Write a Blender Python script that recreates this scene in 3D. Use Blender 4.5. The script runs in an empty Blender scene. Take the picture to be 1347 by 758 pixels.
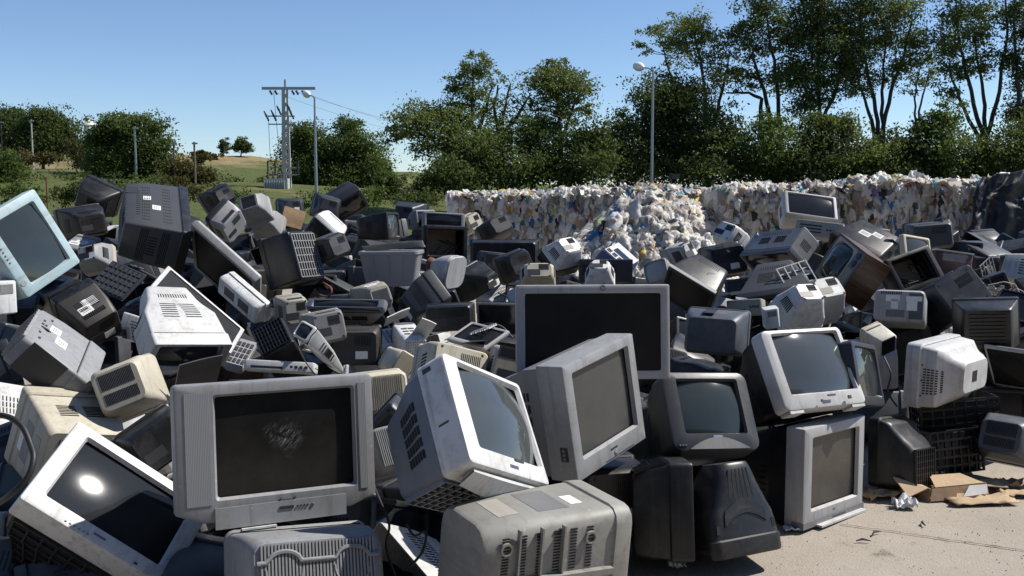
import bpy, bmesh, math, random
from mathutils import Matrix, Vector, noise
import numpy as np
SC=bpy.context.scene; COL=SC.collection
# ------------------------------------------------------------------ camera, sky, sun, exposure
PITCH=math.atan(134/1310)
cam=bpy.data.objects.new('camera',bpy.data.cameras.new('camera')); COL.objects.link(cam)
cam.location=(0,0,1.6); cam.rotation_euler=(math.pi/2-PITCH,0,0)
cam.data.lens=35.01; cam.data.sensor_width=36; cam.data.clip_start=.05; cam.data.clip_end=3000
SC.camera=cam
SUN_AZ=math.radians(16); SUN_EL=math.radians(50)      # azimuth from +X towards +Y
sdir=Vector((math.cos(SUN_AZ)*math.cos(SUN_EL),math.sin(SUN_AZ)*math.cos(SUN_EL),math.sin(SUN_EL)))
w=bpy.data.worlds.new('World'); SC.world=w; w.use_nodes=True
nt=w.node_tree; bg=nt.nodes['Background']; sky=nt.nodes.new('ShaderNodeTexSky')
sky.sky_type='NISHITA'; sky.sun_disc=False; sky.sun_elevation=SUN_EL; sky.sun_rotation=math.pi/2-SUN_AZ
sky.altitude=150; sky.air_density=.75; sky.dust_density=.15; sky.ozone_density=4.5
nt.links.new(sky.outputs[0],bg.inputs[0]); bg.inputs[1].default_value=.105
sl=bpy.data.lights.new('sun','SUN'); sl.energy=5.0; sl.angle=math.radians(.5); sl.color=(1,.955,.88)
so=bpy.data.objects.new('sun',sl); COL.objects.link(so); so.rotation_euler=sdir.to_track_quat('Z','Y').to_euler(); so.location=(20,10,30)
vs=SC.view_settings; vs.view_transform='Standard'; vs.look='None'; vs.gamma=1; vs.exposure=0.35; vs.use_curve_mapping=False
# ------------------------------------------------------------------ helpers
fwd=Vector((0,math.cos(PITCH),-math.sin(PITCH))); upv=Vector((0,math.sin(PITCH),math.cos(PITCH))); CAMP=Vector((0,0,1.6))
def at(px,py,d): return CAMP+(fwd+Vector((1,0,0))*((px-673.5)/1310)-upv*((py-379)/1310))*d
def atz(px,d,z=0):
    v=at(px,245,d); return Vector((v.x,v.y,z))
rnd=random.Random(7)
def link(o,parent=None):
    COL.objects.link(o)
    if parent is not None: o.parent=parent
    return o
def tag(o,label=None,cat=None,group=None,kind=None):
    if label: o['label']=label
    if cat: o['category']=cat
    if group: o['group']=group
    if kind: o['kind']=kind
    return o
def empty(name,loc=(0,0,0),M=None):
    o=bpy.data.objects.new(name,None); o.empty_display_size=.1; COL.objects.link(o)
    if M is not None: o.matrix_world=M
    else: o.location=loc
    return o
class MB:
    def __init__(s): s.v=[]; s.f=[]
    def add(s,vs,fs):
        n=len(s.v); s.v+=[tuple(p) for p in vs]; s.f+=[tuple(i+n for i in q) for q in fs]
    def box(s,c,hx,hy,hz):       # centre and three half-axis vectors
        c=Vector(c); hx=Vector(hx);hy=Vector(hy);hz=Vector(hz)
        P=[c+a*hx+b*hy+d*hz for d in(-1,1) for b in(-1,1) for a in(-1,1)]
        F=[(0,2,3,1),(4,5,7,6),(0,1,5,4),(2,6,7,3),(0,4,6,2),(1,3,7,5)]
        if hx.cross(hy).dot(hz)<0: F=[q[::-1] for q in F]
        s.add(P,F)
    def abox(s,x0,x1,y0,y1,z0,z1): s.box(((x0+x1)/2,(y0+y1)/2,(z0+z1)/2),((x1-x0)/2,0,0),(0,(y1-y0)/2,0),(0,0,(z1-z0)/2))
    def tube(s,pts,rad,n=6,cap=True):
        pts=[Vector(p) for p in pts]; rings=[]
        r=rad if isinstance(rad,(list,tuple)) else [rad]*len(pts)
        u=None
        for i,p in enumerate(pts):
            t=(pts[min(i+1,len(pts)-1)]-pts[max(i-1,0)]).normalized()
            if u is None: u=t.orthogonal().normalized()
            u=(u-t*u.dot(t)); u=u.normalized() if u.length>1e-6 else t.orthogonal().normalized()
            v=t.cross(u)
            rings.append([p+(u*math.cos(2*math.pi*k/n)+v*math.sin(2*math.pi*k/n))*r[i] for k in range(n)])
        s.loft(rings,cap,cap)
    def loft(s,rings,c0=True,c1=True):
        n=len(rings[0]); P=[p for r in rings for p in r]; F=[]
        for i in range(len(rings)-1):
            for k in range(n):
                a=i*n+k;b=i*n+(k+1)%n; F.append((a,b,b+n,a+n))
        if c0: F.append(tuple(range(n))[::-1])
        if c1: F.append(tuple((len(rings)-1)*n+k for k in range(n)))
        s.add(P,F)
    def lathe(s,prof,n=24,M=Matrix()):
        s.loft([[M@Vector((r*math.cos(2*math.pi*k/n),r*math.sin(2*math.pi*k/n),z)) for k in range(n)] for r,z in prof])
    def build(s,name,mat,parent=None,smooth=None):
        me=bpy.data.meshes.new(name); me.from_pydata(s.v,[],s.f); me.update()
        if mat: me.materials.append(mat)
        if smooth:
            me.polygons.foreach_set('use_smooth',[True]*len(me.polygons)); me.set_sharp_from_angle(angle=math.radians(smooth))
        return link(bpy.data.objects.new(name,me),parent)
# ------------------------------------------------------------------ materials
def newmat(name):
    m=bpy.data.materials.new(name); m.use_nodes=True; n=m.node_tree.nodes
    return m,m.node_tree,n['Principled BSDF']
def N(t,ty,**k):
    n=t.nodes.new(ty)
    for a,b in k.items(): setattr(n,a,b)
    return n
def coords(t,scale=1.0):
    tc=N(t,'ShaderNodeTexCoord'); oi=N(t,'ShaderNodeObjectInfo'); ad=N(t,'ShaderNodeVectorMath',operation='ADD'); mu=N(t,'ShaderNodeMath',operation='MULTIPLY'); mu.inputs[1].default_value=37
    t.links.new(oi.outputs['Random'],mu.inputs[0]); t.links.new(tc.outputs['Object'],ad.inputs[0]); t.links.new(mu.outputs[0],ad.inputs[1])
    return ad.outputs[0],tc,oi
def noise_tex(t,vec,scale,detail=4,rough=.6):
    n=N(t,'ShaderNodeTexNoise'); n.inputs['Scale'].default_value=scale; n.inputs['Detail'].default_value=detail; n.inputs['Roughness'].default_value=rough
    t.links.new(vec,n.inputs['Vector']); return n.outputs['Fac']
def ramp(t,fac,stops):
    r=N(t,'ShaderNodeValToRGB'); e=r.color_ramp.elements
    while len(e)<len(stops): e.new(.5)
    for q,(p,c) in zip(e,stops): q.position=p; q.color=c if len(c)==4 else (*c,1)
    t.links.new(fac,r.inputs[0]); return r.outputs[0]
def mixc(t,fac,a,b):
    m=N(t,'ShaderNodeMix',data_type='RGBA')
    for s,v in ((m.inputs[0],fac),(m.inputs[6],a),(m.inputs[7],b)):
        if hasattr(v,'node'): t.links.new(v,s)
        else: s.default_value=v if not isinstance(v,tuple) else ((*v,1) if len(v)==3 else v)
    return m.outputs[2]
def bump(t,b,h,strength,dist=.01):
    n=N(t,'ShaderNodeBump'); n.inputs['Strength'].default_value=strength; n.inputs['Distance'].default_value=dist
    t.links.new(h,n.inputs['Height']); t.links.new(n.outputs[0],b.inputs['Normal'])
def plastic(name,c,rough=.42,dirt=.55,spec=.5):
    m,t,b=newmat(name); v,tc,oi=coords(t)
    n1=noise_tex(t,v,3.5,5,.65); n2=noise_tex(t,v,28,4,.7); n3=noise_tex(t,v,9,6,.75)
    col=mixc(t,ramp(t,n1,[(.3,(0,0,0)),(.75,(1,1,1))]),tuple(x*.86 for x in c),tuple(min(1,x*1.08) for x in c))
    dust=ramp(t,n3,[(.48,(0,0,0)),(.70,(1,1,1))]); ml=N(t,'ShaderNodeMath',operation='MULTIPLY'); ml.inputs[1].default_value=dirt
    t.links.new(dust,ml.inputs[0])
    g=(.045,.042,.038) if sum(c)<.2 else ((.17,.15,.125) if sum(c)<.9 else (.30,.27,.22))
    col=mixc(t,ml.outputs[0],col,g)
    mp=N(t,'ShaderNodeMapping'); mp.inputs['Scale'].default_value=(26,26,1.6); t.links.new(v,mp.inputs[0])
    sk=ramp(t,noise_tex(t,mp.outputs[0],1.0,5,.7),[(.52,(0,0,0)),(.76,(.65,.65,.65))]); col=mixc(t,sk,col,tuple(x*.55+.02 for x in g))
    sc=ramp(t,noise_tex(t,v,60,2,.5),[(.70,(0,0,0)),(.74,(.5,.5,.5))]); col=mixc(t,sc,col,tuple(min(1,x*1.5+.03) for x in c) if sum(c)<.9 else tuple(x*.6 for x in c))
    t.links.new(col,b.inputs['Base Color'])
    rr=N(t,'ShaderNodeMapRange'); rr.inputs[3].default_value=max(.1,rough-.1); rr.inputs[4].default_value=rough+.25; t.links.new(n3,rr.inputs[0]); t.links.new(rr.outputs[0],b.inputs['Roughness'])
    b.inputs['Specular IOR Level'].default_value=spec
    bump(t,b,n2,.12,.002)
    return m
def glass(name,c,rough,dust=.05,scuff=None,spec=.5):
    m,t,b=newmat(name); v,tc,oi=coords(t)
    n1=noise_tex(t,v,7,7,.75); n2=noise_tex(t,v,90,3,.6)
    f=ramp(t,n1,[(.40,(dust*.25,)*3),(.85,(dust,)*3)])
    col=mixc(t,f,c,(.34,.32,.28)); sp=ramp(t,n2,[(.72,(0,0,0)),(.76,(1,1,1))])
    ms=N(t,'ShaderNodeMath',operation='MULTIPLY'); ms.inputs[1].default_value=dust*1.2; t.links.new(sp,ms.inputs[0])
    col=mixc(t,ms.outputs[0],col,(.45,.43,.4))
    fac=f
    if scuff:
        cx,cz=scuff
        mp=N(t,'ShaderNodeMapping'); mp.inputs['Location'].default_value=(-cx,0,-cz); t.links.new(tc.outputs['Object'],mp.inputs[0])
        sep=N(t,'ShaderNodeSeparateXYZ'); t.links.new(mp.outputs[0],sep.inputs[0])
        cmb=N(t,'ShaderNodeCombineXYZ'); t.links.new(sep.outputs[0],cmb.inputs[0]); t.links.new(sep.outputs[2],cmb.inputs[2])
        ln=N(t,'ShaderNodeVectorMath',operation='LENGTH'); t.links.new(cmb.outputs[0],ln.inputs[0])
        mr=N(t,'ShaderNodeMapRange'); mr.inputs[1].default_value=.075; mr.inputs[2].default_value=-.06; nd=noise_tex(t,cmb.outputs[0],14,3,.6); na=N(t,'ShaderNodeMath',operation='MULTIPLY_ADD'); na.inputs[1].default_value=.16; na.inputs[2].default_value=-.08; t.links.new(nd,na.inputs[0]); nb=N(t,'ShaderNodeMath',operation='ADD'); t.links.new(ln.outputs['Value'],nb.inputs[0]); t.links.new(na.outputs[0],nb.inputs[1]); t.links.new(nb.outputs[0],mr.inputs[0])
        mpr=N(t,'ShaderNodeMapping'); mpr.inputs['Rotation'].default_value=(0,math.radians(50),0); t.links.new(cmb.outputs[0],mpr.inputs[0]); mp2=N(t,'ShaderNodeMapping'); mp2.inputs['Scale'].default_value=(26,1,330); t.links.new(mpr.outputs[0],mp2.inputs[0])
        st=noise_tex(t,mp2.outputs[0],1.0,3,.6); st=ramp(t,st,[(.46,(0,0,0)),(.62,(1,1,1))])
        pt=ramp(t,noise_tex(t,cmb.outputs[0],26,4,.7),[(.42,(0,0,0)),(.6,(1,1,1))]); m0=N(t,'ShaderNodeMath',operation='MULTIPLY'); t.links.new(pt,m0.inputs[0]); t.links.new(st,m0.inputs[1]); mm=N(t,'ShaderNodeMath',operation='MULTIPLY'); t.links.new(mr.outputs[0],mm.inputs[0]); t.links.new(m0.outputs[0],mm.inputs[1])
        col=mixc(t,mm.outputs[0],col,(.62,.62,.62))
    t.links.new(col,b.inputs['Base Color'])
    rr=N(t,'ShaderNodeMapRange'); rr.inputs[3].default_value=rough; rr.inputs[4].default_value=rough+.25; t.links.new(f,rr.inputs[0]); t.links.new(rr.outputs[0],b.inputs['Roughness'])
    b.inputs['Specular IOR Level'].default_value=spec
    return m
def simple(name,c,rough=.5,metal=0,bscale=0,bstr=.2):
    m,t,b=newmat(name); v,tc,oi=coords(t); n=noise_tex(t,v,bscale or 12,5,.65)
    t.links.new(mixc(t,n,tuple(x*.75 for x in c),tuple(min(1,x*1.2) for x in c)),b.inputs['Base Color'])
    b.inputs['Roughness'].default_value=rough; b.inputs['Metallic'].default_value=metal
    if bscale: bump(t,b,n,bstr,.01)
    return m
PAL=dict(silver=((.27,.275,.285),.40),silver2=((.36,.365,.375),.44),white=((.66,.66,.655),.42),white2=((.53,.53,.53),.44),taupe2=((.27,.262,.235),.5),grey=((.17,.17,.175),.45),
 grey2=((.26,.265,.27),.48),dgrey=((.030,.032,.038),.36),dgrey2=((.055,.057,.063),.42),black=((.009,.009,.0105),.34),blueblack=((.012,.016,.025),.36),
 brownblack=((.034,.030,.027),.45),olive=((.30,.285,.235),.5),taupe=((.36,.335,.29),.5),beige=((.60,.54,.41),.5),beige2=((.47,.43,.335),.52),beige3=((.60,.57,.49),.5),
 teal=((.36,.49,.53),.45),bluegrey=((.14,.16,.195),.42),slate=((.065,.076,.095),.42),blue=((.03,.07,.22),.4))
M={k:plastic('plastic_'+k,c,r) for k,(c,r) in PAL.items()}
M['vent']=simple('vent_shade_and_seam',(.008,.008,.009),.8)  # near-black colour stands in for the shade inside open vents and holes
M['card']=simple('cardboard',(.33,.22,.13),.85,0,18,.3); M['card2']=simple('cardboard_pale',(.42,.30,.18),.85,0,18,.3)
M['paper']=simple('paper_label',(.72,.72,.70),.7); M['ink']=simple('dark_print',(.03,.03,.035),.5); M['badge']=simple('chrome_badge',(.55,.55,.57),.25,.9)
M['metal']=simple('steel',(.42,.43,.44),.4,.8); M['rubber']=simple('black_rubber',(.012,.012,.012),.55)
M['wood']=None
S=dict(glint=glass('screen_clean',(.014,.016,.018),.022,.02),glass=glass('screen_plain',(.018,.02,.022),.07),dark=glass('screen_dark',(.010,.011,.014),.09,.05),black=glass('screen_matt',(.006,.006,.007),.42,.04,None,.25),
 scuffed=glass('screen_scuffed',(.007,.007,.007),.13,.07,(.03,.27),.3),grey=glass('screen_grey',(.04,.043,.043),.12,.08),sky=glass('screen_sky',(.05,.058,.06),.05,.08,None,.8),
 greensky=glass('screen_green',(.025,.032,.03),.06,.06,None,.7),mesh=glass('screen_dusty',(.035,.032,.028),.25,.16),pads=M['slate'],plate=M['silver2'])
def wood_mat():
    m,t,b=newmat('veneer'); v,tc,oi=coords(t); mp=N(t,'ShaderNodeMapping'); mp.inputs['Scale'].default_value=(4,4,40); t.links.new(v,mp.inputs[0])
    n=noise_tex(t,mp.outputs[0],1.5,6,.6); t.links.new(ramp(t,n,[(.3,(.045,.018,.008)),(.7,(.13,.058,.026))]),b.inputs['Base Color']); b.inputs['Roughness'].default_value=.35; return m
M['wood']=wood_mat()
def grille_mat():
    m,t,b=newmat('perforated_grille'); tc=N(t,'ShaderNodeTexCoord'); w_=N(t,'ShaderNodeTexWave'); w_.inputs['Scale'].default_value=55; w_.bands_direction='X'; t.links.new(tc.outputs['Object'],w_.inputs['Vector'])
    t.links.new(mixc(t,w_.outputs['Fac'],(.20,.203,.21),(.25,.255,.265)),b.inputs['Base Color']); b.inputs['Roughness'].default_value=.45; bump(t,b,w_.outputs['Fac'],.15,.002); return m
M['grille']=grille_mat()
def clear_mat():
    m,t,b=newmat('grey_translucent_plastic'); b.inputs['Base Color'].default_value=(.42,.43,.45,1); b.inputs['Roughness'].default_value=.3
    tr=N(t,'ShaderNodeBsdfTranslucent'); tr.inputs[0].default_value=(.45,.46,.48,1); mx=N(t,'ShaderNodeMixShader'); mx.inputs[0].default_value=.35
    t.links.new(b.outputs[0],mx.inputs[1]); t.links.new(tr.outputs[0],mx.inputs[2]); t.links.new(mx.outputs[0],t.nodes['Material Output'].inputs[0]); return m
M['greyclear']=clear_mat()
# ------------------------------------------------------------------ ground
def sstep(a,b,x):
    t=max(0,min(1,(x-a)/(b-a))); return t*t*(3-2*t)
CREST=[(-1.2,6.2),(-.6,6.0),(-.514,5.6),(-.438,5.5),(-.36,4.9),(-.308,4.6),(-.25,4.35),(-.209,3.7),(-.13,3.1),(-.09,2.9),(0,2.0),(.15,1.0),(.4,.6),(1.2,.6)]
def crest(a):
    for (a0,h0),(a1,h1) in zip(CREST,CREST[1:]):
        if a<=a1: return h0+(h1-h0)*max(0,(a-a0)/(a1-a0))
    return .6
def hgt(x,y):
    if y<26: return -.06
    a=x/y; h=crest(a)
    t=.45*sstep(28,55,y)+.55*sstep(62,100,y)
    return -.06+h*t*(1+.25*sstep(100,300,y))+.35*sstep(28,50,y)*(noise.noise((x*.09,y*.09,1))+.4*noise.noise((x*.3,y*.3,4)))
def grass_mat():
    m,t,b=newmat('hillside_grass'); tc=N(t,'ShaderNodeTexCoord'); v=tc.outputs['Object']
    n1=noise_tex(t,v,.12,5,.6); n2=noise_tex(t,v,1.6,6,.7); n3=noise_tex(t,v,.05,3,.5)
    green=mixc(t,n2,(.045,.058,.018),(.125,.145,.052)); dry=mixc(t,n2,(.16,.115,.06),(.34,.27,.15))
    sp=N(t,'ShaderNodeSeparateXYZ'); t.links.new(v,sp.inputs[0]); hz=N(t,'ShaderNodeMapRange'); hz.inputs[1].default_value=2.6; hz.inputs[2].default_value=4.4; hz.inputs[3].default_value=-.16; hz.inputs[4].default_value=.10; t.links.new(sp.outputs[2],hz.inputs[0])
    ad=N(t,'ShaderNodeMath',operation='ADD'); t.links.new(n1,ad.inputs[0]); t.links.new(hz.outputs[0],ad.inputs[1]); f=ramp(t,ad.outputs[0],[(.40,(0,0,0)),(.54,(1,1,1))]); col=mixc(t,f,green,dry)
    t.links.new(col,b.inputs['Base Color']); b.inputs['Roughness'].default_value=.9; b.inputs['Specular IOR Level'].default_value=.1
    bump(t,b,n2,.8,.25); return m
mb=MB(); xs=[];
ys=[-60,-20,0,10,20,26]+[26+2*k for k in range(1,40)]+[110,130,160,210,300,450,700]
us=[-1.3+.04*k for k in range(66)]
for y in ys:
    for u in us:
        x=u*max(y,60); mb.v.append((x,y,hgt(x,y)))
nu=len(us)
for j in range(len(ys)-1):
    for k in range(nu-1): a=j*nu+k; mb.f.append((a,a+1,a+1+nu,a+nu))
tag(mb.build('ground',grass_mat(),None,60),kind='structure')
def concrete():
    m,t,b=newmat('dusty_concrete'); tc=N(t,'ShaderNodeTexCoord'); v=tc.outputs['Object']
    n1=noise_tex(t,v,.9,6,.7); n2=noise_tex(t,v,9,6,.75); n3=noise_tex(t,v,120,3,.7)
    c=mixc(t,ramp(t,n1,[(.32,(0,0,0)),(.7,(1,1,1))]),(.30,.262,.213),(.39,.345,.288))
    c=mixc(t,ramp(t,noise_tex(t,v,.35,4,.6),[(.50,(0,0,0)),(.66,(.7,.7,.7))]),c,(.22,.19,.155)); c=mixc(t,ramp(t,noise_tex(t,v,1.7,6,.7),[(.60,(0,0,0)),(.68,(.75,.75,.75))]),c,(.13,.112,.092)); c=mixc(t,ramp(t,n2,[(.55,(0,0,0)),(.75,(.6,.6,.6))]),c,(.27,.225,.175)); c=mixc(t,ramp(t,n3,[(.62,(0,0,0)),(.72,(.4,.4,.4))]),c,(.18,.155,.13))
    c=mixc(t,ramp(t,n3,[(.3,(.6,.6,.6)),(.38,(0,0,0))]),c,(.6,.54,.45))
    t.links.new(c,b.inputs['Base Color']); b.inputs['Roughness'].default_value=.9; b.inputs['Specular IOR Level'].default_value=.2
    ad=N(t,'ShaderNodeMath',operation='ADD'); t.links.new(n3,ad.inputs[0]); t.links.new(n2,ad.inputs[1]); bump(t,b,ad.outputs[0],.55,.012); return m
mb=MB()
gx=[-30+.5*k for k in range(121)]; gy=[-12+.5*k for k in range(79)]
for y in gy:
    for x in gx: mb.v.append((x,y,.003*noise.noise((x*.6,y*.6,0))-.003))
for j in range(len(gy)-1):
    for k in range(len(gx)-1): a=j*len(gx)+k; mb.f.append((a,a+1,a+1+len(gx),a+len(gx)))
yard=tag(mb.build('yard_pavement',concrete(),None,60),kind='structure')
# expansion joint and hairline crack
def strip(name,pts,wd,mat,parent,z=.004):
    b=MB(); L=[];Rr=[]
    for i,p in enumerate(pts):
        q=pts[min(i+1,len(pts)-1)]; o=pts[max(i-1,0)]; dx,dy=q[0]-o[0],q[1]-o[1]; l=math.hypot(dx,dy) or 1
        ww=wd*(.6+.8*rnd.random())/2; L.append((p[0]-dy/l*ww,p[1]+dx/l*ww,z)); Rr.append((p[0]+dy/l*ww,p[1]-dx/l*ww,z))
    b.v=L+Rr; n=len(pts); b.f=[(i+n,i+1+n,i+1,i) for i in range(n-1)]; return b.build(name,mat,parent)
M['crackfill']=simple('crack_dirt',(.05,.042,.035),.95)
p0=Vector((at(1108,690,1600/1310*1310/445*1).x,0,0))
def gpt(px,py):
    r=fwd+Vector((1,0,0))*((px-673.5)/1310)-upv*((py-379)/1310); k=-1.6/r.z; return CAMP+r*k
A=gpt(1105,690); B=gpt(1347,725); pts=[]
for k in range(60):
    f=k/59*2.2; p=A.lerp(B,f); pts.append((p.x+rnd.uniform(-.004,.004),p.y+rnd.uniform(-.006,.006)))
strip('joint',pts,.007,M['crackfill'],yard)
M['pebble']=simple('pebbles',(.42,.37,.31),.9)
mb=MB()
for k in range(420):
    px=rnd.uniform(830,1420); py=rnd.uniform(650,800); p=gpt(px,py)
    s=rnd.choice([.0015,.0015,.002,.002,.003,.004]); r=[Vector((rnd.uniform(.6,1.2)*s*math.cos(a),rnd.uniform(.6,1.2)*s*math.sin(a),0)) for a in (0,1.26,2.5,3.8,5)]
    b=[p+q+Vector((0,0,-.004)) for q in r]+[p+q*.6+Vector((0,0,.001+s*.3)) for q in r]
    mb.add(b,[(i,(i+1)%5,(i+1)%5+5,i+5) for i in range(5)]+[(5,6,7,8,9)])
tag(mb.build('gravel',M['pebble']),'fine loose grit scattered over the bare concrete','gravel',kind='stuff')
# ------------------------------------------------------------------ trees
def leafmat(name,c1,c2,tr):
    m,t,b=newmat(name); a=N(t,'ShaderNodeAttribute',attribute_name='tone'); col=mixc(t,a.outputs['Fac'],c1,c2)
    t.links.new(col,b.inputs['Base Color']); b.inputs['Roughness'].default_value=.55; b.inputs['Specular IOR Level'].default_value=.25
    tl=N(t,'ShaderNodeBsdfTranslucent'); t.links.new(mixc(t,.5,col,tr),tl.inputs[0]); mx=N(t,'ShaderNodeMixShader'); mx.inputs[0].default_value=.42
    t.links.new(b.outputs[0],mx.inputs[1]); t.links.new(tl.outputs[0],mx.inputs[2]); t.links.new(mx.outputs[0],t.nodes['Material Output'].inputs[0]); return m
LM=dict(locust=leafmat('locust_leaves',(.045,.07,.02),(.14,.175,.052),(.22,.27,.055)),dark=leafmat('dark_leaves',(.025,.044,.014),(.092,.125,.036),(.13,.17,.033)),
 fresh=leafmat('fresh_leaves',(.035,.06,.015),(.105,.15,.038),(.15,.21,.03)),rust=leafmat('dry_leaves',(.05,.05,.016),(.12,.10,.035),(.13,.11,.03)))
M['bark']=simple('bark',(.055,.045,.035),.9,0,20,.5); M['barkpale']=simple('pale_bark',(.11,.095,.075),.9,0,20,.5)
nrs=np.random.default_rng(11)
def leaves(blobs,d,mat,name,parent,dens=1.0,size=.15,clump=.30):
    """blobs: px,py,rx,ry[,density]; leaves fill the crown volume in clumps"""
    C=[];Z=[];T=[]
    for bl in blobs:
        px,py,rx,ry=bl[:4]; q=bl[4] if len(bl)>4 else 1
        s=d/1310; rx*=1.12; ry*=1.12; c=np.array(at(px,py,d+nrs.uniform(-.6,.6))); R=np.array([rx*s,(rx+ry)/2*s*.9,ry*s])
        area=math.pi*R[0]*R[2]; nsub=max(6,int(area*21.0*min(1.4,q*1.15+.05)*dens))
        u=nrs.normal(size=(nsub,3)); u/=np.linalg.norm(u,axis=1)[:,None]; rad=nrs.uniform(0.05,1.1,nsub)**.55
        sub=c+u*rad[:,None]*R*(1+.26*nrs.normal(size=(nsub,1)))
        m=int(46); cl=clump*min(1,max(.35,R.min()/1.0))
        off=nrs.normal(size=(nsub,m,3))*np.array([cl,cl,cl*.55])*nrs.uniform(.6,1.3,(nsub,1,1))
        off[:,:,2]-=.25*np.abs(off[:,:,0])
        P=(sub[:,None,:]+off).reshape(-1,3); C.append(P)
        tone=np.repeat(np.clip(nrs.uniform(0,.7,nsub)+nrs.uniform(-.2,.25),0,.8),m)+nrs.uniform(0,.35,nsub*m); T.append(np.clip(tone,0,1))
    P=np.concatenate(C); T=np.concatenate(T); n=len(P)
    sz=size*.72*nrs.uniform(.55,1.3,n)
    a=nrs.normal(size=(n,3)); a/=np.linalg.norm(a,axis=1)[:,None]
    b=nrs.normal(size=(n,3)); b-=a*(a*b).sum(1)[:,None]; b/=np.linalg.norm(b,axis=1)[:,None]
    V=np.empty((n,4,3)); V[:,0]=P-a*sz[:,None]*.6; V[:,1]=P+b*sz[:,None]*.3; V[:,2]=P+a*sz[:,None]*.6; V[:,3]=P-b*sz[:,None]*.3
    me=bpy.data.meshes.new(name); me.vertices.add(4*n); me.loops.add(4*n); me.polygons.add(n)
    me.vertices.foreach_set('co',V.ravel()); me.loops.foreach_set('vertex_index',np.arange(4*n,dtype=np.int32))
    me.polygons.foreach_set('loop_start',np.arange(0,4*n,4,dtype=np.int32)); me.update(calc_edges=True)
    at_=me.attributes.new('tone','FLOAT','FACE'); at_.data.foreach_set('value',T.astype(np.float32))
    me.materials.append(mat); o=bpy.data.objects.new(name,me); link(o)
    return o
def keep_parent(o,root):
    o.parent=root; o.matrix_parent_inverse=Matrix.Translation(-Vector(root.location))
def wob(p,q,n,a):
    P=[]
    for i in range(n+1):
        t=i/n; v=Vector(p).lerp(Vector(q),t); k=math.sin(t*math.pi)
        P.append(v+Vector((rnd.uniform(-a,a),rnd.uniform(-a,a),rnd.uniform(-a,a)*.5))*k)
    return P
def tree(name,label,px,d,stems,blobs,mat='locust',dens=1,size=.15,group=None,bark='bark',tr=.11,cat='tree',clump=.30,limbs=1):
    bz=atz(px,d,0); bz.z=hgt(bz.x,bz.y)-.1
    root=empty(name,bz); tag(root,label,cat,group)
    tb=MB(); ends=[]
    for st in stems:                           # list of px points, from the ground up
        pts=[bz]+[at(x,y,d) for x,y in st]; P=[]
        for a,b in zip(pts,pts[1:]): P+=wob(a,b,4,.06)[:-1]
        P.append(pts[-1]); n=len(P); tb.tube(P,[tr*(1-.8*i/(n-1))+.012 for i in range(n)],7); ends.append(P)
    if ends:
        for bl in blobs:
            for q in range(3*limbs):
                c=at(bl[0]+rnd.uniform(-.7,.7)*bl[2],bl[1]+rnd.uniform(-.8,.5)*bl[3],d+rnd.uniform(-.5,.5)*bl[2]*d/1310)
                best=None
                for P in ends:
                    for i in range(len(P)//4,len(P)):
                        if P[i].z<c.z-.05:
                            l=(P[i]-c).length+rnd.uniform(0,.4)
                            if best is None or l<best[0]: best=(l,P[i],tr*(1-.8*i/(len(P)-1))*.55)
                if best and best[0]<3.2:
                    W=wob(best[1],c,5,.09*best[0]); tb.tube(W,[best[2]*(1-.75*i/5)+.008 for i in range(6)],5)
        keep_parent(tb.build('trunk',M[bark],None,50),root)
    cr=leaves(blobs,d,LM[mat],'crown',root,dens,size,clump); keep_parent(cr,root)
    return root
G1='tall locust trees behind the bales'
tree('locust_tree','low wide locust tree leaning left at the left end of the middle tree clump',600,40,[[(592,215),(570,185),(545,172)],[(600,205),(588,170)]],
     [(556,160,38,24),(527,178,22,12),(580,150,30,16),(590,185,34,26),(556,195,20,14,.6),(606,205,30,26)],group=G1,tr=.10)
tree('locust_tree','tall slim locust tree with a feathery top in the middle tree clump',626,41,[[(624,190),(621,140),(622,95)],[(628,180),(640,140),(648,110)]],
     [(628,86,17,14,.8),(612,100,20,13,.7),(640,98,20,14,.6),(600,115,20,14,.6),(625,122,24,16,.6),(605,140,20,12,.5),(640,140,20,14,.45),(615,165,26,16,.5)],group=G1)
tree('locust_tree','nearly bare locust tree with open twigs between two leafy ones',660,41.5,[[(658,190),(662,150),(672,110)],[(656,185),(650,140),(655,112)],[(662,180),(685,145),(698,125)]],
     [(660,135,22,28,.16),(680,125,16,20,.18),(645,160,18,20,.3),(690,165,18,18,.4)],group=G1,bark='barkpale',limbs=3)
tree('locust_tree','rounded locust tree with a full top at the right of the middle tree clump',738,40.5,[[(737,200),(735,150),(733,115)],[(738,190),(750,150),(762,125)]],
     [(735,92,26,14),(715,102,22,15),(757,112,24,20),(735,120,30,18),(768,142,13,12,.8),(706,140,18,18,.7),(742,150,30,16,.5),(722,165,24,20,.8)],group=G1)
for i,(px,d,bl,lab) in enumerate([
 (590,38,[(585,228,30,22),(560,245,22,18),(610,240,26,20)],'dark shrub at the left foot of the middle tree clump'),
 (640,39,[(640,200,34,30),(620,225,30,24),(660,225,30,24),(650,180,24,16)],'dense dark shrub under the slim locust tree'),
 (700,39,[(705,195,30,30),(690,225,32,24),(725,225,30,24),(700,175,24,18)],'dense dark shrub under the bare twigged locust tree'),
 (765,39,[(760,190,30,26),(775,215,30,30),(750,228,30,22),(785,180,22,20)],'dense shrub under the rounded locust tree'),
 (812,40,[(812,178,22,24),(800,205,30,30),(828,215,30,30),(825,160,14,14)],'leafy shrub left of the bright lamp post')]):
    tree('shrub_tree',lab,px,d,[[(px,225),(px+4,200)]],bl,('dark','locust','fresh')[i%3],.95,.16,'shrubs behind the plastic bales',tr=.07,cat='shrub')
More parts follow.
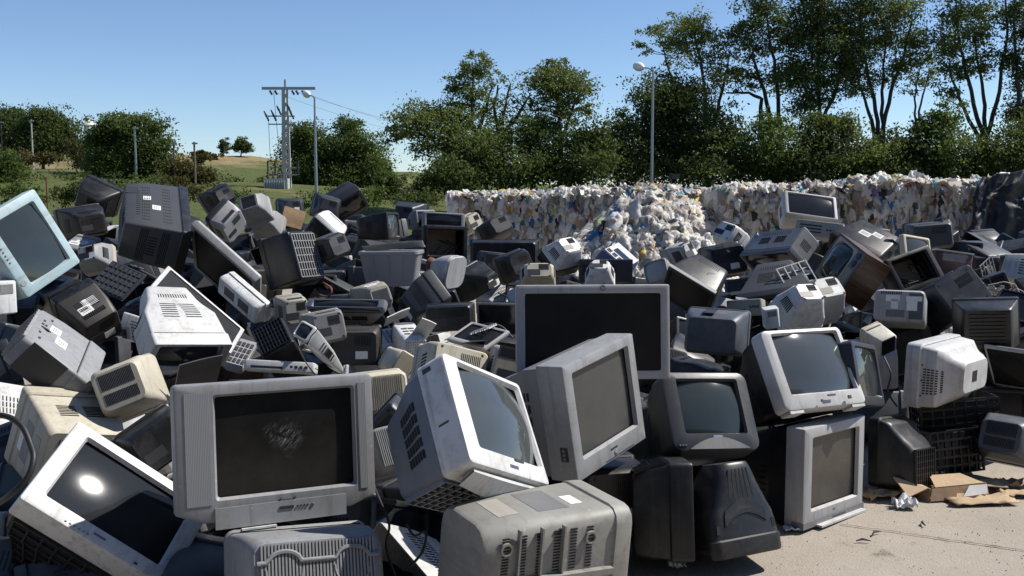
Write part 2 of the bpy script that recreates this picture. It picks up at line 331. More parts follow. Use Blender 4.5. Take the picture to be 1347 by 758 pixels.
tree('locust_tree','thin locust tree with a tufted top right of the bright lamp post',930,42,[[(932,190),(928,140),(922,80),(912,40)],[(935,175),(950,120),(958,80)]],
     [(908,28,22,16,.9),(925,45,30,16,.8),(895,45,20,14,.7),(960,60,24,18,.45),(930,75,28,18,.45),(955,95,20,22,.4),(935,110,24,18,.3)],group=G1)
tree('locust_tree','small airy locust treetop directly beside the bright lamp head',882,43,[[(885,170),(884,110),(872,60)]],
     [(862,38,20,9,.6),(848,62,12,10,.4),(875,55,18,14,.5),(884,75,12,16,.45),(900,60,10,10,.4)],group=G1,tr=.07)
tree('locust_tree','broad dark locust tree behind the bright lamp post',885,41,[[(885,200),(882,150),(880,120)]],
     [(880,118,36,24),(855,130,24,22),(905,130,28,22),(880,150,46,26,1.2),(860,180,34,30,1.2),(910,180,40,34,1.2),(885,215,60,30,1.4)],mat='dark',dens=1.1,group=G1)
tree('locust_tree','tall locust tree with a long bare trunk and a branch arching left',1022,42,[[(1028,190),(1022,110),(1012,50),(1005,-20)],[(1000,170),(1002,130),(985,122),(955,122)],[(1012,150),(995,90),(988,55)]],
     [(1000,12,30,20,.9),(980,40,24,18,.7),(1025,35,24,20,.8),(1005,65,26,16,.6),(968,95,22,14,.55),(985,110,20,14,.6),(1030,95,22,26,.8),(1005,-30,34,22),(1040,60,16,20,.7)],group=G1,bark='bark')
tree('locust_tree','dense tall locust tree right of the arching branch',1082,41,[[(1080,190),(1076,120),(1078,60),(1080,-30)],[(1078,170),(1100,120),(1110,60)]],
     [(1075,10,34,24),(1055,40,24,22),(1100,35,30,26),(1075,65,34,24,.9),(1110,80,26,24,.8),(1055,95,26,22,1.0),(1090,110,28,18,.8),(1080,-30,40,24),(1060,130,24,20,.9)],group=G1,mat='dark',bark='bark')
tree('locust_tree','forked locust tree with several slim stems, centre of the right group',1160,41.5,[[(1158,190),(1150,130),(1135,70),(1130,10)],[(1160,180),(1172,120),(1190,70),(1200,20)],[(1162,178),(1160,120),(1165,50)],[(1150,175),(1140,140),(1128,100)]],
     [(1140,12,34,24,.9),(1180,20,34,22,.9),(1120,45,24,22,.8),(1160,55,32,22,.8),(1205,55,24,22,.8),(1130,80,26,20,.8),(1185,85,24,20,.6),(1125,110,20,18,.7),(1165,105,20,16,.4),(1160,-30,44,26)],group=G1)
tree('locust_tree','thin pale stemmed locust tree between two forked ones',1205,43,[[(1205,170),(1203,130),(1210,90)],[(1207,170),(1214,125),(1222,95)]],
     [(1215,95,18,16,.35),(1205,115,18,14,.3),(1225,75,14,14,.4)],group=G1,bark='barkpale',tr=.06)
tree('locust_tree','leaning forked locust tree near the right edge',1295,41,[[(1295,190),(1278,120),(1262,60),(1258,10)],[(1298,180),(1315,120),(1325,50),(1322,-10)],[(1290,185),(1262,130),(1250,95)],[(1296,170),(1292,110),(1282,50)]],
     [(1262,20,26,20,.9),(1245,60,22,22,.8),(1285,45,24,20,.8),(1260,90,26,18,.7),(1300,20,20,20,.7),(1250,125,16,14,.6),(1290,85,18,18,.5),(1270,-20,36,20)],group=G1)
tree('locust_tree','dark locust tree cut by the right edge',1345,40,[[(1345,190),(1340,120),(1335,60),(1335,0)]],
     [(1340,20,20,26,.8),(1330,70,18,22,.7),(1350,100,20,24),(1340,150,24,24),(1365,40,24,40),(1338,-20,30,20)],group=G1,mat='dark')
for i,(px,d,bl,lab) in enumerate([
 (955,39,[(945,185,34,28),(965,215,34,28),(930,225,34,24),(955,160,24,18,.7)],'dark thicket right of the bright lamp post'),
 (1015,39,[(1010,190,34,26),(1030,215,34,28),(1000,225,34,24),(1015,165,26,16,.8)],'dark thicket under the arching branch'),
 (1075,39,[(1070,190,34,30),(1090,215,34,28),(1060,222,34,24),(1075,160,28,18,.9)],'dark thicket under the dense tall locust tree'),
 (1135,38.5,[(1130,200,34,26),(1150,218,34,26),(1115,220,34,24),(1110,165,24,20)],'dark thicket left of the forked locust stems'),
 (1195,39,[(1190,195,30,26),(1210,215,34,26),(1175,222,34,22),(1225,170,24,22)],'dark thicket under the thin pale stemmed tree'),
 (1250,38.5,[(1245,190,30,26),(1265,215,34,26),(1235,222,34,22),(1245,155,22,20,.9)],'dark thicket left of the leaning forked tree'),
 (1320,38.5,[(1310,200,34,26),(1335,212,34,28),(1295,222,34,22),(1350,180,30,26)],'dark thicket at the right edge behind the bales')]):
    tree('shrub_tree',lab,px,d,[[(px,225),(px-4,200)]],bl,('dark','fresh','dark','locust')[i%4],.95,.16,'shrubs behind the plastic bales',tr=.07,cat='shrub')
# the left hillside
tree('broad_tree','dark tree on the bank at the far left edge',10,70,[[(10,190),(12,170)]],[(15,160,28,16),(-10,170,26,24),(20,180,32,18),(0,195,30,14)],'dark',1.2,.22,'trees on the left hillside',clump=.4)
tree('broad_tree','dark feathery tree on the bank right of the far left one',58,68,[[(58,195),(58,165)]],[(58,155,24,14),(45,172,22,16),(72,172,22,16),(88,182,12,10),(58,190,34,16)],'dark',1.2,.22,'trees on the left hillside',clump=.4)
tree('broad_tree','broad sunlit green tree left of the transformer pole, on the hillside',168,50,[[(166,230),(166,190)],[(170,225),(190,190)]],
     [(145,166,20,14),(172,160,26,14),(200,172,20,14),(128,185,18,20),(160,185,34,20),(195,195,28,20),(218,190,10,8,.7),(135,212,26,18),(175,215,36,20),(212,220,22,20)],'fresh',1.25,.17,'trees on the left hillside',clump=.35)
tree('broad_tree','bushy green tree behind the transformer pole',420,56,[[(418,230),(412,190)],[(422,225),(440,195)]],
     [(402,172,18,14),(410,195,24,20),(392,195,18,18),(440,205,32,26),(405,230,34,26),(440,240,36,22)],'fresh',1.25,.17,'trees on the left hillside',clump=.35)
tree('broad_tree','leaning bushy green tree right of the tall left lamp post',470,56,[[(470,230),(462,185)]],
     [(458,165,17,12),(468,185,24,16),(482,205,24,18),(495,225,18,18),(470,232,34,22)],'fresh',1.25,.17,'trees on the left hillside',clump=.35)
tree('small_tree','tiny dark tree alone on the left hill crest',295,92,[[(295,196),(295,190)]],[(295,190,6,6),(295,196,5,4)],'dark',2,.2,'tiny trees on the hill crest',clump=.3,tr=.06)
tree('small_tree','slightly larger tiny dark tree on the hill crest',318,92,[[(317,198),(317,188)]],[(318,188,9,6),(314,194,8,5),(325,195,7,5)],'dark',2,.2,'tiny trees on the hill crest',clump=.3,tr=.06)
for (px,d,bl,mt,lab) in [
 (75,48,[(75,246,28,14),(60,255,20,14),(90,258,24,14)],'fresh','round green bush below the dry bank at the left'),
 (8,46,[(5,222,24,20),(20,240,24,18),(-10,240,24,20)],'fresh','green bush at the far left edge'),
 (115,58,[(112,205,16,16,.7),(105,195,12,10,.5)],'rust','yellowish bush left of the broad sunlit tree'),
 (35,60,[(30,206,24,8),(60,208,20,6)],'rust','low yellowish bush at the top of the dry bank'),
 (245,50,[(240,225,22,16),(262,235,20,16),(235,245,26,16),(265,208,14,8,.6)],'rust','brownish bush right of the broad sunlit tree'),
 (300,54,[(295,250,26,14),(320,256,24,14)],'dark','dark bush in front of the green hillside meadow'),
 (345,54,[(348,252,22,16),(330,258,22,12)],'dark','dark bush at the foot of the transformer pole'),
 (520,46,[(515,250,18,14),(505,240,12,12)],'fresh','low green bush left of the pale meadow gap'),
 (565,43,[(560,258,20,14),(545,262,16,10)],'dark','low dark bush right of the pale meadow gap'),
 (150,44,[(150,250,30,14),(185,254,28,14),(215,258,24,12)],'dark','long dark bush below the broad sunlit tree'),
 (400,57,[(395,254,26,12),(430,260,26,12),(460,258,24,14)],'fresh','low bush line behind the tall left lamp post'),
 (250,30,[(238,244,22,12),(262,252,24,11)],'rust','olive scrub bush directly behind the glinting silver television back'),
 (300,29,[(290,258,22,10),(318,262,22,9)],'dark','low dark scrub left of the transformer box'),
 (120,30,[(112,246,24,14),(90,258,22,12),(140,256,22,12)],'dark','dark scrub bush directly behind the black hulk on the crest'),
 (190,31,[(180,246,24,12),(208,240,20,14)],'fresh','green scrub bush behind the big dark grey television'),
 (410,30,[(405,264,20,9),(432,262,22,10)],'dark','low dark scrub at the foot of the tall left lamp post'),
 (475,29,[(462,258,22,11),(490,256,24,13)],'fresh','green scrub bush right of the tall left lamp post'),
 (535,30,[(522,264,20,10),(550,262,22,11)],'dark','low dark scrub at the left end of the plastic bales'),
 (30,31,[(20,252,24,12),(50,260,22,10)],'fresh','green scrub bush behind the pale teal monitor'),
 (270,88,[(262,203,12,4),(280,205,10,3)],'rust','faded bush line on the left hill crest')]:
    tree('bush',lab,px,d,[],bl,mt,1.5,.16*d/45,'bushes on the hillside',cat='bush',clump=.3)
# ------------------------------------------------------------------ poles, lamp posts, tower
M['galv']=simple('galvanised_steel',(.33,.35,.37),.45,.6); M['concpole']=simple('pole_concrete',(.46,.44,.40),.85,0,25,.2); M['white_paint']=simple('white_paint',(.72,.72,.70),.5)
M['insul']=simple('dark_insulator',(.06,.05,.05),.35); M['trafo']=simple('transformer_paint',(.40,.44,.43),.5); M['wire']=simple('wire',(.05,.05,.055),.5); M['woodpole']=simple('weathered_wood_pole',(.17,.13,.10),.85,0,25,.3)
def lamp_post(label,px,py_top,d,head_dx,head_dy,r=.06):
    b=atz(px,d); b.z=hgt(b.x,b.y); root=empty('street_lamp',b); tag(root,label,'street lamp','street lamps beyond the heap')
    top=at(px,py_top,d)-b; hd=at(px+head_dx,py_top+head_dy,d)-b; top.x=.02; top.y=0
    m=MB(); m.tube([(0,0,0),(0,0,top.z)],[r*1.25,r*.7],10); m.build('pole',M['galv'],root,40)
    m=MB(); m.tube([(0,0,top.z-.02),(hd.x*.45,hd.y*.45,(top.z+hd.z)/2+.02),(hd.x,hd.y,hd.z)],.025,8); m.build('arm',M['galv'],root,40)
    h=MB(); sg=-1 if head_dx<0 else 1
    dirv=Vector((hd.x,hd.y,hd.z-top.z)).normalized(); q=dirv.to_track_quat('Z','Y').to_matrix().to_4x4(); T=Matrix.Translation(hd)@q
    h.lathe([(.03,-.08),(.10,-.02),(.165,.10),(.175,.25),(.13,.40),(.05,.47),(.004,.48)],14,T); h.build('lamp_head',M['white_paint'],root,40)
lamp_post('slim street lamp with white oval head right of centre against the dark trees',857,94,38,-12,-5)
lamp_post('tall slim street lamp beside the transformer pole with its head on the left',416,129,47,-10,-4)
def upole():
    d=50; b=atz(378,d); b.z=hgt(b.x,b.y)-.1; root=empty('transformer_pole',b); tag(root,'concrete power pole carrying a transformer box and crossarm on the left','power pole')
    H=at(378,118,d).z-b.z; s=d/1310
    for sg in (-1,1):
        m=MB(); m.tube([(sg*.15,0,0),(sg*.09,0,H)],[.15 if sg<0 else .09,.10 if sg<0 else .06],4); m.build('leg',M['concpole'],root)
    for k in range(11):
        z=.35+k*(H-.7)/10.; wd=.15-.06*z/H; m=MB(); m.abox(-wd,wd,-.07,.07,z-.09,z+.09); m.build('rung',M['concpole'],root)
    ca=MB(); ca.abox(-1.15,1.5,-.08,.08,H-.05,H+.08); ca.abox(-.04,.04,-.05,.05,H,H+.45); c=ca.build('crossarm',M['galv'],root)
    for x in (-.75,-.5,.35,.55,.85):
        m=MB(); m.lathe([(.03,0),(.07,.03),(.03,.07),(.07,.11),(.03,.15),(.07,.19),(.03,.24)],8,Matrix.Translation((x,-.1,H-.1))@Matrix.Rotation(math.radians(150),4,'Y')); m.build('insulator',M['insul'],root)
    for (z0,wl,wr) in ((H-1.75,-.85,.5),(H-1.35,-.85,.45),(H-3.9,-.85,.6),(H-4.25,-.85,.55)):
        m=MB(); m.abox(wl,wr,-.05,.05,z0-.03,z0+.03); m.build('bracket',M['galv'],root)
    for (x,z,h) in ((-.82,H-1.6,.55),(-.45,H-1.6,.6),(.42,H-1.5,.6),(-.2,H-1.3,.5),(.3,H-1.2,.45)):
        m=MB(); m.lathe([(.03,0),(.06,.05),(.03,.1),(.06,.15),(.03,.2),(.06,.25),(.03,h)],8,Matrix.Translation((x,-.12,z))@Matrix.Rotation(math.radians(-25),4,'Y')); m.build('insulator',M['insul'],root)
    fz=H-4.3; m=MB()
    for q in ((-.98,-.92),(-.62,-.56)): m.abox(q[0],q[1],-.08,.0,fz,fz+.75)
    m.abox(-.92,-.62,-.08,0,fz,fz+.06); m.abox(-.92,-.62,-.08,0,fz+.69,fz+.75); m.abox(.5,.6,-.08,0,fz+.05,fz+.7); m.build('fuse_frame',M['insul'],root)
    tz=at(378,258,d).z-b.z; th=at(378,235,d).z-b.z
    m=MB(); m.abox(-1.0,.18,-.75,-.20,tz,th); bx=m.build('transformer_box',M['trafo'],root)
    f=MB()
    for k in range(9): f.abox(-.95+k*.12,-.92+k*.12,-.84,-.752,tz+.1,th-.1)
    f.build('cooling_fin',M['trafo'],bx)
    for x in (-.85,-.6,-.35,-.1):
        m=MB(); m.lathe([(.05,0),(.07,.05),(.035,.1),(.07,.15),(.03,.2),(.05,.25),(.02,.34)],8,Matrix.Translation((x,-.45,th))); m.build('bushing',M['insul'],bx)
    m=MB(); m.abox(-1.1,.9,-.8,.1,tz-.12,tz-.03); m.build('platform',M['galv'],root)
    def wire(P,Q,sag,n=14): 
        mm=MB(); mm.tube([Vector(P).lerp(Vector(Q),i/n)-Vector((0,0,sag*4*(i/n)*(1-i/n))) for i in range(n+1)],.014,4); return mm
    wire((-.85,-.1,H-1.3),(-.8,-.1,fz+.75),0.0).build('drop_wire',M['wire'],root)
    wire((-.55,-.1,H-.2),(-.3,-.1,fz+.75),.1).build('drop_wire',M['wire'],root)
    return b,H
ub,uh=upole()
for k,(dx,dy,py) in enumerate(((.55,-.1,152),(.85,-.1,160),(-.6,-.1,170))):
    A=ub+Vector((dx,dy,uh-.15)); B=at(640,py+22,75); mm=MB(); mm.tube([A.lerp(B,i/20)-Vector((0,0,.5*4*(i/20)*(1-i/20))) for i in range(21)],.007,4)
    tag(mm.build('power_line',M['wire']),['upper','middle','lowest'][k]+' thin power line running right from the transformer pole','wire','power lines')
for (px,top,bot,d,mt,lab) in [(44,158,215,66,'concpole','pale thin pole on the bank between two dark trees at the left'),(4,160,205,68,'woodpole','brown pole at the far left edge'),
   (180,167,238,49,'galv','pale thin pole in front of the broad sunlit tree'),(231,187,255,49,'woodpole','brown thin pole right of the broad sunlit tree'),(258,187,262,48,'woodpole','brown thin pole with a small cap beside the meadow')]:
    b=at(px,bot+8,d); t=at(px,top,d); root=empty('thin_pole',b); tag(root,lab,'pole','thin poles on the hillside')
    m=MB(); m.tube([(0,0,0),(0,0,t.z-b.z)],[.06,.045],8); m.build('shaft',M[mt],root); m=MB(); m.abox(-.10,.16,-.04,.04,t.z-b.z-.12,t.z-b.z-.04); m.build('bracket',M['galv'],root)
b=at(62,262,30); root=empty('marker_post',b); tag(root,'short rusty marker post beside the teal monitor','post'); M['rust']=simple('rust',(.16,.05,.03),.8)
m=MB(); m.tube([(0,0,-.3),(0,0,.62)],.022,8); m.build('shaft',M['rust'],root); m=MB(); m.lathe([(.03,0),(.03,.05),(.01,.07)],8,Matrix.Translation((0,0,.6))); m.build('cap',M['rust'],root)
b=atz(882,36); b.z=0; root=empty('camera_post',b); tag(root,'short dark post with a small box head behind the bales','post'); zt=at(882,228,36).z
m=MB(); m.tube([(0,0,0),(0,0,zt)],.05,8); m.build('shaft',M['insul'],root); m=MB(); m.abox(.02,.32,-.08,.08,zt-.2,zt-.02); m.build('head',M['insul'],root)
def tower():
    d=98; b=at(118,182,d); root=empty('watch_tower',b); tag(root,'small white round tower with a domed cap on the left hill','tower'); s=d/1310
    m=MB(); m.lathe([(.55,-1.2),(.52,.0),(.52,.55)],16); m.build('wall',M['white_paint'],root,40)
    for k in range(8):
        a=k*math.pi/4; m=MB(); m.abox(-.05,.05,-.05,.05,.55,1.25); o=m.build('column',M['white_paint'],root); o.location=(.46*math.cos(a),.46*math.sin(a),0)
    m=MB(); m.lathe([(.62,1.2),(.66,1.28),(.6,1.4),(.4,1.6),(.2,1.72),(.12,1.78),(.12,1.92),(.01,2.0)],20); m.build('roof',M['white_paint'],root,40)
tower()
# ------------------------------------------------------------------ plastic bales
def film_mat():
    m,t,b=newmat('plastic_film'); a=N(t,'ShaderNodeAttribute',attribute_name='tint'); tc=N(t,'ShaderNodeTexCoord'); n=noise_tex(t,tc.outputs['Object'],22,5,.7)
    t.links.new(a.outputs['Color'],b.inputs['Base Color']); b.inputs['Roughness'].default_value=.38; b.inputs['Specular IOR Level'].default_value=.5
    bump(t,b,n,.6,.02)
    tl=N(t,'ShaderNodeBsdfTranslucent'); t.links.new(a.outputs['Color'],tl.inputs[0]); mx=N(t,'ShaderNodeMixShader'); mx.inputs[0].default_value=.35
    t.links.new(b.outputs[0],mx.inputs[1]); t.links.new(tl.outputs[0],mx.inputs[2]); t.links.new(mx.outputs[0],t.nodes['Material Output'].inputs[0]); return m
FILM=film_mat()
TINT=[((.78,.76,.71),34),((.68,.63,.55),20),((.54,.48,.40),14),((.82,.81,.78),18),((.32,.30,.28),9),((.18,.17,.17),4),((.03,.03,.035),3.5),((.05,.18,.38),2.6),((.07,.30,.42),1.6),((.55,.40,.08),1.6),((.08,.26,.12),1.2),((.52,.34,.26),3),((.55,.42,.25),3),((.20,.12,.32),.4),((.40,.09,.06),.4),((.50,.56,.30),.8)]
TC=np.array([t[0] for t in TINT]); TP=np.array([t[1] for t in TINT],float); TP/=TP.sum()
def scraps(name,P,Nm,size,stretch,parent,up=(0,0,1),mats=None):
    """crumpled film pieces: a 5 x 5 sheet each, folded by random waves, lying about along the surface"""
    n=len(P); K=7; g=np.linspace(-1,1,K); U,Vv=np.meshgrid(g,g,indexing='ij'); U=U.ravel();Vv=Vv.ravel(); U,Vv=.5*U*np.sqrt(1-.5*Vv**2),.5*Vv*np.sqrt(1-.5*U**2)
    Nn=Nm+nrs.normal(size=(n,3))*.26; Nn/=np.linalg.norm(Nn,axis=1)[:,None]
    upv_=np.tile(np.array(up,float),(n,1))+nrs.normal(size=(n,3))*.35; T=np.cross(upv_,Nn); T/=np.linalg.norm(T,axis=1)[:,None]+1e-9; B=np.cross(Nn,T)
    sw=size*nrs.uniform(.5,1.3,n); sh=sw*stretch*nrs.uniform(.7,1.6,n)
    ph=nrs.uniform(0,6.28,(n,1)); fr=nrs.uniform(6,13,(n,1)); am=nrs.uniform(.04,.13,(n,1))*sw[:,None]
    h=am*np.sin(U[None]*fr+ph)+am*.8*np.sin(Vv[None]*fr*.6+ph*2)+nrs.normal(size=(n,K*K))*am*.22+am*.6*np.sin((U[None]*1.7+Vv[None]*.9)*fr*1.4+ph*3)-(U**2+Vv**2)[None]*sw[:,None]*.55
    x=U[None]*sw[:,None]*(1+.05*nrs.normal(size=(n,K*K))); z=Vv[None]*sh[:,None]*(1+.10*nrs.normal(size=(n,K*K)))
    V=P[:,None,:]+T[:,None,:]*x[...,None]+B[:,None,:]*z[...,None]+Nn[:,None,:]*h[...,None]
    q=[]
    for i in range(K-1):
        for j in range(K-1): a=i*K+j; q.append((a,a+K,a+K+1,a+1))
    Q=np.array(q)[None]+(np.arange(n)*K*K)[:,None,None]; Q=Q.reshape(-1,4); nf=len(Q)
    me=bpy.data.meshes.new(name); me.vertices.add(K*K*n); me.loops.add(4*nf); me.polygons.add(nf)
    me.vertices.foreach_set('co',V.ravel()); me.loops.foreach_set('vertex_index',Q.ravel().astype(np.int32)); me.polygons.foreach_set('loop_start',np.arange(0,4*nf,4,dtype=np.int32)); me.update(calc_edges=True)
    ci=nrs.choice(len(TC),n,p=TP); c=TC[ci]*nrs.uniform(.85,1.12,(n,1)); c=np.repeat(np.concatenate([c,np.ones((n,1))],1),(K-1)**2,0)
    a=me.attributes.new('tint','FLOAT_COLOR','FACE'); a.data.foreach_set('color',c.astype(np.float32).ravel())
    me.polygons.foreach_set('use_smooth',[True]*nf); me.materials.append(FILM)
    o=bpy.data.objects.new(name,me); link(o,parent); o['kind']='stuff'; return o
M['balecore']=simple('compressed_film',(.42,.40,.37),.6,0,9,.8); M['strap']=simple('bale_wire',(.10,.09,.08),.6)
def squeezed(P,Nn,seeds,aniso,depth,name,parent,quads):
    """surface of pressed bags: every seed is one bag, pillowed between creases and wrinkled along its own direction"""
    A=np.array(aniso); n=len(P); F1=np.empty(n);F2=np.empty(n);ID=np.empty(n,int); Sx=seeds*A
    for k in range(0,n,2000):
        q=P[k:k+2000]*A; D2=((q[:,None,:]-Sx[None])**2).sum(2); idx=np.argpartition(D2,2,1)[:,:2]; d=np.take_along_axis(D2,idx,1); o=np.argsort(d,1); d=np.sqrt(np.take_along_axis(d,o,1)); idx=np.take_along_axis(idx,o,1)
        F1[k:k+2000]=d[:,0];F2[k:k+2000]=d[:,1];ID[k:k+2000]=idx[:,0]
    m=len(seeds); lift=nrs.uniform(-.045,.05,m); wd=nrs.normal(size=(m,3))*np.array([1,1,.45]); wd/=np.linalg.norm(wd,axis=1)[:,None]; fr=nrs.uniform(70,150,m); ph=nrs.uniform(0,6.28,m)
    wr=np.sin((P*wd[ID]).sum(1)*fr[ID]+ph[ID]+4*np.sin(P[:,2]*17+ph[ID])); wr2=np.sin((P*wd[ID][:,[1,2,0]]).sum(1)*fr[ID]*.6+ph[ID]*2)
    h=depth*np.sqrt(np.clip(F2-F1,0,.2)/.1)+lift[ID]+.008*wr+.007*wr2+nrs.normal(size=n)*.004
    V=P+Nn*h[:,None]
    ci=nrs.choice(len(TC),m,p=TP); c=TC[ci]*nrs.uniform(.85,1.1,(m,1)); Q=np.array(quads,dtype=np.int32); nf=len(Q)
    me=bpy.data.meshes.new(name); me.vertices.add(n); me.loops.add(4*nf); me.polygons.add(nf); me.vertices.foreach_set('co',V.ravel()); me.loops.foreach_set('vertex_index',Q.ravel()); me.polygons.foreach_set('loop_start',np.arange(0,4*nf,4,dtype=np.int32)); me.update(calc_edges=True)
    fc=np.concatenate([c[ID[Q[:,0]]],np.ones((nf,1))],1); at_=me.attributes.new('tint','FLOAT_COLOR','FACE'); at_.data.foreach_set('color',fc.astype(np.float32).ravel())
    me.polygons.foreach_set('use_smooth',[True]*nf); me.materials.append(FILM); o=bpy.data.objects.new(name,me); link(o,parent); o['kind']='stuff'; return V
def bale(label,px,d,W,Dp,H,yaw,n=0,lean=0):
    b=atz(px,d,0); root=empty('plastic_bale',b); root.rotation_euler=(lean,0,yaw); tag(root,label,'bale','bales of plastic film')
    st=.021; P=[];Nn=[];Q=[]; r=.09
    def patch(fn,nu,nv):
        base=len(P)
        for j in range(nv+1):
            for i in range(nu+1): P.append(fn(i/nu,j/nv))
        for j in range(nv):
            for i in range(nu): k=base+j*(nu+1)+i; Q.append((k,k+1,k+nu+2,k+nu+1))
    nx,ny,nz=int(W/st),int(Dp/st),int(H/st)
    patch(lambda u,v:((u-.5)*W,-Dp/2,v*H),nx,nz); patch(lambda u,v:((u-.5)*W,(v-.5)*Dp,H),nx,ny); patch(lambda u,v:(-W/2,(.5-u)*Dp,v*H),ny,nz); patch(lambda u,v:(W/2,(u-.5)*Dp,v*H),ny,nz)
    patch(lambda u,v:((.5-u)*W,Dp/2,v*H),nx//2,nz//2)
    P=np.array(P); inner=np.clip(P,[-W/2+r,-Dp/2+r,-1],[W/2-r,Dp/2-r,H-r]); Nv=P-inner; Nv/=np.linalg.norm(Nv,axis=1)[:,None]; P=inner+Nv*r
    # bulging, uneven block
    P[:,0]+=.03*np.sin(P[:,2]*4+px); P[:,2]+=(.03*np.sin(P[:,0]*6+px)+.025*np.sin(P[:,1]*8+P[:,0]*11))*(P[:,2]>H*.7)
    m=620; sd=np.concatenate([np.stack([nrs.uniform(-W/2,W/2,m//2),np.full(m//2,-Dp/2),nrs.uniform(0,H,m//2)],1),np.stack([nrs.uniform(-W/2,W/2,m//4),nrs.uniform(-Dp/2,Dp/2,m//4),np.full(m//4,H)],1),
       np.stack([nrs.choice([-W/2,W/2],m//4),nrs.uniform(-Dp/2,Dp/2,m//4),nrs.uniform(0,H,m//4)],1)]); sd+=nrs.normal(size=sd.shape)*.02
    squeezed(P,Nv,sd,(1,1,.5),.035,'pressed_film',root,Q)
    cnt=200; a=nrs.uniform(-.5,.5,cnt); c=nrs.uniform(-.52,.3,cnt); T_=np.stack([a*W,c*Dp,H+nrs.uniform(-.02,.07,cnt)],1); Nt=np.tile(np.array([0,-.3,1.]),(cnt,1))+nrs.normal(size=(cnt,3))*.35
    f_=70; F_=np.stack([nrs.uniform(-.5,.5,f_)*W,np.full(f_,-Dp/2-.03),nrs.uniform(.1,1,f_)*H],1); Nf=np.tile(np.array([0,-1,.2]),(f_,1))
    scraps('loose_film',T_,Nt,.12,1.3,root,(0,1,.5)); scraps('hanging_film',F_,Nf,.07,2.4,root)
    for k in range(4):
        x=-W/2+W*(k+.5)/4+rnd.uniform(-.05,.05); s=MB(); e=.02
        s.tube([(x,-Dp/2-e,0),(x+.02,-Dp/2-e,H*.5),(x,-Dp/2-e*.6,H+.01),(x,Dp/2+e,H+.01),(x,Dp/2+e,0)],.006,4); s.build('tie_wire',M['strap'],root)
    return root
for lab,px,d,W,Dp,H,yaw in [
 ('leftmost plastic bale with a rounded white corner, beside the dark shrubs',633,15.6,.98,1.0,1.46,.06),
 ('second plastic bale from the left with blue and tan streaks',697,15.4,.98,1.0,1.46,.02),
 ('third plastic bale from the left with a long white hanging sheet',775,15.2,.95,1.0,1.47,-.02),
 ('plastic bale directly left of the bright lamp post, behind the torn heap',852,15.6,.95,1.0,1.50,.03),
 ('pale plastic bale right of the bright lamp post, behind the torn heap',925,15.0,.9,1.0,1.50,-.04),
 ('plastic bale with a turquoise bag on top, left end of the right bale wall',985,13.2,.88,1.0,1.55,.05),
 ('plastic bale with a yellow bag on top in the right bale wall',1075,13.0,.92,1.0,1.60,.0),
 ('plastic bale in the middle of the right bale wall, shaded front',1167,12.8,.92,1.0,1.62,-.03),
 ('plastic bale with a big white bag in the right bale wall',1258,12.6,.92,1.0,1.63,.03),
 ('plastic bale cut by the right edge behind the black sheet',1350,12.5,.95,1.0,1.58,-.05)]:
    bale(lab,px,d,W*.96,Dp,H+rnd.uniform(-.05,.04),yaw*1.8)
# torn heap of loose film in front of the bales
def film_heap():
    b=atz(880,12.6,0); root=empty('film_heap',b); tag(root,'torn open heap of loose plastic bags slumping in front of the bales','plastic heap')
    TOP=(.75,1.02,1.36,1.47,1.40,1.15,.7); nu,nv=110,84; P=[];Q=[]
    for j in range(nv+1):
        v=j/nv
        for i in range(nu+1):
            u=i/nu; px=740+235*u; q=u*5.999; k=int(q); zt=TOP[k]+(TOP[k+1]-TOP[k])*(q-k); zt+=.06*noise.noise((u*7,0,2))
            if v<.2: y=13.5-.6*v/.2; z=zt+.02*math.sin(v*30)
            else: w_=(v-.2)/.8; y=12.9-1.45*w_**.8; z=zt*(1-w_)**.9
            p=atz(px,y,z)-b+Vector((0,0,.07*noise.noise((u*9,v*6,5)))); P.append(tuple(p))
    for j in range(nv):
        for i in range(nu): k=j*(nu+1)+i; Q.append((k,k+nu+1,k+nu+2,k+1))
    P=np.array(P); G=P.reshape(nv+1,nu+1,3); du=np.gradient(G,axis=1); dv=np.gradient(G,axis=0); Nv=np.cross(dv,du).reshape(-1,3); Nv/=np.linalg.norm(Nv,axis=1)[:,None]+1e-9
    if Nv[:,2].mean()<0: Nv=-Nv
    sd=P[nrs.choice(len(P),760,replace=False)]+nrs.normal(size=(760,3))*.02
    V=squeezed(P,Nv,sd,(1,1,.8),.045,'pressed_film',root,Q)
    k=nrs.choice(len(P),420,replace=False); scraps('loose_film',V[k],Nv[k],.14,1.2,root)
film_heap()
def black_sheet():
    b=atz(1325,11.8,0); root=empty('black_plastic_sheet',b); tag(root,'crumpled black plastic sheet hanging over the right end of the bales','plastic sheet')
    m=MB(); nx,ny=56,60
    for j in range(ny+1):
        for i in range(nx+1):
            u=i/nx;v=j/ny; px=1322+u*110-34*v*(1-u); z=1.72*(1-v)+.15*v+.1*math.sin(u*3); y=12.05-.5*v-.07*abs(math.sin(u*13+v*3+2*noise.noise((u*4,v*3,7))))-.10*noise.noise((u*7,v*5,3))-.05*abs(noise.noise((u*22,v*14,9)))-.03*abs(noise.noise((u*45,v*40,2)))
            p=atz(px-30+60*u*(1-v*.2)+26*noise.noise((v*3,u*2,8)),y,z+.10*noise.noise((u*6,v*5,1))); m.v.append(tuple(p-b))
    m.f=[(j*(nx+1)+i,(j+1)*(nx+1)+i,(j+1)*(nx+1)+i+1,j*(nx+1)+i+1) for j in range(ny) for i in range(nx)]
    o=m.build('sheet',simple('black_film',(.007,.007,.0075),.45,0,14,.4),root,180); md=o.modifiers.new('s','SOLIDIFY'); md.thickness=.004
black_sheet()

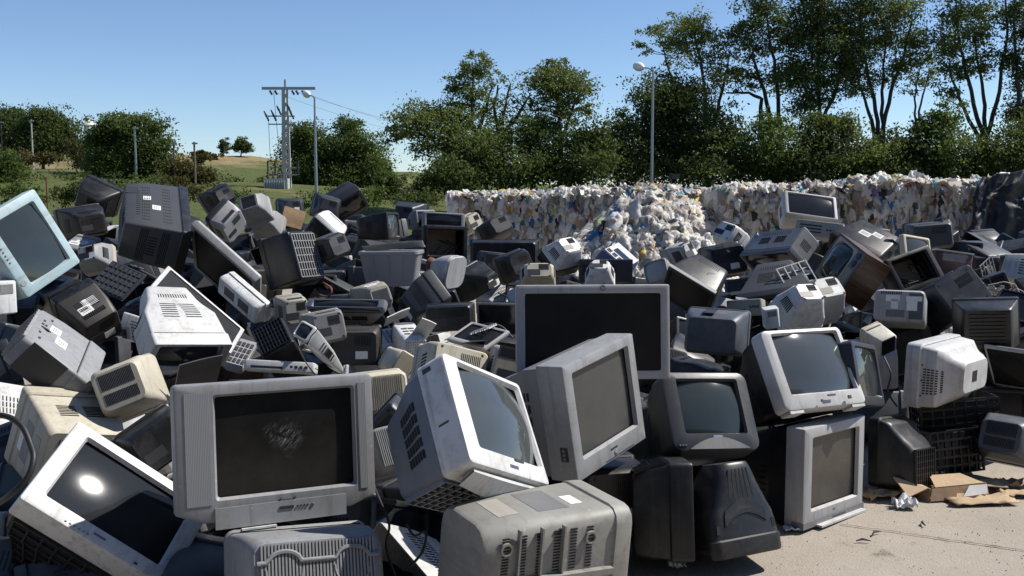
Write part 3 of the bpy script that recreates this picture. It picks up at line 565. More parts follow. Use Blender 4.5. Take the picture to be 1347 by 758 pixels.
# ------------------------------------------------------------------ unseen dark hall, inferred from screen reflections, added to darken glass and shaded fronts
def hall():
    root=empty('unseen_warehouse',(0,-13,0)); tag(root,'dark corrugated warehouse added behind the viewpoint to darken screens and shaded fronts, inferred from reflections','building')
    hm=simple('dark_cladding',(.035,.036,.04),.7); gm=simple('dark_gate',(.02,.022,.025),.6)
    for i in range(12):
        x=-30+i*5; m=MB(); m.abox(x,x+4.98,-.1,0,0,8.5)
        for k in range(10): m.abox(x+.1+k*.5,x+.3+k*.5,-.001,.05,.02,8.48)
        if i in (3,4,8): m=MB(); m.abox(x,x+4.98,-.1,0,4.5,8.5)
        o=m.build('wall_panel',hm,root); o['kind']='stuff'
    for i in (3,4,8):
        m=MB(); m.abox(-30+i*5+.02,-30+i*5+4.96,-.4,-.32,0,4.5); m.build('gate',gm,root)
    m=MB(); m.abox(-30.5,30.5,-14,.6,8.5,8.8); m.build('roof',hm,root)
    for x in (-30,30): m=MB(); m.abox(x-.1,x+.1,-14,-.12,0,8.49); m.build('side_wall',hm,root)
    m=MB(); m.abox(-29.8,29.8,-14,-13.8,0,8.49); m.build('rear_wall',hm,root)
hall()

# ------------------------------------------------------------------ builders for the scrap
def rr(w,h,r,cx=0,cz=0,n=3,cham=None):
    """rounded rectangle in x,z; cham=(dx,dz) cuts the two lower corners straight"""
    P=[]; r=min(r,w*.49,h*.49)
    for q,(sx,sz,a0) in enumerate(((1,-1,-90),(1,1,0),(-1,1,90),(-1,-1,180))):
        X=sx*(w/2-r);Z=sz*(h/2-r)
        for k in range(n+1):
            a=math.radians(a0+90*k/n)
            if cham and sz<0:
                t=k/n if sx>0 else 1-k/n
                P.append((cx+sx*(w/2-cham[0]*(1-t)),cz-h/2+cham[1]*t)); continue
            P.append((cx+X+r*math.cos(a),cz+Z+r*math.sin(a)))
    return P
def ring(P,y): return [Vector((x,y,z)) for x,z in P]
class Shell:
    """profile of a back casing: t 0..1 along the depth -> half width, bottom, top"""
    def __init__(s,W,H,D,bd,tp,shape):
        bw,bh,bz=tp; s.W,s.H,s.D,s.bd=W,H,D,bd
        if shape=='box': K=[(0,.0),(.55,.35),(1,1)]
        elif shape=='cone': K=[(0,0),(.12,.1),(.5,.5),(1,1)]
        elif shape=='tv': K=[(0,0),(.42,.10),(.62,.55),(.72,.72),(1,1)]
        else: K=[(0,0),(.3,.12),(.42,.32),(.7,.7),(1,1)]
        s.K=[(t,W/2*.965*(1-k)+W/2*bw*k,H*.02*(1-k)+H*bz*k,H*.97*(1-k)+H*(bz+bh)*k) for t,k in K]
    def sec(s,t):
        for a,b in zip(s.K,s.K[1:]):
            if t<=b[0]+1e-9:
                f=(t-a[0])/(b[0]-a[0]); return tuple(a[i]+(b[i]-a[i])*f for i in(1,2,3))
        return s.K[-1][1:]
    def pt(s,face,u,v):
        """T,D,L,R: u across, v along depth; B: u across (image left to right from behind is -u), v upward"""
        if face=='B':
            hw,zb,zt=s.sec(1); return Vector((hw*.94*(2*u-1),s.D,zb+(zt-zb)*v))
        hw,zb,zt=s.sec(v); y=s.bd+(s.D-s.bd)*v
        if face=='T': return Vector((hw*(2*u-1),y,zt))
        if face=='D': return Vector((hw*(2*u-1),y,zb))
        if face=='L': return Vector((-hw,y,zb+(zt-zb)*u))
        return Vector((hw,y,zb+(zt-zb)*u))
    def frame(s,face,u,v):
        e=.02; p=s.pt(face,u,v); a=(s.pt(face,min(1,u+e),v)-s.pt(face,max(0,u-e),v)).normalized(); b=(s.pt(face,u,min(1,v+e))-s.pt(face,u,max(0,v-e))).normalized()
        n=a.cross(b).normalized(); out={'T':(0,0,1),'D':(0,0,-1),'L':(-1,0,0),'R':(1,0,0),'B':(0,1,0)}[face]
        if n.dot(Vector(out))<0: n=-n
        return p,a,b,n
    def patch(s,mb,face,u,v,lu,lv,h,off=0):
        p,a,b,n=s.frame(face,u,v); mb.box(p+n*(off+h/2-.002),a*lu/2,b*lv/2,n*(h/2+.002))
def slots(sh,face,u0,u1,v0,v1,nu,nv,lu,lv,parent,name='vent_grille',mat=None,h=.0015):
    mb=MB()
    for i in range(nu):
        for j in range(nv):
            sh.patch(mb,face,u0+(u1-u0)*(i+.5)/nu,v0+(v1-v0)*(j+.5)/nv,lu,lv,h)
    ob=mb.build(name,mat or M['vent'],parent); ob['kind']='stuff'; return ob
def lattice(sh,face,nu,nv,mat,parent,u0=.04,u1=.96,v0=.06,v1=.94):
    for i in range(nu+1):
        m=MB(); u=u0+(u1-u0)*i/nu
        for j in range(6): sh.patch(m,face,u,v0+(v1-v0)*(j+.5)/6,.007,(sh.pt(face,u,v1)-sh.pt(face,u,v0)).length/6*1.02,.014)
        m.build('bar',mat,parent)
    for j in range(nv+1):
        m=MB(); v=v0+(v1-v0)*j/nv
        for i in range(6): sh.patch(m,face,u0+(u1-u0)*(i+.5)/6,v,(sh.pt(face,u1,v)-sh.pt(face,u0,v)).length/6*1.02,.007,.011)
        m.build('bar',mat,parent)
def text_mesh(s,size,mat,parent,name='logo',ext=.0008):
    c=bpy.data.curves.new('t','FONT'); c.body=s; c.size=size; c.extrude=ext; c.align_x='CENTER'; c.align_y='CENTER'
    o=bpy.data.objects.new('t',c); COL.objects.link(o); dg=bpy.context.evaluated_depsgraph_get(); me=bpy.data.meshes.new_from_object(o.evaluated_get(dg)); bpy.data.objects.remove(o); 
    me.materials.clear(); me.materials.append(mat); ob=bpy.data.objects.new(name,me); link(ob,parent); ob.rotation_euler=(math.pi/2,0,0); return ob
def bezel(W,H,bd,m,mat,root,rad=.015,orad=None,cham=None,bulge=0,rim=None,inner=.02):
    l,r,t,b=m; x0,x1=-W/2+W*l,W/2-W*r; z0,z1=H*b,H-H*t
    rings=[]; rad=min(rad,.12)
    base=rr(W,H,rad,0,H/2,3,cham); 
    def ins(e): return rr(W-2*e,H-2*e,max(.004,rad-e),0,H/2,3,cham)
    ow=rr(x1-x0,z1-z0,.012,(x0+x1)/2,(z0+z1)/2); iw=rr(x1-x0-.018,z1-z0-.018,.010,(x0+x1)/2,(z0+z1)/2)
    def bl(P,y): return [Vector((x,y-bulge*(1-(2*x/W)**2)*(1-.5*(2*(z-H/2)/H)**2),z)) for x,z in P]
    rings=[ring(ins(.010),bd+.004),ring(base,bd-.004),ring(base,.012),bl(ins(.003),.003),bl(ins(.010),0),bl(ow,0),bl(iw,inner-.004)]
    mb=MB(); mb.loft(rings,False,False); o=mb.build('bezel',mat,root,38)
    return o,(x0,x1,z0,z1)
def screen(x0,x1,z0,z1,mat,root,bulge=.022,y0=.022,n=10):
    mb=MB(); e=.012
    for j in range(n+1):
        for i in range(n+1):
            u=2*i/n-1;v=2*j/n-1; mb.v.append(((x0+x1)/2+u*((x1-x0)/2+e),y0-bulge*(1-u*u)*.5-bulge*(1-v*v)*.5+.004,(z0+z1)/2+v*((z1-z0)/2+e)))
    mb.f=[(j*(n+1)+i,j*(n+1)+i+1,(j+1)*(n+1)+i+1,(j+1)*(n+1)+i) for j in range(n) for i in range(n)]
    return mb.build('screen',mat,root,180)
def crt(root,W,H,D,tp,o):
    bz=M[o.get('bezel','grey2')]; sm=M[o.get('shell','grey2')]; bd=o.get('bd',.07); rad=o.get('rad',.02); st=o.get('style',''); shape=o.get('shape','')
    m=o.get('m',(.08,.08,.08,.11)); scr=o.get('screen','glass')
    bd=min(bd,D*.4)
    cham=(.13*W,.075*H) if st=='wide_silver' else None
    bul=.035 if st in('curved','curved_feet') else (.02 if st=='dome_frame' else 0)
    B,(x0,x1,z0,z1)=bezel(W,H,bd,m,bz,root,rad,cham=cham,bulge=bul)
    if scr!='none':
        flat=st in('wide_silver','white_flat','flat_logo','flat_strip')
        screen(x0,x1,z0,z1,S[scr],root,(.006 if flat else .03)+bul*.8,.022 if not bul else .03)
    else:
        c=MB(); c.abox(x0+.03,x1-.03,D*.62,D*.64,z0,z1); c.build('inner_board',M['card'],root)
        for k in range(7):
            a=Vector((rnd.uniform(x0,x1),D*.55,rnd.uniform(z0,z1))); b=MB(); b.tube([a,a+Vector((rnd.uniform(-.1,.1),-.12,-.06)),Vector((rnd.uniform(x0,x1),.06,z0+.03))],.004,5); b.build('loose_wire',M['rubber'],root)
    sh=Shell(W,H,D,bd,tp,shape)
    rings=[]; n=len(sh.K)
    ts=[k[0] for k in sh.K]; 
    if shape in('','tv','cone'): ts=sorted(set(ts+[(a+b)/2 for a,b in zip(ts,ts[1:])]))
    for t in ts:
        hw,zb,zt=sh.sec(t); r=min(.055,rad)*(.7+.8*t)
        rings.append(ring(rr(2*hw,zt-zb,r,0,(zb+zt)/2),bd+(D-bd)*t-(.010 if t==1 else 0)))
    if scr=='none': rings=rings
    hw,zb,zt=sh.sec(1); rings.append(ring(rr(2*hw-.018,zt-zb-.018,min(.055,rad)*1.2,0,(zb+zt)/2),D))
    mb=MB(); mb.loft(rings,False,True)
    SH=mb.build('back_shell',sm,root,42)
    rim=min(.012,D*.05)
    # a seam between bezel and casing
    g=MB(); g.loft([ring(rr(W*.955,H*.95,rad,0,H/2),bd-.002),ring(rr(W*.955,H*.95,rad,0,H/2),bd+.006)],False,False); g.build('seam',M['vent'],SH)
    dn=o.get
    if dn('ventT'): slots(sh,'T',.22,.47,.30,.62,1,7,W*.2,.006,SH); slots(sh,'T',.53,.78,.30,.62,1,7,W*.2,.006,SH)
    if dn('ventL'): slots(sh,'L',.22,.8,.22,.62,5,6,H*.075,.012,SH)
    if dn('ventB'): slots(sh,'B',.12,.88,.55,.88,22,2,.004,.04,SH); slots(sh,'B',.12,.88,.18,.42,22,1,.004,.05,SH)
    if dn('lattice'):
        f=dn('lattice'); lattice(sh,f,9,6,M[dn('latcol','')] if dn('latcol') else (sm if f!='D' else sm),SH)
        if f in 'BDT':
            slots(sh,f,.04,.96,.06,.94,9,6,W*.075,(D if f!='B' else H)*.085,SH,'recess',M['vent'],.0012)  # flat near-black patches paint the shade in the gaps between the bars
    if dn('ribs'):
        f=dn('ribs'); wide=st=='' and W>.5
        nn=9 if shape=='cone' else 22
        for k in range(nn):
            mm=MB()
            if shape=='cone': sh.patch(mm,f,.5,.1+.8*(k+.5)/nn,W*tp[0]*.72,.012,.012)
            else: sh.patch(mm,f,.06+.88*(k+.5)/nn,.5,W*.014,H*tp[1]*.86,.008)
            mm.build('rib',sm,SH)
    if dn('sticker'):
        f=dn('sticker')
        for (u,v,a,b) in (((.42,.45,.09,.06),(.62,.62,.08,.055)) if f!='B' else ((.6,.4,.08,.05),)):
            mm=MB(); sh.patch(mm,f,u,v,a,b,.001); sk=mm.build('paper_label',M['paper'],SH)
            ln=MB()
            for k in range(3): sh.patch(ln,f,u,v+(-.04+.04*k),a*.7,.003,.0016)
            ln.build('print',M['ink'],sk)
    if dn('base'):
        b=MB(); b.lathe([(.02,-.055),(.11,-.055),(.125,-.045),(.12,-.035),(.07,-.02),(.06,.02)],24,Matrix.Translation((0,D*.5,0))); b.build('swivel_base',bz,root,40)
    if not (dn('lattice') or dn('ribs') or dn('ventB')) and st in('','curved','curved_feet','flat_logo','flat_strip','dome_frame','white_flat','wide_silver','vent_band','slots_all'):
        slots(sh,'B',.12,.52,.58,.84,11,2,.004,.030,SH); slots(sh,'T',.2,.8,.70,.86,12,1,.005,.03,SH)
        q=MB(); sh.patch(q,'B',.72,.35,.09,.045,.0015); sp_=q.build('socket_panel',M['ink'],SH)
        
        if rnd.random()<.3: q=MB(); sh.patch(q,'B',.35,.28,.07,.045,.001); q.build('paper_label',M['paper'],SH)
        for (u,v) in ((.1,.1),(.9,.1),(.1,.9),(.9,.9)): q=MB(); sh.patch(q,'B',u,v,.010,.010,.0015); q.build('screw_hole',M['vent'],SH)
        for f_ in 'LR': slots(sh,f_,.25,.75,.35,.6,7,1,.008,.06,SH)
    # ---- individual styles
    def btn(x,z,w_=.012,h_=.006,mat=None,name='button'):
        q=MB(); q.abox(x-w_/2,x+w_/2,-.004,.004,z-h_/2,z+h_/2); ob=q.build(name,mat or M['dgrey'],B); return ob
    def badge(x,z,w_,h_,mat=None,y=0):
        q=MB(); q.abox(x-w_/2,x+w_/2,-.0025+y,.003+y,z-h_/2,z+h_/2); ob=q.build('badge',mat or M['ink'],B); return ob
    if st=='wide_silver':
        for (xa,xb) in ((-W/2+.035,x0-.012),(x1+.012,W/2-.03)):
            q=MB(); q.abox(xa,xb,-.003,.004,z0-.012,z1+.008); gq=q.build('speaker_grille',M['grille'],B)
        q=MB(); q.abox(-W*.32,W*.335,-.005,.004,-.024,.050); fl=q.build('control_flap',M['silver'],root)
        for k in range(4):
            f=MB(); f.lathe([(.0035,-.003),(.0035,.003),(.001,.004)],8,Matrix.Translation((.06+k*.012,-.006,.028))@Matrix.Rotation(math.pi/2,4,'X')); f.build('button',M['dgrey'],fl)
        f=MB(); f.abox(-.005,.045,-.008,-.004,.022,.032); f.build('button',M['ink'],fl)
        f=MB(); f.lathe([(.006,-.003),(.006,.003),(.003,.004)],10,Matrix.Translation((.115,-.006,.028))@Matrix.Rotation(math.pi/2,4,'X')); f.build('button',M['grey'],fl)
        btn(.0,z0-.018,.006,.006,M['ink']); btn(.05,z0-.018,.006,.006,M['ink']); badge(.025,z0-.018,.028,.004,M['grey'])
        f=MB(); f.abox(-.14,-.02,-.022,-.004,-.034,-.028); f.build('torn_strip',M['white2'],root)
    elif st=='white_flat':
        badge(0,z0*.55,.05,.008,M['grey'])
        for k in range(6): btn(-.13+k*.018,z0*.28,.008,.005,M['grey2'])
        btn(.16,z0*.28,.014,.006,M['ink'])
    elif st in('curved','curved_feet'):
        badge(.02,z0*.72,.05,.009,M['ink'],-bul*.75)
        if st=='curved_feet':
            q=MB(); q.lathe([(.007,-.004),(.007,.002)],10,Matrix.Translation((-.05,-bul*.75,z0*.4))@Matrix.Rotation(math.pi/2,4,'X')); q.build('button',M['ink'],B)
            btn(.13,z0*.45,.018,.016,M['ink']).location=(0,-bul*.75,0)
            q=MB(); q.abox(-W*.46,-W*.30,.0,.07,-.014,-.001); q.build('foot',M['white2'],root); q=MB(); q.abox(W*.30,W*.46,.0,.07,-.014,-.001); q.build('foot',M['white2'],root)
        else:
            f=MB(); n=16; R1=[];R2=[]
            for k in range(n+1):
                x=-W*.42+W*.84*k/n; dz=-.025*math.sin(math.pi*k/n); R1.append((x,.02,-.004+dz*.2)); R2.append((x,.09,-.02+dz))
            f.add(R1+R2+[(a,b_,c-.012) for a,b_,c in R1+R2],[(i,i+1,i+n+2,i+n+1) for i in range(n)]+[(i+2*n+2+n+1,i+2*n+2+n+2,i+2*n+2+1,i+2*n+2) for i in range(n)]+[(i,i+2*n+2,i+2*n+3,i+1) for i in range(n)]); f.build('lower_lip',M['white2'],root)
            q=MB(); q.abox(-W/2-.002,-W/2+.004,bd*.35,bd*.7,H*.40,H*.415); q.build('slot',M['ink'],B); q=MB(); q.abox(-W/2-.002,-W/2+.004,bd*.5,bd*.8,H*.9,H*.94); q.build('slot',M['ink'],B)
    elif st=='flat_logo':
        badge(.01,z0*.66,.05,.007,M['ink']); q=MB(); q.lathe([(.011,-.003),(.011,.003),(.008,.004)],14,Matrix.Translation((.02,-.001,z0*.40))@Matrix.Rotation(math.pi/2,4,'X')); q.build('button',M['badge'],B)
        q=MB(); q.abox(-.06,W*.3,-.002,.002,z0*.16,z0*.19); q.build('groove',M['ink'],B)
        q=MB(); q.abox(-W/2-.002,-W/2+.003,.03,.065,H*.18,H*.30); pp=q.build('socket_panel',M['ink'],B)
        for k in range(3):
            q=MB(); q.lathe([(.007,-.003),(.007,.002)],8,Matrix.Translation((-W/2-.003,.047,H*(.205+.035*k)))@Matrix.Rotation(math.pi/2,4,'Y')); q.build('socket',M['grey'],pp)
    elif st=='dome_frame':
        badge(-.0,z0*.82,.045,.012,M['badge'],-.016)
        for k in range(7): btn(-.03+k*.014,z0*.36,.007,.006,M['silver']).location=(0,-.016,0)
        for k in range(3): btn(-.19+k*.014,z0*.34,.009,.007,M['ink']).location=(0,-.008,0)
        f=MB(); n=12; P=[];Q=[]
        for k in range(n+1):
            x=-.15+.3*k/n; P.append((x,-.0205,.004)); Q.append((x,-.0225,.006+.052*math.sin(math.pi*k/n)))
        f.add(P+Q+[(a,b_+.02,c) for a,b_,c in P+Q],[(i,i+1,i+n+2,i+n+1) for i in range(n)]+[(i+n+1,i+n+2,i+3*n+4,i+3*n+3) for i in range(n)]); f.build('control_panel',M['grey'],B)
    elif st=='flat_strip':
        q=MB(); q.abox(-W/2-.001,W/2+.001,-.004,bd*.6,-.002,z0*.42); stp=q.build('lower_strip',M['grey'],root)
        for k in range(8):
            f=MB(); f.abox(-.02+k*.016,-.012+k*.016,-.0065,-.003,.012,.018); f.build('button',M['dgrey'],stp)
        badge(.0,z0*.72,.022,.008,M['grey'])
        f=MB(); f.abox(-W*.30,W*.46,-.035,.0,-.004,.005); f.build('torn_strip',M['white2'],root)
    elif st=='side_logo':
        for k in range(5): btn(-.05+k*.02,z0*.4,.006,.006,M['dgrey'])
        q=MB(); q.lathe([(.016,-.004),(.016,.002)],14,Matrix.Translation((.15,0,z0*.42))@Matrix.Rotation(math.pi/2,4,'X')); q.build('button',M['grey2'],B); badge(-.15,z0*.5,.05,.012,M['grey'])
    elif st=='underside':
        for (u,v) in ((.2,.2),(.8,.2),(.2,.85),(.8,.85)):
            p,a,b,n=sh.frame('D',u,v); q=MB(); T=Matrix((a.to_4d(),b.to_4d(),n.to_4d(),(0,0,0,1))).transposed(); T[3][3]=1; T=Matrix.Translation(p)@Matrix((a,b,n)).transposed().to_4x4()
            q.lathe([(.021,0),(.021,.011),(.015,.011),(.015,.001)],14,T); q.build('foot_socket',sm,SH,40)
        for r_ in range(2):
            for k in range(6): slots(sh,'D',.1+.42*r_,.46+.42*r_,.16+.13*k,.24+.13*k,14,1,.0045,.024,SH)
        for k in range(3):
            q=MB(); sh.patch(q,'D',.5,.42+.17*k,W*.82,.006,.016); q.build('rib',sm,SH)
        q=MB()
        for k in range(5): sh.patch(q,'D',.5,.1+.17*k,.02,D*.15,.026)
        q.build('spine',sm,SH)
        F_=o.get('side','R'); q=MB(); sh.patch(q,F_,.5,.40,H*.5,D*.22,.001); q.build('recess',M['grey'],SH); q=MB(); sh.patch(q,F_,.5,.74,H*.42,D*.14,.001); q.build('panel',M['taupe'],SH)
        q=MB(); sh.patch(q,F_,.42,.18,.08,.045,.001); q.build('paper_label',M['paper'],SH)
    elif st=='ribbed':
        for k in range(34):
            q=MB(); u=.05+.9*k/33; sh.patch(q,'B',u,.56,.0058,H*tp[1]*.80,.010); q.build('rib',sm,SH)
        hw,zb,zt=sh.sec(1); P=[]
        for k in range(40):
            u=-1+2*k/39; x=u*hw*.92
            zz=zb+(zt-zb)*.80
            for c in (-.56,.56):
                dx=(u-c)/.26
                if abs(dx)<1: zz=zb+(zt-zb)*.80+math.sqrt(1-dx*dx)*.032
            P.append(Vector((x,D+.010,zz)))
        q=MB(); q.tube(P,.0075,6); q.build('moulding',sm,SH,60)
        for c in (-.56,.56):
            q=MB(); q.tube([Vector((hw*.92*c+.058*math.cos(a),D+.009,zb+(zt-zb)*.74+.07*math.sin(a))) for a in [math.pi+math.pi*k/14 for k in range(15)]],.004,6); q.build('moulding',sm,SH,60)
    elif st=='upended':
        for k in range(6): q=MB(); sh.patch(q,'T',.26+.095*k,.72,.008,D*.32,.0012); q.build('vent_slot',M['vent'],SH)
        for k in range(11):
            q=MB(); n=14; P=[]
            for i in range(n+1):
                u=.18+.64*i/n; v=.18+.20*(k/11)+.15*math.sin(math.pi*i/n); pnt,a,b,nn=sh.frame('T',u,v); P.append(pnt+nn*.002)
            q.tube(P,.0035,5); q.build('louvre',sm,SH,60)
        for u in (.08,.92): q=MB(); sh.patch(q,'T',u,.14,.02,.035,.0015); q.build('clip_hole',M['vent'],SH)
    elif st=='side_vents':
        for k in range(5): slots(sh,'R',.22,.66,.10+.105*k,.15+.105*k,10,1,.007,.0145,SH)
        q=MB(); sh.patch(q,'B',.55,.5,.07,.06,.0015); q.build('socket_hole',M['vent'],SH)
        for u in (.2,.45,.7): q=MB(); sh.patch(q,'R',u,.06,.008,.008,.0015); q.build('screw_hole',M['vent'],SH)
    elif st=='slots_all':
        for f in 'TL':
            slots(sh,f,.1,.9,.56,.72,12,5,.022,.006,SH); slots(sh,f,.1,.9,.18,.34,12,5,.022,.006,SH)
        slots(sh,'B',.1,.9,.1,.9,6,9,.022,.012,SH); q=MB(); sh.patch(q,'T',.8,.9,.14,.09,.0015); q.build('socket_panel',M['ink'],SH)
    elif st=='sockets':
        for (u,v) in ((.6,.86),(.7,.86),(.6,.80),(.35,.84),(.2,.8),(.82,.75)): q=MB(); sh.patch(q,'T',u,v,.02,.012,.0015); q.build('socket_hole',M['ink'],SH)
        q=MB(); sh.patch(q,'L',.5,.5,H*.9,D*.5,.002); q.build('side_panel',M['dgrey'],SH)
    elif st=='recess_back':
        q=MB(); sh.patch(q,'B',.3,.5,W*.26,H*.42,.0015); q.build('recess',M['dgrey'],SH); q=MB(); sh.patch(q,'B',.7,.5,W*.26,H*.42,.0015); q.build('recess',M['dgrey'],SH)
    elif st=='openings':
        for i in range(2):
            for j in range(3): q=MB(); sh.patch(q,'T',.36+.3*i,.3+.17*j,.035,.016,.0015); q.build('opening',M['vent'],SH)
    elif st=='vent_band':
        slots(sh,'B',.06,.94,.80,.94,30,1,.0045,.04,SH); q=MB(); sh.patch(q,'B',.5,.87,W*.84,.055,.001); q.build('vent_panel',M['dgrey2'],SH)
    elif st=='stripe':
        q=MB(); sh.patch(q,'T',.6,.5,W*.18,D*.6,.0015); q.build('stripe',M['black'],SH)
    elif st=='back_panels':
        q=MB(); sh.patch(q,'B',.16,.5,W*.26,H*.78,.0012); q.build('recess',M['slate'],SH); q=MB(); sh.patch(q,'B',.58,.26,W*.36,H*.22,.0012); q.build('recess',M['grey'],SH)
        for (u,v,a,b) in ((.64,.74,.08,.04),(.60,.56,.04,.06),(.2,.74,.09,.03),(.24,.52,.06,.06)): q=MB(); sh.patch(q,'B',u,v,a,b,.002); q.build('paper_label',M['paper'],SH)
        slots(sh,'B',.45,.9,.86,.96,10,1,.006,.02,SH)
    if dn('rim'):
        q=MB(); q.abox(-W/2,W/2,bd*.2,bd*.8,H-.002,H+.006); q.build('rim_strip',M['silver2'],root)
def flat(root,W,H,D,tp,o):
    D=max(D,.03); m=o.get('m',(.04,.04,.04,.06)); B,(x0,x1,z0,z1)=bezel(W,H,D*.6,m,M[o.get('bezel','black')],root,.008,inner=.008)
    screen(x0,x1,z0,z1,S[o.get('screen','black')],root,0.0,.006,2)
    mb=MB(); mb.loft([ring(rr(W*.99,H*.98,.012,0,H/2),D*.55),ring(rr(W*.97,H*.95,.015,0,H/2),D*.8),ring(rr(W*.8,H*.7,.02,0,H/2),D)],False,True); mb.build('back_shell',M[o.get('shell','black')],root,40)
    if o.get('style')=='round_logo':
        q=MB(); q.lathe([(.014,-.002),(.014,.002),(.012,.003)],20,Matrix.Translation((.045,0,H-H*m[2]/2))@Matrix.Rotation(math.pi/2,4,'X')); bd_=q.build('badge',M['grey'],B)
        t=text_mesh('hp',.018,M['white'],bd_,'logo'); t.location=(.045,-.0035,H-H*m[2]/2+.001); t.rotation_euler=(math.pi/2,0,0)
    if o.get('screen')=='pads':
        for i in range(7):
            for j in range(5): q=MB(); q.abox(x0+(x1-x0)*(i+.15)/7,x0+(x1-x0)*(i+.85)/7,-.004,.006,z0+(z1-z0)*(j+.15)/5,z0+(z1-z0)*(j+.85)/5); q.build('pad',M['dgrey2'],root)
def box(root,W,H,D,tp,o):
    c=M[o.get('col','grey2')]
    mb=MB(); R=[]
    for z,e in ((0,.006),(.006,0),(H-.008,0),(H-.002,.003),(H,.010)): R.append([Vector((x,y,z)) for x,y in [(p[0],p[1]) for p in rr(W-2*e,D-2*e,.014,0,D/2)]])
    mb.loft(R); b=mb.build('case',c,root,40)
    q=MB(); q.abox(-W/2-.001,W/2+.001,.02,D-.02,H*.48,H*.48+.003); q.build('seam',M['vent'],root)
    if o.get('slots'):
        for k in range(3 if H>.1 else 1): q=MB(); q.abox(-W*.40,W*.05,-.002,.003,H*(.25+.2*k),H*(.25+.2*k)+.012); q.build('slot',M['ink'],root)
        for k in range(4): q=MB(); q.abox(W*(.15+.07*k),W*(.19+.07*k),-.004,.003,H*.5-.006,H*.5+.006); q.build('button',M['dgrey'],root)
    else:
        q=MB(); q.abox(-W*.3,W*.3,-.002,.003,H*.62,H*.9); q.build('panel',M['grey2'],root)
    if o.get('top'): q=MB(); q.abox(-W*.5-.004,W*.5+.004,-.004,D+.004,H,H+.012); q.build('top',M[o['top']],root)
def tub(root,W,H,D,tp,o):
    t=.004; R=[]
    def rg(s,z,n=6):
        return [Vector((p[0],p[1]+D/2,z)) for p in rr(W*s,D*s,.05,0,0,n)]
    outer=[rg(.76,0),rg(.80,.02),rg(.95,H*.88),rg(.955,H*.89),rg(1.0,H*.9),rg(1.0,H*.98),rg(.97,H)]; inner=[rg(.93,H*.99),rg(.92,H*.88),rg(.77,.03),rg(.73,.012)]
    mb=MB(); mb.loft(outer+inner,True,True); mb.build('wall',M['greyclear'],root,40)
    for k in range(3):
        x=-W*.25+k*W*.25; q=MB(); q.tube([(x*.8,D*.5-D*.40*.98,.03),(x,D*.5-D*.475*1.0,H*.86)],.007,6); q.build('ridge',M['greyclear'],root,60)
def crate(root,W,H,D,tp,o):
    k=M['black']; e=.012
    for i in range(8):
        q=MB(); x=-W/2+W*i/7; q.abox(x-.005,x+.005,0,.012,0,H); q.build('bar',k,root); q=MB(); q.abox(x-.005,x+.005,D-.012,D,0,H); q.build('bar',k,root)
    for j in range(6):
        z=H*j/5; q=MB(); q.abox(-W/2,W/2,-.003,.010,z-.005 if j else 0,z+.006); q.build('bar',k,root)
    for x in (-W/2,W/2-.01):
        for j in range(6): q=MB(); q.abox(x,x+.010,.012,D-.012,H*j/5-.004 if j else .001,H*j/5+.006); q.build('bar',k,root)
        for i in range(5): q=MB(); q.abox(x+.001,x+.009,D*(i+.8)/6.,D*(i+.8)/6.+.01,0,H); q.build('bar',k,root)
    q=MB(); q.abox(-W/2+.01,W/2-.01,.012,D-.012,.002,.008); q.build('floor',k,root)
    q=MB(); q.abox(-W*.44,W*.44,D*.3,D*.7,.01,H*.9); q.build('inner_casing',M['dgrey'],root)
def sheet(root,W,H,D,tp,o):
    mb=MB(); n=6; thin='y' if D<.03 else 'z'; a=W; b=H if thin=='y' else D
    for s in (0,1):
        for j in range(n+1):
            for i in range(n+1):
                u=i/n-.5;v=j/n; k=.05*min(a,b)*(math.sin(u*4+1)+.7*math.cos(v*5))*.5+(.006 if s else 0)
                mb.v.append((u*a,k,v*b) if thin=='y' else (u*a,v*b,k))
    N1=(n+1)**2
    F=[(j*(n+1)+i,j*(n+1)+i+1,(j+1)*(n+1)+i+1,(j+1)*(n+1)+i) for j in range(n) for i in range(n)]
    mb.f=[f[::-1] for f in F]+[tuple(x+N1 for x in f) for f in F]
    edge=[i for i in range(n+1)]+[j*(n+1)+n for j in range(1,n+1)]+[n*(n+1)+i for i in range(n-1,-1,-1)]+[j*(n+1) for j in range(n-1,0,-1)]
    for p,q in zip(edge,edge[1:]+edge[:1]): mb.f.append((p,q,q+N1,p+N1))
    me=bpy.data.meshes.new(root.name); me.from_pydata(mb.v,[],mb.f); me.materials.append(M[o.get('col','white')]); return me
def phone(root,W,H,D,tp,o):
    mb=MB(); R=[]
    for z,e in ((0,.004),(H*.3,0),(H*.85,.004),(H,.014)): R.append([Vector((p[0],p[1]+D/2,z)) for p in rr(W-2*e,D-2*e,.02,0,0)])
    mb.loft(R); mb.build('case',M[o.get('col2',o.get('col','grey2'))],root,40)
    q=MB(); q.abox(-W*.44,W*.44,D*.05,D*.95,H-.002,H+.006); top=q.build('top_panel',M[o.get('col','white2')],root)
    if o.get('win'): q=MB(); q.abox(-W*.28,W*.28,D*.35,D*.62,H+.006,H+.009); q.build('display',S['dark'],top)
    for j in range(4):
        for i in range(4):
            if o.get('win') and j>1: continue
            q=MB(); x=-W*.33+i*W*.22; y=D*(.10+.20*j if not o.get('win') else .10+.10*j); q.abox(x-W*.08,x+W*.08,y,y+D*(.13 if not o.get('win') else .06),H+.006,H+.011); q.build('key',M['dgrey'],top)
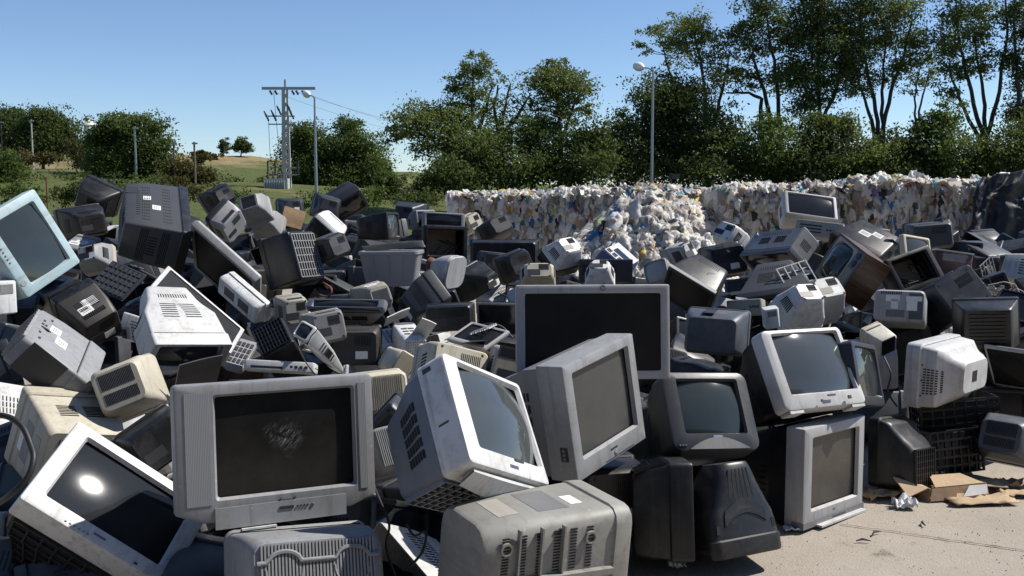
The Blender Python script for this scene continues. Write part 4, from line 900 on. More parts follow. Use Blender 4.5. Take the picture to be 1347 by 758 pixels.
def pcb(root,W,H,D,tp,o):
    q=MB(); q.abox(-W/2,W/2,0,D,0,.006); q.build('board',M['taupe'],root)
    for k in range(26):
        x,y=rnd.uniform(-.45,.45)*W,rnd.uniform(.05,.92)*D; s=rnd.uniform(.008,.03); h=rnd.uniform(.012,.06); q=MB()
        if k%3: q.abox(x-s,x+s,y-s*.7,y+s*.7,.006,.006+h)
        else: q.lathe([(s*.6,.006),(s*.6,.006+h),(s*.4,.008+h)],10,Matrix.Translation((x,y,0)))
        q.build('component',M[rnd.choice(['white2','black','silver2','beige','dgrey','metal','olive'])],root)
    for k in range(9):
        a=Vector((rnd.uniform(-.5,.5)*W,rnd.uniform(0,1)*D,.02)); b=a+Vector((rnd.uniform(-.2,.2),rnd.uniform(-.15,.15),0)); q=MB(); q.tube([a,a.lerp(b,.3)+Vector((0,0,.07)),a.lerp(b,.7)+Vector((.02,0,.06)),b],.004,5); q.build('loose_wire',M[rnd.choice(['rubber','white2','rust','rubber'])],root)
def funnel(root,W,H,D,tp,o):
    T=Matrix.Translation((0,0,H/2)); mb=MB(); n=5; R=[]
    for y,s,r in ((.0,.96,.06),(.02,1,.07),(.05,1,.08),(.10,.94,.10),(.18,.75,.12),(.26,.42,.08),(.30,.26,.05),(.34,.15,.03),(.42,.13,.028)):
        yy=y*D/.42; R.append(ring(rr(W*s,H*s,r,0,H/2,n),yy))
    mb.loft(R[2:],False,True); mb.build('funnel',M['silver2'],root,60)
    mb=MB(); mb.loft(R[:3],True,False); mb.build('face_plate',M['white2'],root,40)
    q=MB(); q.loft([ring(rr(W*1.012,H*1.012,.08,0,H/2,n),.018*D/.42),ring(rr(W*1.012,H*1.012,.08,0,H/2,n),.032*D/.42)],False,False); q.build('tension_band',M['metal'],root,60)
    q=MB(); q.lathe([(W*.16,.27*D/.42),(W*.2,.30*D/.42),(W*.2,.33*D/.42),(W*.12,.35*D/.42)],16,Matrix.Translation((0,0,H/2))@Matrix.Rotation(-math.pi/2,4,'X')); q.build('deflection_coil',M['rust'],root,40)
def wood(root,W,H,D,tp,o):
    mb=MB(); t=.016
    for a in ((-W/2,W/2,0,D,0,t),(-W/2,W/2,0,D,H-t,H)): q=MB(); q.abox(*a); q.build('panel',M['wood'],root)
    for a in ((-W/2,-W/2+t,0.001,D-.001,t,H-t),(W/2-t,W/2,.001,D-.001,t,H-t)): q=MB(); q.abox(*a); q.build('panel',M['wood'],root)
    q=MB(); q.abox(-W/2+t,W/2-t,D-.02,D-.01,t,H-t); q.build('back_board',M['card'],root)
    sx=W*.22
    class _:pass
    q=MB(); x0,x1=-W/2+t+.001,sx
    ow=rr(x1-x0,H-2*t-.002,.01,(x0+x1)/2,H/2,3); iw=rr((x1-x0)*.9,(H-2*t)*.9,.07,(x0+x1)/2,H/2,3)
    q.loft([ring(ow,.02),ring(ow,.004),ring(iw,.004),ring(rr((x1-x0)*.86,(H-2*t)*.86,.07,(x0+x1)/2,H/2,3),.02)],False,False); q.build('screen_mask',M['beige2'],root,40)
    n=10; mb=MB()
    P=[Vector(((x0+x1)/2,-.03,H/2))]; rings=[]
    for s,y in ((.05,-.036),(.4,-.032),(.7,-.016),(.9,.004),(1,.03)): rings.append(ring(rr((x1-x0)*.88*s,(H-2*t)*.88*s,.07*s+.005,(x0+x1)/2,H/2,4),y))
    mb.loft(rings,True,False); mb.build('screen',S['greensky'],root,60)
    q=MB(); q.abox(sx+.001,W/2-t-.001,.004,.02,t+.001,H-t-.001); cp=q.build('control_panel',M['grey'],root)
    for k,(z,r) in enumerate(((.86,.026),(.70,.026))):
        f=MB(); f.lathe([(r,-.02),(r,.0),(r*.8,.006)],16,Matrix.Translation(((sx+W/2-t)/2,.0,H*z))@Matrix.Rotation(math.pi/2,4,'X')); f.build('dial',M['dgrey'],cp,40)
    for k in range(14):
        f=MB(); z=H*(.10+.035*k); f.abox(sx+.015,W/2-t-.015,-.002,.006,z,z+.006); f.build('speaker_slat',M['beige2'],cp)
def filler(root,W,H,D,tp,o): crt(root,W,H,D,tp,o)
def openshell(root,W,H,D,tp,o):
    c=M[o['shell']]; sh=Shell(W,H,D,.0,tp,o.get('shape','box')); R=[];I_=[]
    for t in (0,.3,.6,1):
        hw,zb,zt=sh.sec(t); y=D*t; R.append(ring(rr(2*hw,zt-zb,.02,0,(zb+zt)/2),y)); I_.append(ring(rr(2*hw-.008,zt-zb-.008,.018,0,(zb+zt)/2),min(y,D-.005)))
    q=MB(); q.loft(R+[ring(rr(2*hw*.95,(zt-zb)*.95,.02,0,(zb+zt)/2),D+.004)],False,True); s_=q.build('back_shell',c,root,42)
    q=MB(); q.loft([R[0]]+I_,False,True); q.f=[f for f in q.f]; q.build('inner_wall',c,s_,42)
    for k in range(5):
        x=W*(-.36+.18*k); q=MB(); q.abox(x-.002,x+.002,.01,D*.5,.025*H+.004,H*.10); q.build('rib',c,s_)
    slots(sh,'T',.15,.85,.3,.7,14,3,.006,.035,s_); slots(sh,'R',.2,.8,.3,.6,6,2,.01,.04,s_); slots(sh,'L',.2,.8,.3,.6,6,2,.01,.04,s_)
BUILD=dict(openshell=openshell,crt=crt,flat=flat,box=box,tub=tub,crate=crate,phone=phone,pcb=pcb,funnel=funnel,wood=wood)
ITEMS=[
{'n': 'television', 'k': 'crt', 'd': [0.708, 0.482, 0.48], 't': [0.55, 0.6, 0.1], 'l': [-0.8223, 3.4452, 0.4348], 'r': [[0.9038, -0.4263, -0.0385], [0.4277, 0.8961, 0.1185], [-0.016, -0.1236, 0.9922]], 'label': 'wide silver television with scuffed dark screen and side speakers, front row', 'cat': None, 'g': None, 'o': {'bezel': 'silver', 'shell': 'grey', 'screen': 'scuffed', 'm': [0.185, 0.1, 0.08, 0.155], 'bd': 0.085, 'style': 'wide_silver', 'rad': 0.02}},
{'n': 'television', 'k': 'crt', 'd': [0.616, 0.418, 0.422], 't': [0.62, 0.6, 0.1], 'l': [-1.4983, 3.4647, 0.3216], 'r': [[0.7603, -0.6326, 0.1477], [0.1931, 0.4371, 0.8784], [-0.6202, -0.6393, 0.4545]], 'label': 'white television tipped on its corner at the bottom left, sun glint in its screen', 'cat': None, 'g': None, 'o': {'nprior': [0.621, -0.438, 0.649], 'nw': 150, 'bezel': 'white', 'shell': 'dgrey', 'screen': 'glint', 'm': [0.1, 0.1, 0.1, 0.15], 'bd': 0.11, 'style': 'white_flat', 'rad': 0.012, 'lattice': 'D'}},
{'n': 'television', 'k': 'crt', 'd': [0.469, 0.418, 0.347], 't': [0.75, 0.7, 0.08], 'l': [0.0035, 3.2585, 0.6373], 'r': [[0.5704, -0.7786, -0.2616], [0.7238, 0.3259, 0.6082], [-0.3883, -0.5362, 0.7495]], 'label': 'white television with curved sky reflecting screen leaning on an upturned grey monitor', 'cat': None, 'g': None, 'o': {'nprior': [0.72, -0.5, 0.48], 'bezel': 'white', 'shell': 'bluegrey', 'screen': 'sky', 'm': [0.12, 0.06, 0.06, 0.14], 'bd': 0.12, 'style': 'curved', 'rad': 0.02, 'lattice': 'D', 'ventL': 1}},
{'n': 'television', 'k': 'crt', 'd': [0.543, 0.469, 0.405], 't': [0.72, 0.75, 0.05], 'l': [0.42, 3.992, 0.4827], 'r': [[0.5923, -0.7929, -0.1432], [0.796, 0.6034, -0.0486], [0.1249, -0.0852, 0.9885]], 'label': 'silver television with flat grey screen leaning left, between the white one and a dark one', 'cat': None, 'g': None, 'o': {'bezel': 'silver', 'shell': 'grey', 'screen': 'grey', 'm': [0.1, 0.1, 0.085, 0.16], 'bd': 0.13, 'style': 'flat_logo', 'rad': 0.008, 'ventL': 1}},
{'n': 'computer_monitor', 'k': 'crt', 'd': [0.402, 0.361, 0.542], 't': [0.86, 0.86, 0.04], 'l': [0.3869, 3.17, 0.3553], 'r': [[-0.0778, -0.8656, -0.4947], [-0.0044, -0.4959, 0.8684], [-0.997, 0.0698, 0.0348]], 'label': 'olive grey monitor on its side showing its vented underside, bottom centre of the front row', 'cat': None, 'g': None, 'o': {'bezel': 'taupe2', 'shell': 'taupe2', 'screen': 'glass', 'm': [0.08, 0.08, 0.08, 0.12], 'bd': 0.07, 'style': 'underside', 'rad': 0.055, 'shape': 'box', 'side': 'L'}},
{'n': 'computer_monitor', 'k': 'crt', 'd': [0.495, 0.43, 0.43], 't': [0.85, 0.8, 0.05], 'l': [-0.7454, 3.3353, -0.0203], 'r': [[-0.9262, 0.3638, -0.0986], [-0.3738, -0.8528, 0.3646], [0.0485, 0.3746, 0.9259]], 'label': 'grey monitor with finely ribbed casing under the wide silver television', 'cat': None, 'g': None, 'o': {'bezel': 'grey2', 'shell': 'grey2', 'screen': 'glass', 'm': [0.08, 0.08, 0.08, 0.1], 'bd': 0.06, 'style': 'ribbed', 'rad': 0.03, 'shape': 'box'}},
{'n': 'television', 'k': 'crt', 'd': [0.436, 0.374, 0.392], 't': [0.7, 0.65, 0.12], 'l': [0.9187, 4.3228, 0.4313], 'r': [[0.9525, -0.285, -0.1068], [0.2978, 0.8002, 0.5205], [-0.0629, -0.5276, 0.8472]], 'label': 'dark grey television with rounded frame standing on a black upended monitor', 'cat': None, 'g': None, 'o': {'bezel': 'dgrey', 'shell': 'black', 'screen': 'greensky', 'm': [0.15, 0.13, 0.09, 0.2], 'bd': 0.12, 'style': 'dome_frame', 'rad': 0.045}},
{'n': 'computer_monitor', 'k': 'crt', 'd': [0.373, 0.323, 0.378], 't': [0.5, 0.5, 0.45], 'l': [0.8352, 4.2236, 0.0045], 'r': [[0.8775, -0.1131, 0.4661], [0.4791, 0.255, -0.8399], [-0.0239, 0.9603, 0.2779]], 'label': 'black tapering monitor standing on its face on the concrete, slotted top towards us', 'cat': None, 'g': None, 'o': {'bezel': 'black', 'shell': 'black', 'screen': 'glass', 'm': [0.08, 0.08, 0.08, 0.1], 'bd': 0.075, 'style': 'upended', 'rad': 0.04, 'ang': 1, 'gnd': 1}},
{'n': 'television', 'k': 'crt', 'd': [0.561, 0.469, 0.421], 't': [0.62, 0.7, 0.08], 'l': [1.5484, 4.6523, 0.0096], 'r': [[0.7338, -0.6793, 0.0083], [0.6785, 0.7334, 0.0413], [-0.0342, -0.0246, 0.9991]], 'label': 'silver television standing upright on the concrete at the right end of the front row', 'cat': None, 'g': None, 'o': {'bezel': 'silver2', 'shell': 'black', 'screen': 'mesh', 'm': [0.12, 0.1, 0.1, 0.15], 'bd': 0.1, 'style': 'flat_strip', 'rad': 0.008, 'gnd': 1}},
{'n': 'television', 'k': 'crt', 'd': [0.521, 0.4, 0.411], 't': [0.6, 0.6, 0.1], 'l': [1.4852, 4.5961, 0.5684], 'r': [[0.8786, -0.423, -0.2218], [0.477, 0.7527, 0.4538], [-0.025, -0.5045, 0.8631]], 'label': 'silver television with bulging screen tilted back on top of the upright silver one', 'cat': None, 'g': None, 'o': {'bezel': 'white2', 'shell': 'black', 'screen': 'sky', 'm': [0.1, 0.07, 0.05, 0.17], 'bd': 0.08, 'style': 'curved_feet', 'rad': 0.03}},
{'n': 'television', 'k': 'crt', 'd': [0.433, 0.321, 0.351], 't': [0.6, 0.6, 0.1], 'l': [1.8071, 4.8834, 0.5092], 'r': [[0.5755, -0.8128, -0.0904], [0.7957, 0.5309, 0.2916], [-0.189, -0.2398, 0.9522]], 'label': 'dark television with glossy green tinted screen squeezed behind the tilted silver one', 'cat': None, 'g': None, 'o': {'bezel': 'dgrey', 'shell': 'black', 'screen': 'greensky', 'm': [0.09, 0.09, 0.08, 0.14], 'bd': 0.08, 'rad': 0.03}},
{'n': 'television', 'k': 'crt', 'd': [0.597, 0.355, 0.273], 't': [0.62, 0.5, 0.25], 'l': [2.3384, 5.5664, 0.3968], 'r': [[-0.6946, 0.7189, 0.0252], [-0.7192, -0.6947, -0.0071], [0.0124, -0.0231, 0.9997]], 'label': 'white television seen from the side with five slot vents, on black crates at the right', 'cat': None, 'g': None, 'o': {'bezel': 'white2', 'shell': 'white2', 'screen': 'glass', 'm': [0.08, 0.08, 0.08, 0.12], 'bd': 0.08, 'style': 'side_vents', 'rad': 0.035, 'shape': 'tv'}},
{'n': 'television', 'k': 'crt', 'd': [0.356, 0.363, 0.221], 't': [0.75, 0.6, 0.0], 'l': [1.9756, 5.1829, 0.0215], 'r': [[-0.703, 0.7108, 0.0243], [-0.7009, -0.6982, 0.1462], [0.1209, 0.0858, 0.989]], 'label': 'black television casing lying beside the upright silver television, back grille to the right', 'cat': None, 'g': None, 'o': {'bezel': 'black', 'shell': 'black', 'screen': 'glass', 'm': [0.08, 0.08, 0.08, 0.1], 'bd': 0.06, 'rad': 0.03, 'lattice': 'B', 'gnd': 1}},
{'n': 'plastic_crate', 'k': 'crate', 'd': [0.324, 0.235, 0.237], 't': [1, 1, 0], 'l': [2.4474, 5.3194, 0.0352], 'r': [[0.9715, -0.2256, -0.0728], [0.2323, 0.9673, 0.1023], [0.0473, -0.1163, 0.9921]], 'label': 'black lattice plastic crate standing on the concrete under the white television', 'cat': 'crate', 'g': 'black plastic crates', 'o': {'gnd': 1}},
{'n': 'plastic_crate', 'k': 'crate', 'd': [0.42, 0.22, 0.3], 't': [1, 1, 0], 'l': [2.5403, 5.4876, 0.1813], 'r': [[0.9808, 0.1618, -0.109], [-0.1526, 0.9844, 0.0881], [0.1216, -0.0698, 0.9901]], 'label': 'black lattice plastic crate, the upper of two, right below the white television', 'cat': 'crate', 'g': 'black plastic crates', 'o': {}},
{'n': 'television', 'k': 'crt', 'd': [0.504, 0.397, 0.238], 't': [0.8, 0.85, 0.02], 'l': [0.7482, 4.087, 0.0519], 'r': [[0.0607, -0.9981, -0.0097], [0.9766, 0.0574, 0.2071], [-0.2061, -0.0221, 0.9783]], 'label': 'black television facing right in the front row with a grille of bars on top', 'cat': None, 'g': None, 'o': {'bezel': 'black', 'shell': 'black', 'screen': 'glass', 'm': [0.08, 0.08, 0.08, 0.1], 'bd': 0.12, 'rad': 0.02, 'lattice': 'T', 'shape': 'box', 'gnd': 1}},
{'n': 'flat_screen', 'k': 'flat', 'd': [0.693, 0.426, 0.05], 't': [1, 1, 0], 'l': [0.3644, 4.382, 0.7389], 'r': [[0.9988, -0.0484, -0.0062], [0.0487, 0.992, 0.1162], [0.0005, -0.1163, 0.9932]], 'label': 'wide flat black screen in a thin silver frame standing upright behind the front row', 'cat': 'monitor', 'g': None, 'o': {'bezel': 'silver2', 'shell': 'black', 'screen': 'black', 'm': [0.047, 0.047, 0.07, 0.07], 'style': 'round_logo'}},
{'n': 'computer_monitor', 'k': 'crt', 'd': [0.448, 0.376, 0.394], 't': [0.6, 0.6, 0.1], 'l': [-2.5325, 4.941, 1.2324], 'r': [[0.3853, -0.8396, 0.3828], [0.2804, 0.5018, 0.8183], [-0.8792, -0.2079, 0.4288]], 'label': 'pale teal monitor rolled on its side at the far left edge of the heap', 'cat': None, 'g': None, 'o': {'bezel': 'teal', 'shell': 'teal', 'screen': 'greensky', 'm': [0.11, 0.1, 0.12, 0.16], 'bd': 0.09, 'rad': 0.015, 'style': 'side_logo'}},
{'n': 'television', 'k': 'crt', 'd': [1.004, 0.338, 0.456], 't': [0.85, 0.8, 0.05], 'l': [-2.5681, 7.6856, 1.1196], 'r': [[-0.3168, -0.8839, 0.344], [0.8876, -0.4042, -0.2211], [0.3345, 0.2352, 0.9126]], 'label': 'big dark grey television on its side against the sky line, slotted back in the sun', 'cat': None, 'g': None, 'o': {'bezel': 'black', 'shell': 'dgrey2', 'screen': 'glass', 'm': [0.08, 0.08, 0.08, 0.1], 'bd': 0.07, 'rad': 0.02, 'style': 'slots_all', 'shape': 'box', 'sticker': 'T'}},
{'n': 'television', 'k': 'crt', 'd': [0.463, 0.219, 0.5], 't': [0.55, 0.6, 0.2], 'l': [-1.8583, 5.5283, 0.5662], 'r': [[0.7222, -0.4665, 0.5107], [0.6832, 0.5965, -0.4212], [-0.1081, 0.6531, 0.7495]], 'label': 'silver white television with vented top tipped forward below the big dark one', 'cat': None, 'g': None, 'o': {'bezel': 'white2', 'shell': 'white2', 'screen': 'glass', 'm': [0.08, 0.08, 0.08, 0.12], 'bd': 0.09, 'rad': 0.018, 'ventT': 1, 'shape': 'tv'}},
{'n': 'television', 'k': 'crt', 'd': [0.275, 0.271, 0.292], 't': [0.85, 0.75, 0.0], 'l': [-2.689, 6.1397, 0.7794], 'r': [[-0.6353, 0.7692, 0.0683], [-0.6408, -0.4757, -0.6026], [-0.431, -0.4266, 0.7951]], 'label': 'dark brown television casing with two paper labels, left of the silver white one', 'cat': None, 'g': None, 'o': {'bezel': 'black', 'shell': 'brownblack', 'screen': 'glass', 'm': [0.08, 0.08, 0.08, 0.1], 'bd': 0.06, 'rad': 0.022, 'shape': 'box', 'sticker': 'T', 'ventT': 1}},
{'n': 'television', 'k': 'crt', 'd': [0.508, 0.177, 0.376], 't': [0.9, 0.85, 0.0], 'l': [-2.1271, 4.766, 0.5927], 'r': [[-0.2657, -0.6359, 0.7246], [0.9493, -0.3037, 0.0816], [0.1682, 0.7095, 0.6843]], 'label': 'grey television casing with open black back grille and socket holes at the left edge', 'cat': None, 'g': None, 'o': {'bezel': 'grey2', 'shell': 'grey2', 'screen': 'glass', 'm': [0.08, 0.08, 0.08, 0.1], 'bd': 0.1, 'rad': 0.015, 'shape': 'box', 'lattice': 'B', 'sticker': 'T', 'style': 'sockets'}},
{'n': 'computer_monitor', 'k': 'crt', 'd': [0.4, 0.363, 0.363], 't': [0.85, 0.8, 0.05], 'l': [-2.1699, 4.5519, 0.332], 'r': [[-0.7146, 0.621, 0.322], [-0.6701, -0.7399, -0.0603], [0.2008, -0.2588, 0.9448]], 'label': 'olive beige monitor with vented underside behind the white television at bottom left', 'cat': None, 'g': None, 'o': {'bezel': 'beige2', 'shell': 'beige2', 'screen': 'glass', 'bd': 0.08, 'rad': 0.022, 'shape': 'box', 'ventB': 1, 'ventT': 1, 'style': 'underside'}},
{'n': 'computer_monitor', 'k': 'crt', 'd': [0.286, 0.258, 0.286], 't': [0.75, 0.75, 0.05], 'l': [-1.7428, 4.6338, 0.5222], 'r': [[-0.9095, 0.1018, -0.4031], [-0.2143, -0.9456, 0.2448], [-0.3563, 0.309, 0.8818]], 'label': 'beige monitor casing with two vent panels left of the wide silver television', 'cat': None, 'g': None, 'o': {'bezel': 'beige2', 'shell': 'beige2', 'screen': 'glass', 'bd': 0.07, 'rad': 0.026, 'shape': 'box', 'ventB': 1, 'ventT': 1}},
{'n': 'flat_screen', 'k': 'flat', 'd': [0.616, 0.342, 0.042], 't': [1, 1, 0], 'l': [-1.9132, 5.8919, 0.8023], 'r': [[0.6964, -0.7176, 0.0007], [0.2096, 0.2043, 0.9562], [-0.6863, -0.6658, 0.2927]], 'label': 'black flat screen with a white edge leaning behind the silver white television', 'cat': 'monitor', 'g': None, 'o': {'bezel': 'white2', 'shell': 'black', 'screen': 'black', 'm': [0.03, 0.03, 0.03, 0.05]}},
{'n': 'flat_screen', 'k': 'flat', 'd': [0.292, 0.236, 0.035], 't': [1, 1, 0], 'l': [-2.6668, 6.4854, 0.9101], 'r': [[0.888, 0.04, 0.4582], [-0.3496, 0.706, 0.6159], [-0.2988, -0.7071, 0.6409]], 'label': 'dark bluish panel with a grid of pads lying above the brown casing', 'cat': 'panel', 'g': None, 'o': {'bezel': 'dgrey', 'shell': 'dgrey', 'screen': 'pads', 'm': [0.03, 0.03, 0.03, 0.03]}},
{'n': 'computer_monitor', 'k': 'crt', 'd': [0.199, 0.232, 0.245], 't': [0.92, 0.9, 0.0], 'l': [-3.3063, 7.7822, 0.9977], 'r': [[-0.9775, -0.1581, 0.1398], [0.1198, -0.9611, -0.2489], [0.1737, -0.2266, 0.9584]], 'label': 'small pale monitor with one label in front of the big dark grey television', 'cat': None, 'g': None, 'o': {'bezel': 'grey2', 'shell': 'grey2', 'screen': 'glass', 'bd': 0.05, 'rad': 0.02, 'shape': 'box', 'sticker': 'T', 'ventB': 1}},
{'n': 'television', 'k': 'crt', 'd': [0.333, 0.256, 0.269], 't': [0.6, 0.6, 0.1], 'l': [-3.5442, 8.592, 1.4092], 'r': [[-0.908, -0.1314, 0.3978], [0.0482, -0.976, -0.2124], [0.4162, -0.1736, 0.8925]], 'label': 'black television hulk on the crest left of the big dark grey one', 'cat': None, 'g': None, 'o': {'bezel': 'black', 'shell': 'black', 'screen': 'glass', 'rad': 0.018, 'shape': 'box'}},
{'n': 'television', 'k': 'crt', 'd': [0.358, 0.269, 0.294], 't': [0.6, 0.6, 0.1], 'l': [-3.5126, 8.123, 1.1686], 'r': [[-0.7068, 0.689, -0.1602], [-0.6937, -0.7195, -0.0339], [-0.1386, 0.0872, 0.9865]], 'label': 'black television lying low beside the pale teal monitor', 'cat': None, 'g': None, 'o': {'bezel': 'black', 'shell': 'black', 'screen': 'glass', 'rad': 0.018, 'shape': 'box'}},
{'n': 'plastic_box', 'k': 'box', 'd': [0.102, 0.166, 0.128], 't': [0.6, 0.6, 0.1], 'l': [-2.5148, 4.9303, 0.9644], 'r': [[0.6138, -0.7895, 0.0], [0.7895, 0.6138, 0.0], [0.0, 0.0, 1.0]], 'label': 'small white plastic box cut by the left edge below the teal monitor', 'cat': 'box', 'g': None, 'o': {'col': 'white'}},
{'n': 'computer_monitor', 'k': 'crt', 'd': [0.218, 0.192, 0.218], 't': [0.6, 0.6, 0.1], 'l': [-2.861, 6.9423, 0.987], 'r': [[-0.972, -0.117, -0.204], [0.0162, -0.8987, 0.4382], [-0.2346, 0.4226, 0.8754]], 'label': 'tan casing fragment lying behind the dark bluish panel', 'cat': None, 'g': None, 'o': {'bezel': 'beige2', 'shell': 'grey2', 'screen': 'glass', 'bd': 0.05, 'rad': 0.018, 'shape': 'box'}},
{'n': 'flat_screen', 'k': 'flat', 'd': [0.651, 0.648, 0.089], 't': [1, 1, 0], 'l': [-2.2028, 7.5694, 0.7721], 'r': [[0.7535, 0.6154, 0.2314], [-0.2131, 0.5615, -0.7996], [-0.622, 0.5531, 0.5542]], 'label': 'long grey flat television seen edge on, sloping down to the right', 'cat': 'television', 'g': None, 'o': {'bezel': 'grey2', 'shell': 'silver2', 'screen': 'black', 'm': [0.04, 0.04, 0.05, 0.07]}},
{'n': 'television', 'k': 'crt', 'd': [0.259, 0.28, 0.17], 't': [0.9, 0.9, 0.0], 'l': [-2.4259, 8.3952, 1.259], 'r': [[-0.5196, 0.8531, -0.0471], [-0.493, -0.3444, -0.799], [-0.6978, -0.392, 0.5995]], 'label': 'silver curved television back glinting right of the big dark grey one', 'cat': None, 'g': None, 'o': {'bezel': 'dgrey', 'shell': 'silver2', 'screen': 'glass', 'bd': 0.05, 'rad': 0.028, 'shape': 'box'}},
{'n': 'computer_monitor', 'k': 'crt', 'd': [0.282, 0.243, 0.269], 't': [0.6, 0.6, 0.1], 'l': [-2.2922, 9.0828, 1.2472], 'r': [[-0.9519, -0.0848, -0.2944], [-0.0782, -0.8619, 0.5011], [-0.2962, 0.5, 0.8138]], 'label': 'grey monitor with slotted back on the crest below the hillside', 'cat': None, 'g': None, 'o': {'bezel': 'grey2', 'shell': 'grey2', 'screen': 'glass', 'bd': 0.06, 'rad': 0.018, 'shape': 'box', 'ventB': 1}},
{'n': 'computer_monitor', 'k': 'crt', 'd': [0.282, 0.243, 0.269], 't': [0.6, 0.6, 0.1], 'l': [-2.3387, 9.6336, 1.0752], 'r': [[-0.9765, -0.2154, 0.0114], [0.1698, -0.7351, 0.6563], [-0.133, 0.6428, 0.7544]], 'label': 'grey slotted monitor lower on the crest in front of the transformer pole', 'cat': None, 'g': None, 'o': {'bezel': 'grey2', 'shell': 'grey2', 'screen': 'glass', 'bd': 0.06, 'rad': 0.018, 'shape': 'box', 'ventB': 1, 'ventT': 1}},
{'n': 'television', 'k': 'crt', 'd': [0.327, 0.405, 0.302], 't': [0.95, 0.95, 0.0], 'l': [-1.7735, 7.6834, 0.7994], 'r': [[-0.4469, 0.8538, -0.2672], [-0.8941, -0.4163, 0.1654], [0.03, 0.3128, 0.9494]], 'label': 'black television casing with a pale lattice on its back, middle of the left heap', 'cat': None, 'g': None, 'o': {'bezel': 'black', 'shell': 'black', 'screen': 'glass', 'bd': 0.05, 'rad': 0.012, 'shape': 'box', 'lattice': 'B', 'latcol': 'grey2'}},
{'n': 'computer_monitor', 'k': 'crt', 'd': [0.465, 0.147, 0.119], 't': [0.97, 0.9, 0.0], 'l': [-1.7866, 6.7512, 0.7938], 'r': [[-0.6961, -0.6807, 0.2279], [0.5878, -0.7228, -0.3634], [0.4122, -0.119, 0.9033]], 'label': 'white slab sided monitor casing with grey recessed back, left of the slotted white cone', 'cat': None, 'g': None, 'o': {'bezel': 'white', 'shell': 'white', 'screen': 'glass', 'bd': 0.05, 'rad': 0.012, 'shape': 'box', 'style': 'recess_back'}},
{'n': 'computer_monitor', 'k': 'crt', 'd': [0.192, 0.192, 0.192], 't': [0.85, 0.85, 0.05], 'l': [-1.5023, 6.6356, 0.6898], 'r': [[-0.8405, 0.5386, -0.0588], [-0.5373, -0.8426, -0.0376], [-0.0698, 0.0, 0.9976]], 'label': 'small olive grey monitor casing left of the wide grey upturned television', 'cat': None, 'g': None, 'o': {'bezel': 'olive', 'shell': 'olive', 'screen': 'glass', 'bd': 0.05, 'rad': 0.026, 'shape': 'box'}},
{'n': 'television', 'k': 'crt', 'd': [0.516, 0.07, 0.21], 't': [0.45, 0.5, 0.25], 'l': [-1.008, 6.0308, 0.919], 'r': [[-0.9654, 0.2064, -0.1596], [0.2601, 0.7146, -0.6494], [-0.02, -0.6684, -0.7435]], 'label': 'wide grey upturned television with a trapezoid casing in the middle of the heap', 'cat': None, 'g': None, 'o': {'bezel': 'bluegrey', 'shell': 'grey2', 'screen': 'glass', 'bd': 0.05, 'rad': 0.012, 'shape': 'cone', 'ventT': 1}},
{'n': 'computer_monitor', 'k': 'crt', 'd': [0.23, 0.218, 0.23], 't': [0.7, 0.7, 0.1], 'l': [-0.9839, 6.94, 0.7], 'r': [[-0.7907, 0.5266, -0.3123], [-0.5784, -0.8098, 0.0989], [-0.2008, 0.2588, 0.9448]], 'label': 'olive monitor casing with a white sticker under the grey plastic tub', 'cat': None, 'g': None, 'o': {'bezel': 'olive', 'shell': 'olive', 'screen': 'glass', 'bd': 0.06, 'rad': 0.026, 'sticker': 'T', 'style': 'recess_back', 'shape': 'box'}},
{'n': 'plastic_tub', 'k': 'tub', 'd': [0.459, 0.265, 0.343], 't': [1, 1, 0], 'l': [-0.9079, 7.3037, 0.8603], 'r': [[0.9991, 0.0395, -0.0156], [-0.039, 0.9987, 0.0314], [0.0168, -0.0308, 0.9994]], 'label': 'grey tapered plastic tub with ridged walls in the middle of the heap', 'cat': 'tub', 'g': None, 'o': {'col': 'greyclear'}},
{'n': 'plastic_sheet', 'k': 'sheet', 'd': [0.446, 0.013, 0.223], 't': [0.6, 0.6, 0.1], 'l': [-0.8837, 7.3333, 1.1737], 'r': [[0.9964, 0.0184, -0.0826], [0.0022, 0.9701, 0.2426], [0.0846, -0.2419, 0.9666]], 'label': 'white plastic panel lying across the grey tub', 'cat': 'panel', 'g': None, 'o': {'col': 'white2'}},
{'n': 'television', 'k': 'crt', 'd': [0.392, 0.249, 0.295], 't': [0.8, 0.75, 0.1], 'l': [-1.038, 8.838, 1.1247], 'r': [[0.1617, -0.984, -0.0752], [0.9858, 0.1575, 0.0588], [-0.046, -0.0836, 0.9954]], 'label': 'black television with a pale blue screen facing right below the crest', 'cat': None, 'g': None, 'o': {'bezel': 'black', 'shell': 'black', 'screen': 'sky', 'm': [0.1, 0.1, 0.08, 0.1], 'bd': 0.06, 'rad': 0.02}},
{'n': 'computer_monitor', 'k': 'crt', 'd': [0.3, 0.25, 0.2], 't': [0.8, 0.8, 0.1], 'l': [-1.7278, 8.7534, 1.1014], 'r': [[0.7402, 0.4212, 0.5241], [-0.0043, 0.7824, -0.6228], [-0.6724, 0.4587, 0.5809]], 'label': 'white monitor casing with shaded blue front on the crest, left of the pale blue screen', 'cat': None, 'g': None, 'o': {'bezel': 'bluegrey', 'shell': 'white', 'screen': 'glass', 'm': [0.05, 0.05, 0.05, 0.05], 'bd': 0.05, 'rad': 0.02, 'shape': 'box'}},
{'n': 'computer_monitor', 'k': 'crt', 'd': [0.243, 0.211, 0.23], 't': [0.75, 0.75, 0.1], 'l': [-1.4581, 7.8711, 0.9963], 'r': [[-0.6299, 0.6883, -0.3597], [-0.7353, -0.6776, -0.0091], [-0.25, 0.2588, 0.933]], 'label': 'dark glossy monitor casing left of the grey tub', 'cat': None, 'g': None, 'o': {'bezel': 'dgrey', 'shell': 'dgrey2', 'screen': 'glass', 'bd': 0.06, 'rad': 0.018, 'shape': 'box'}},
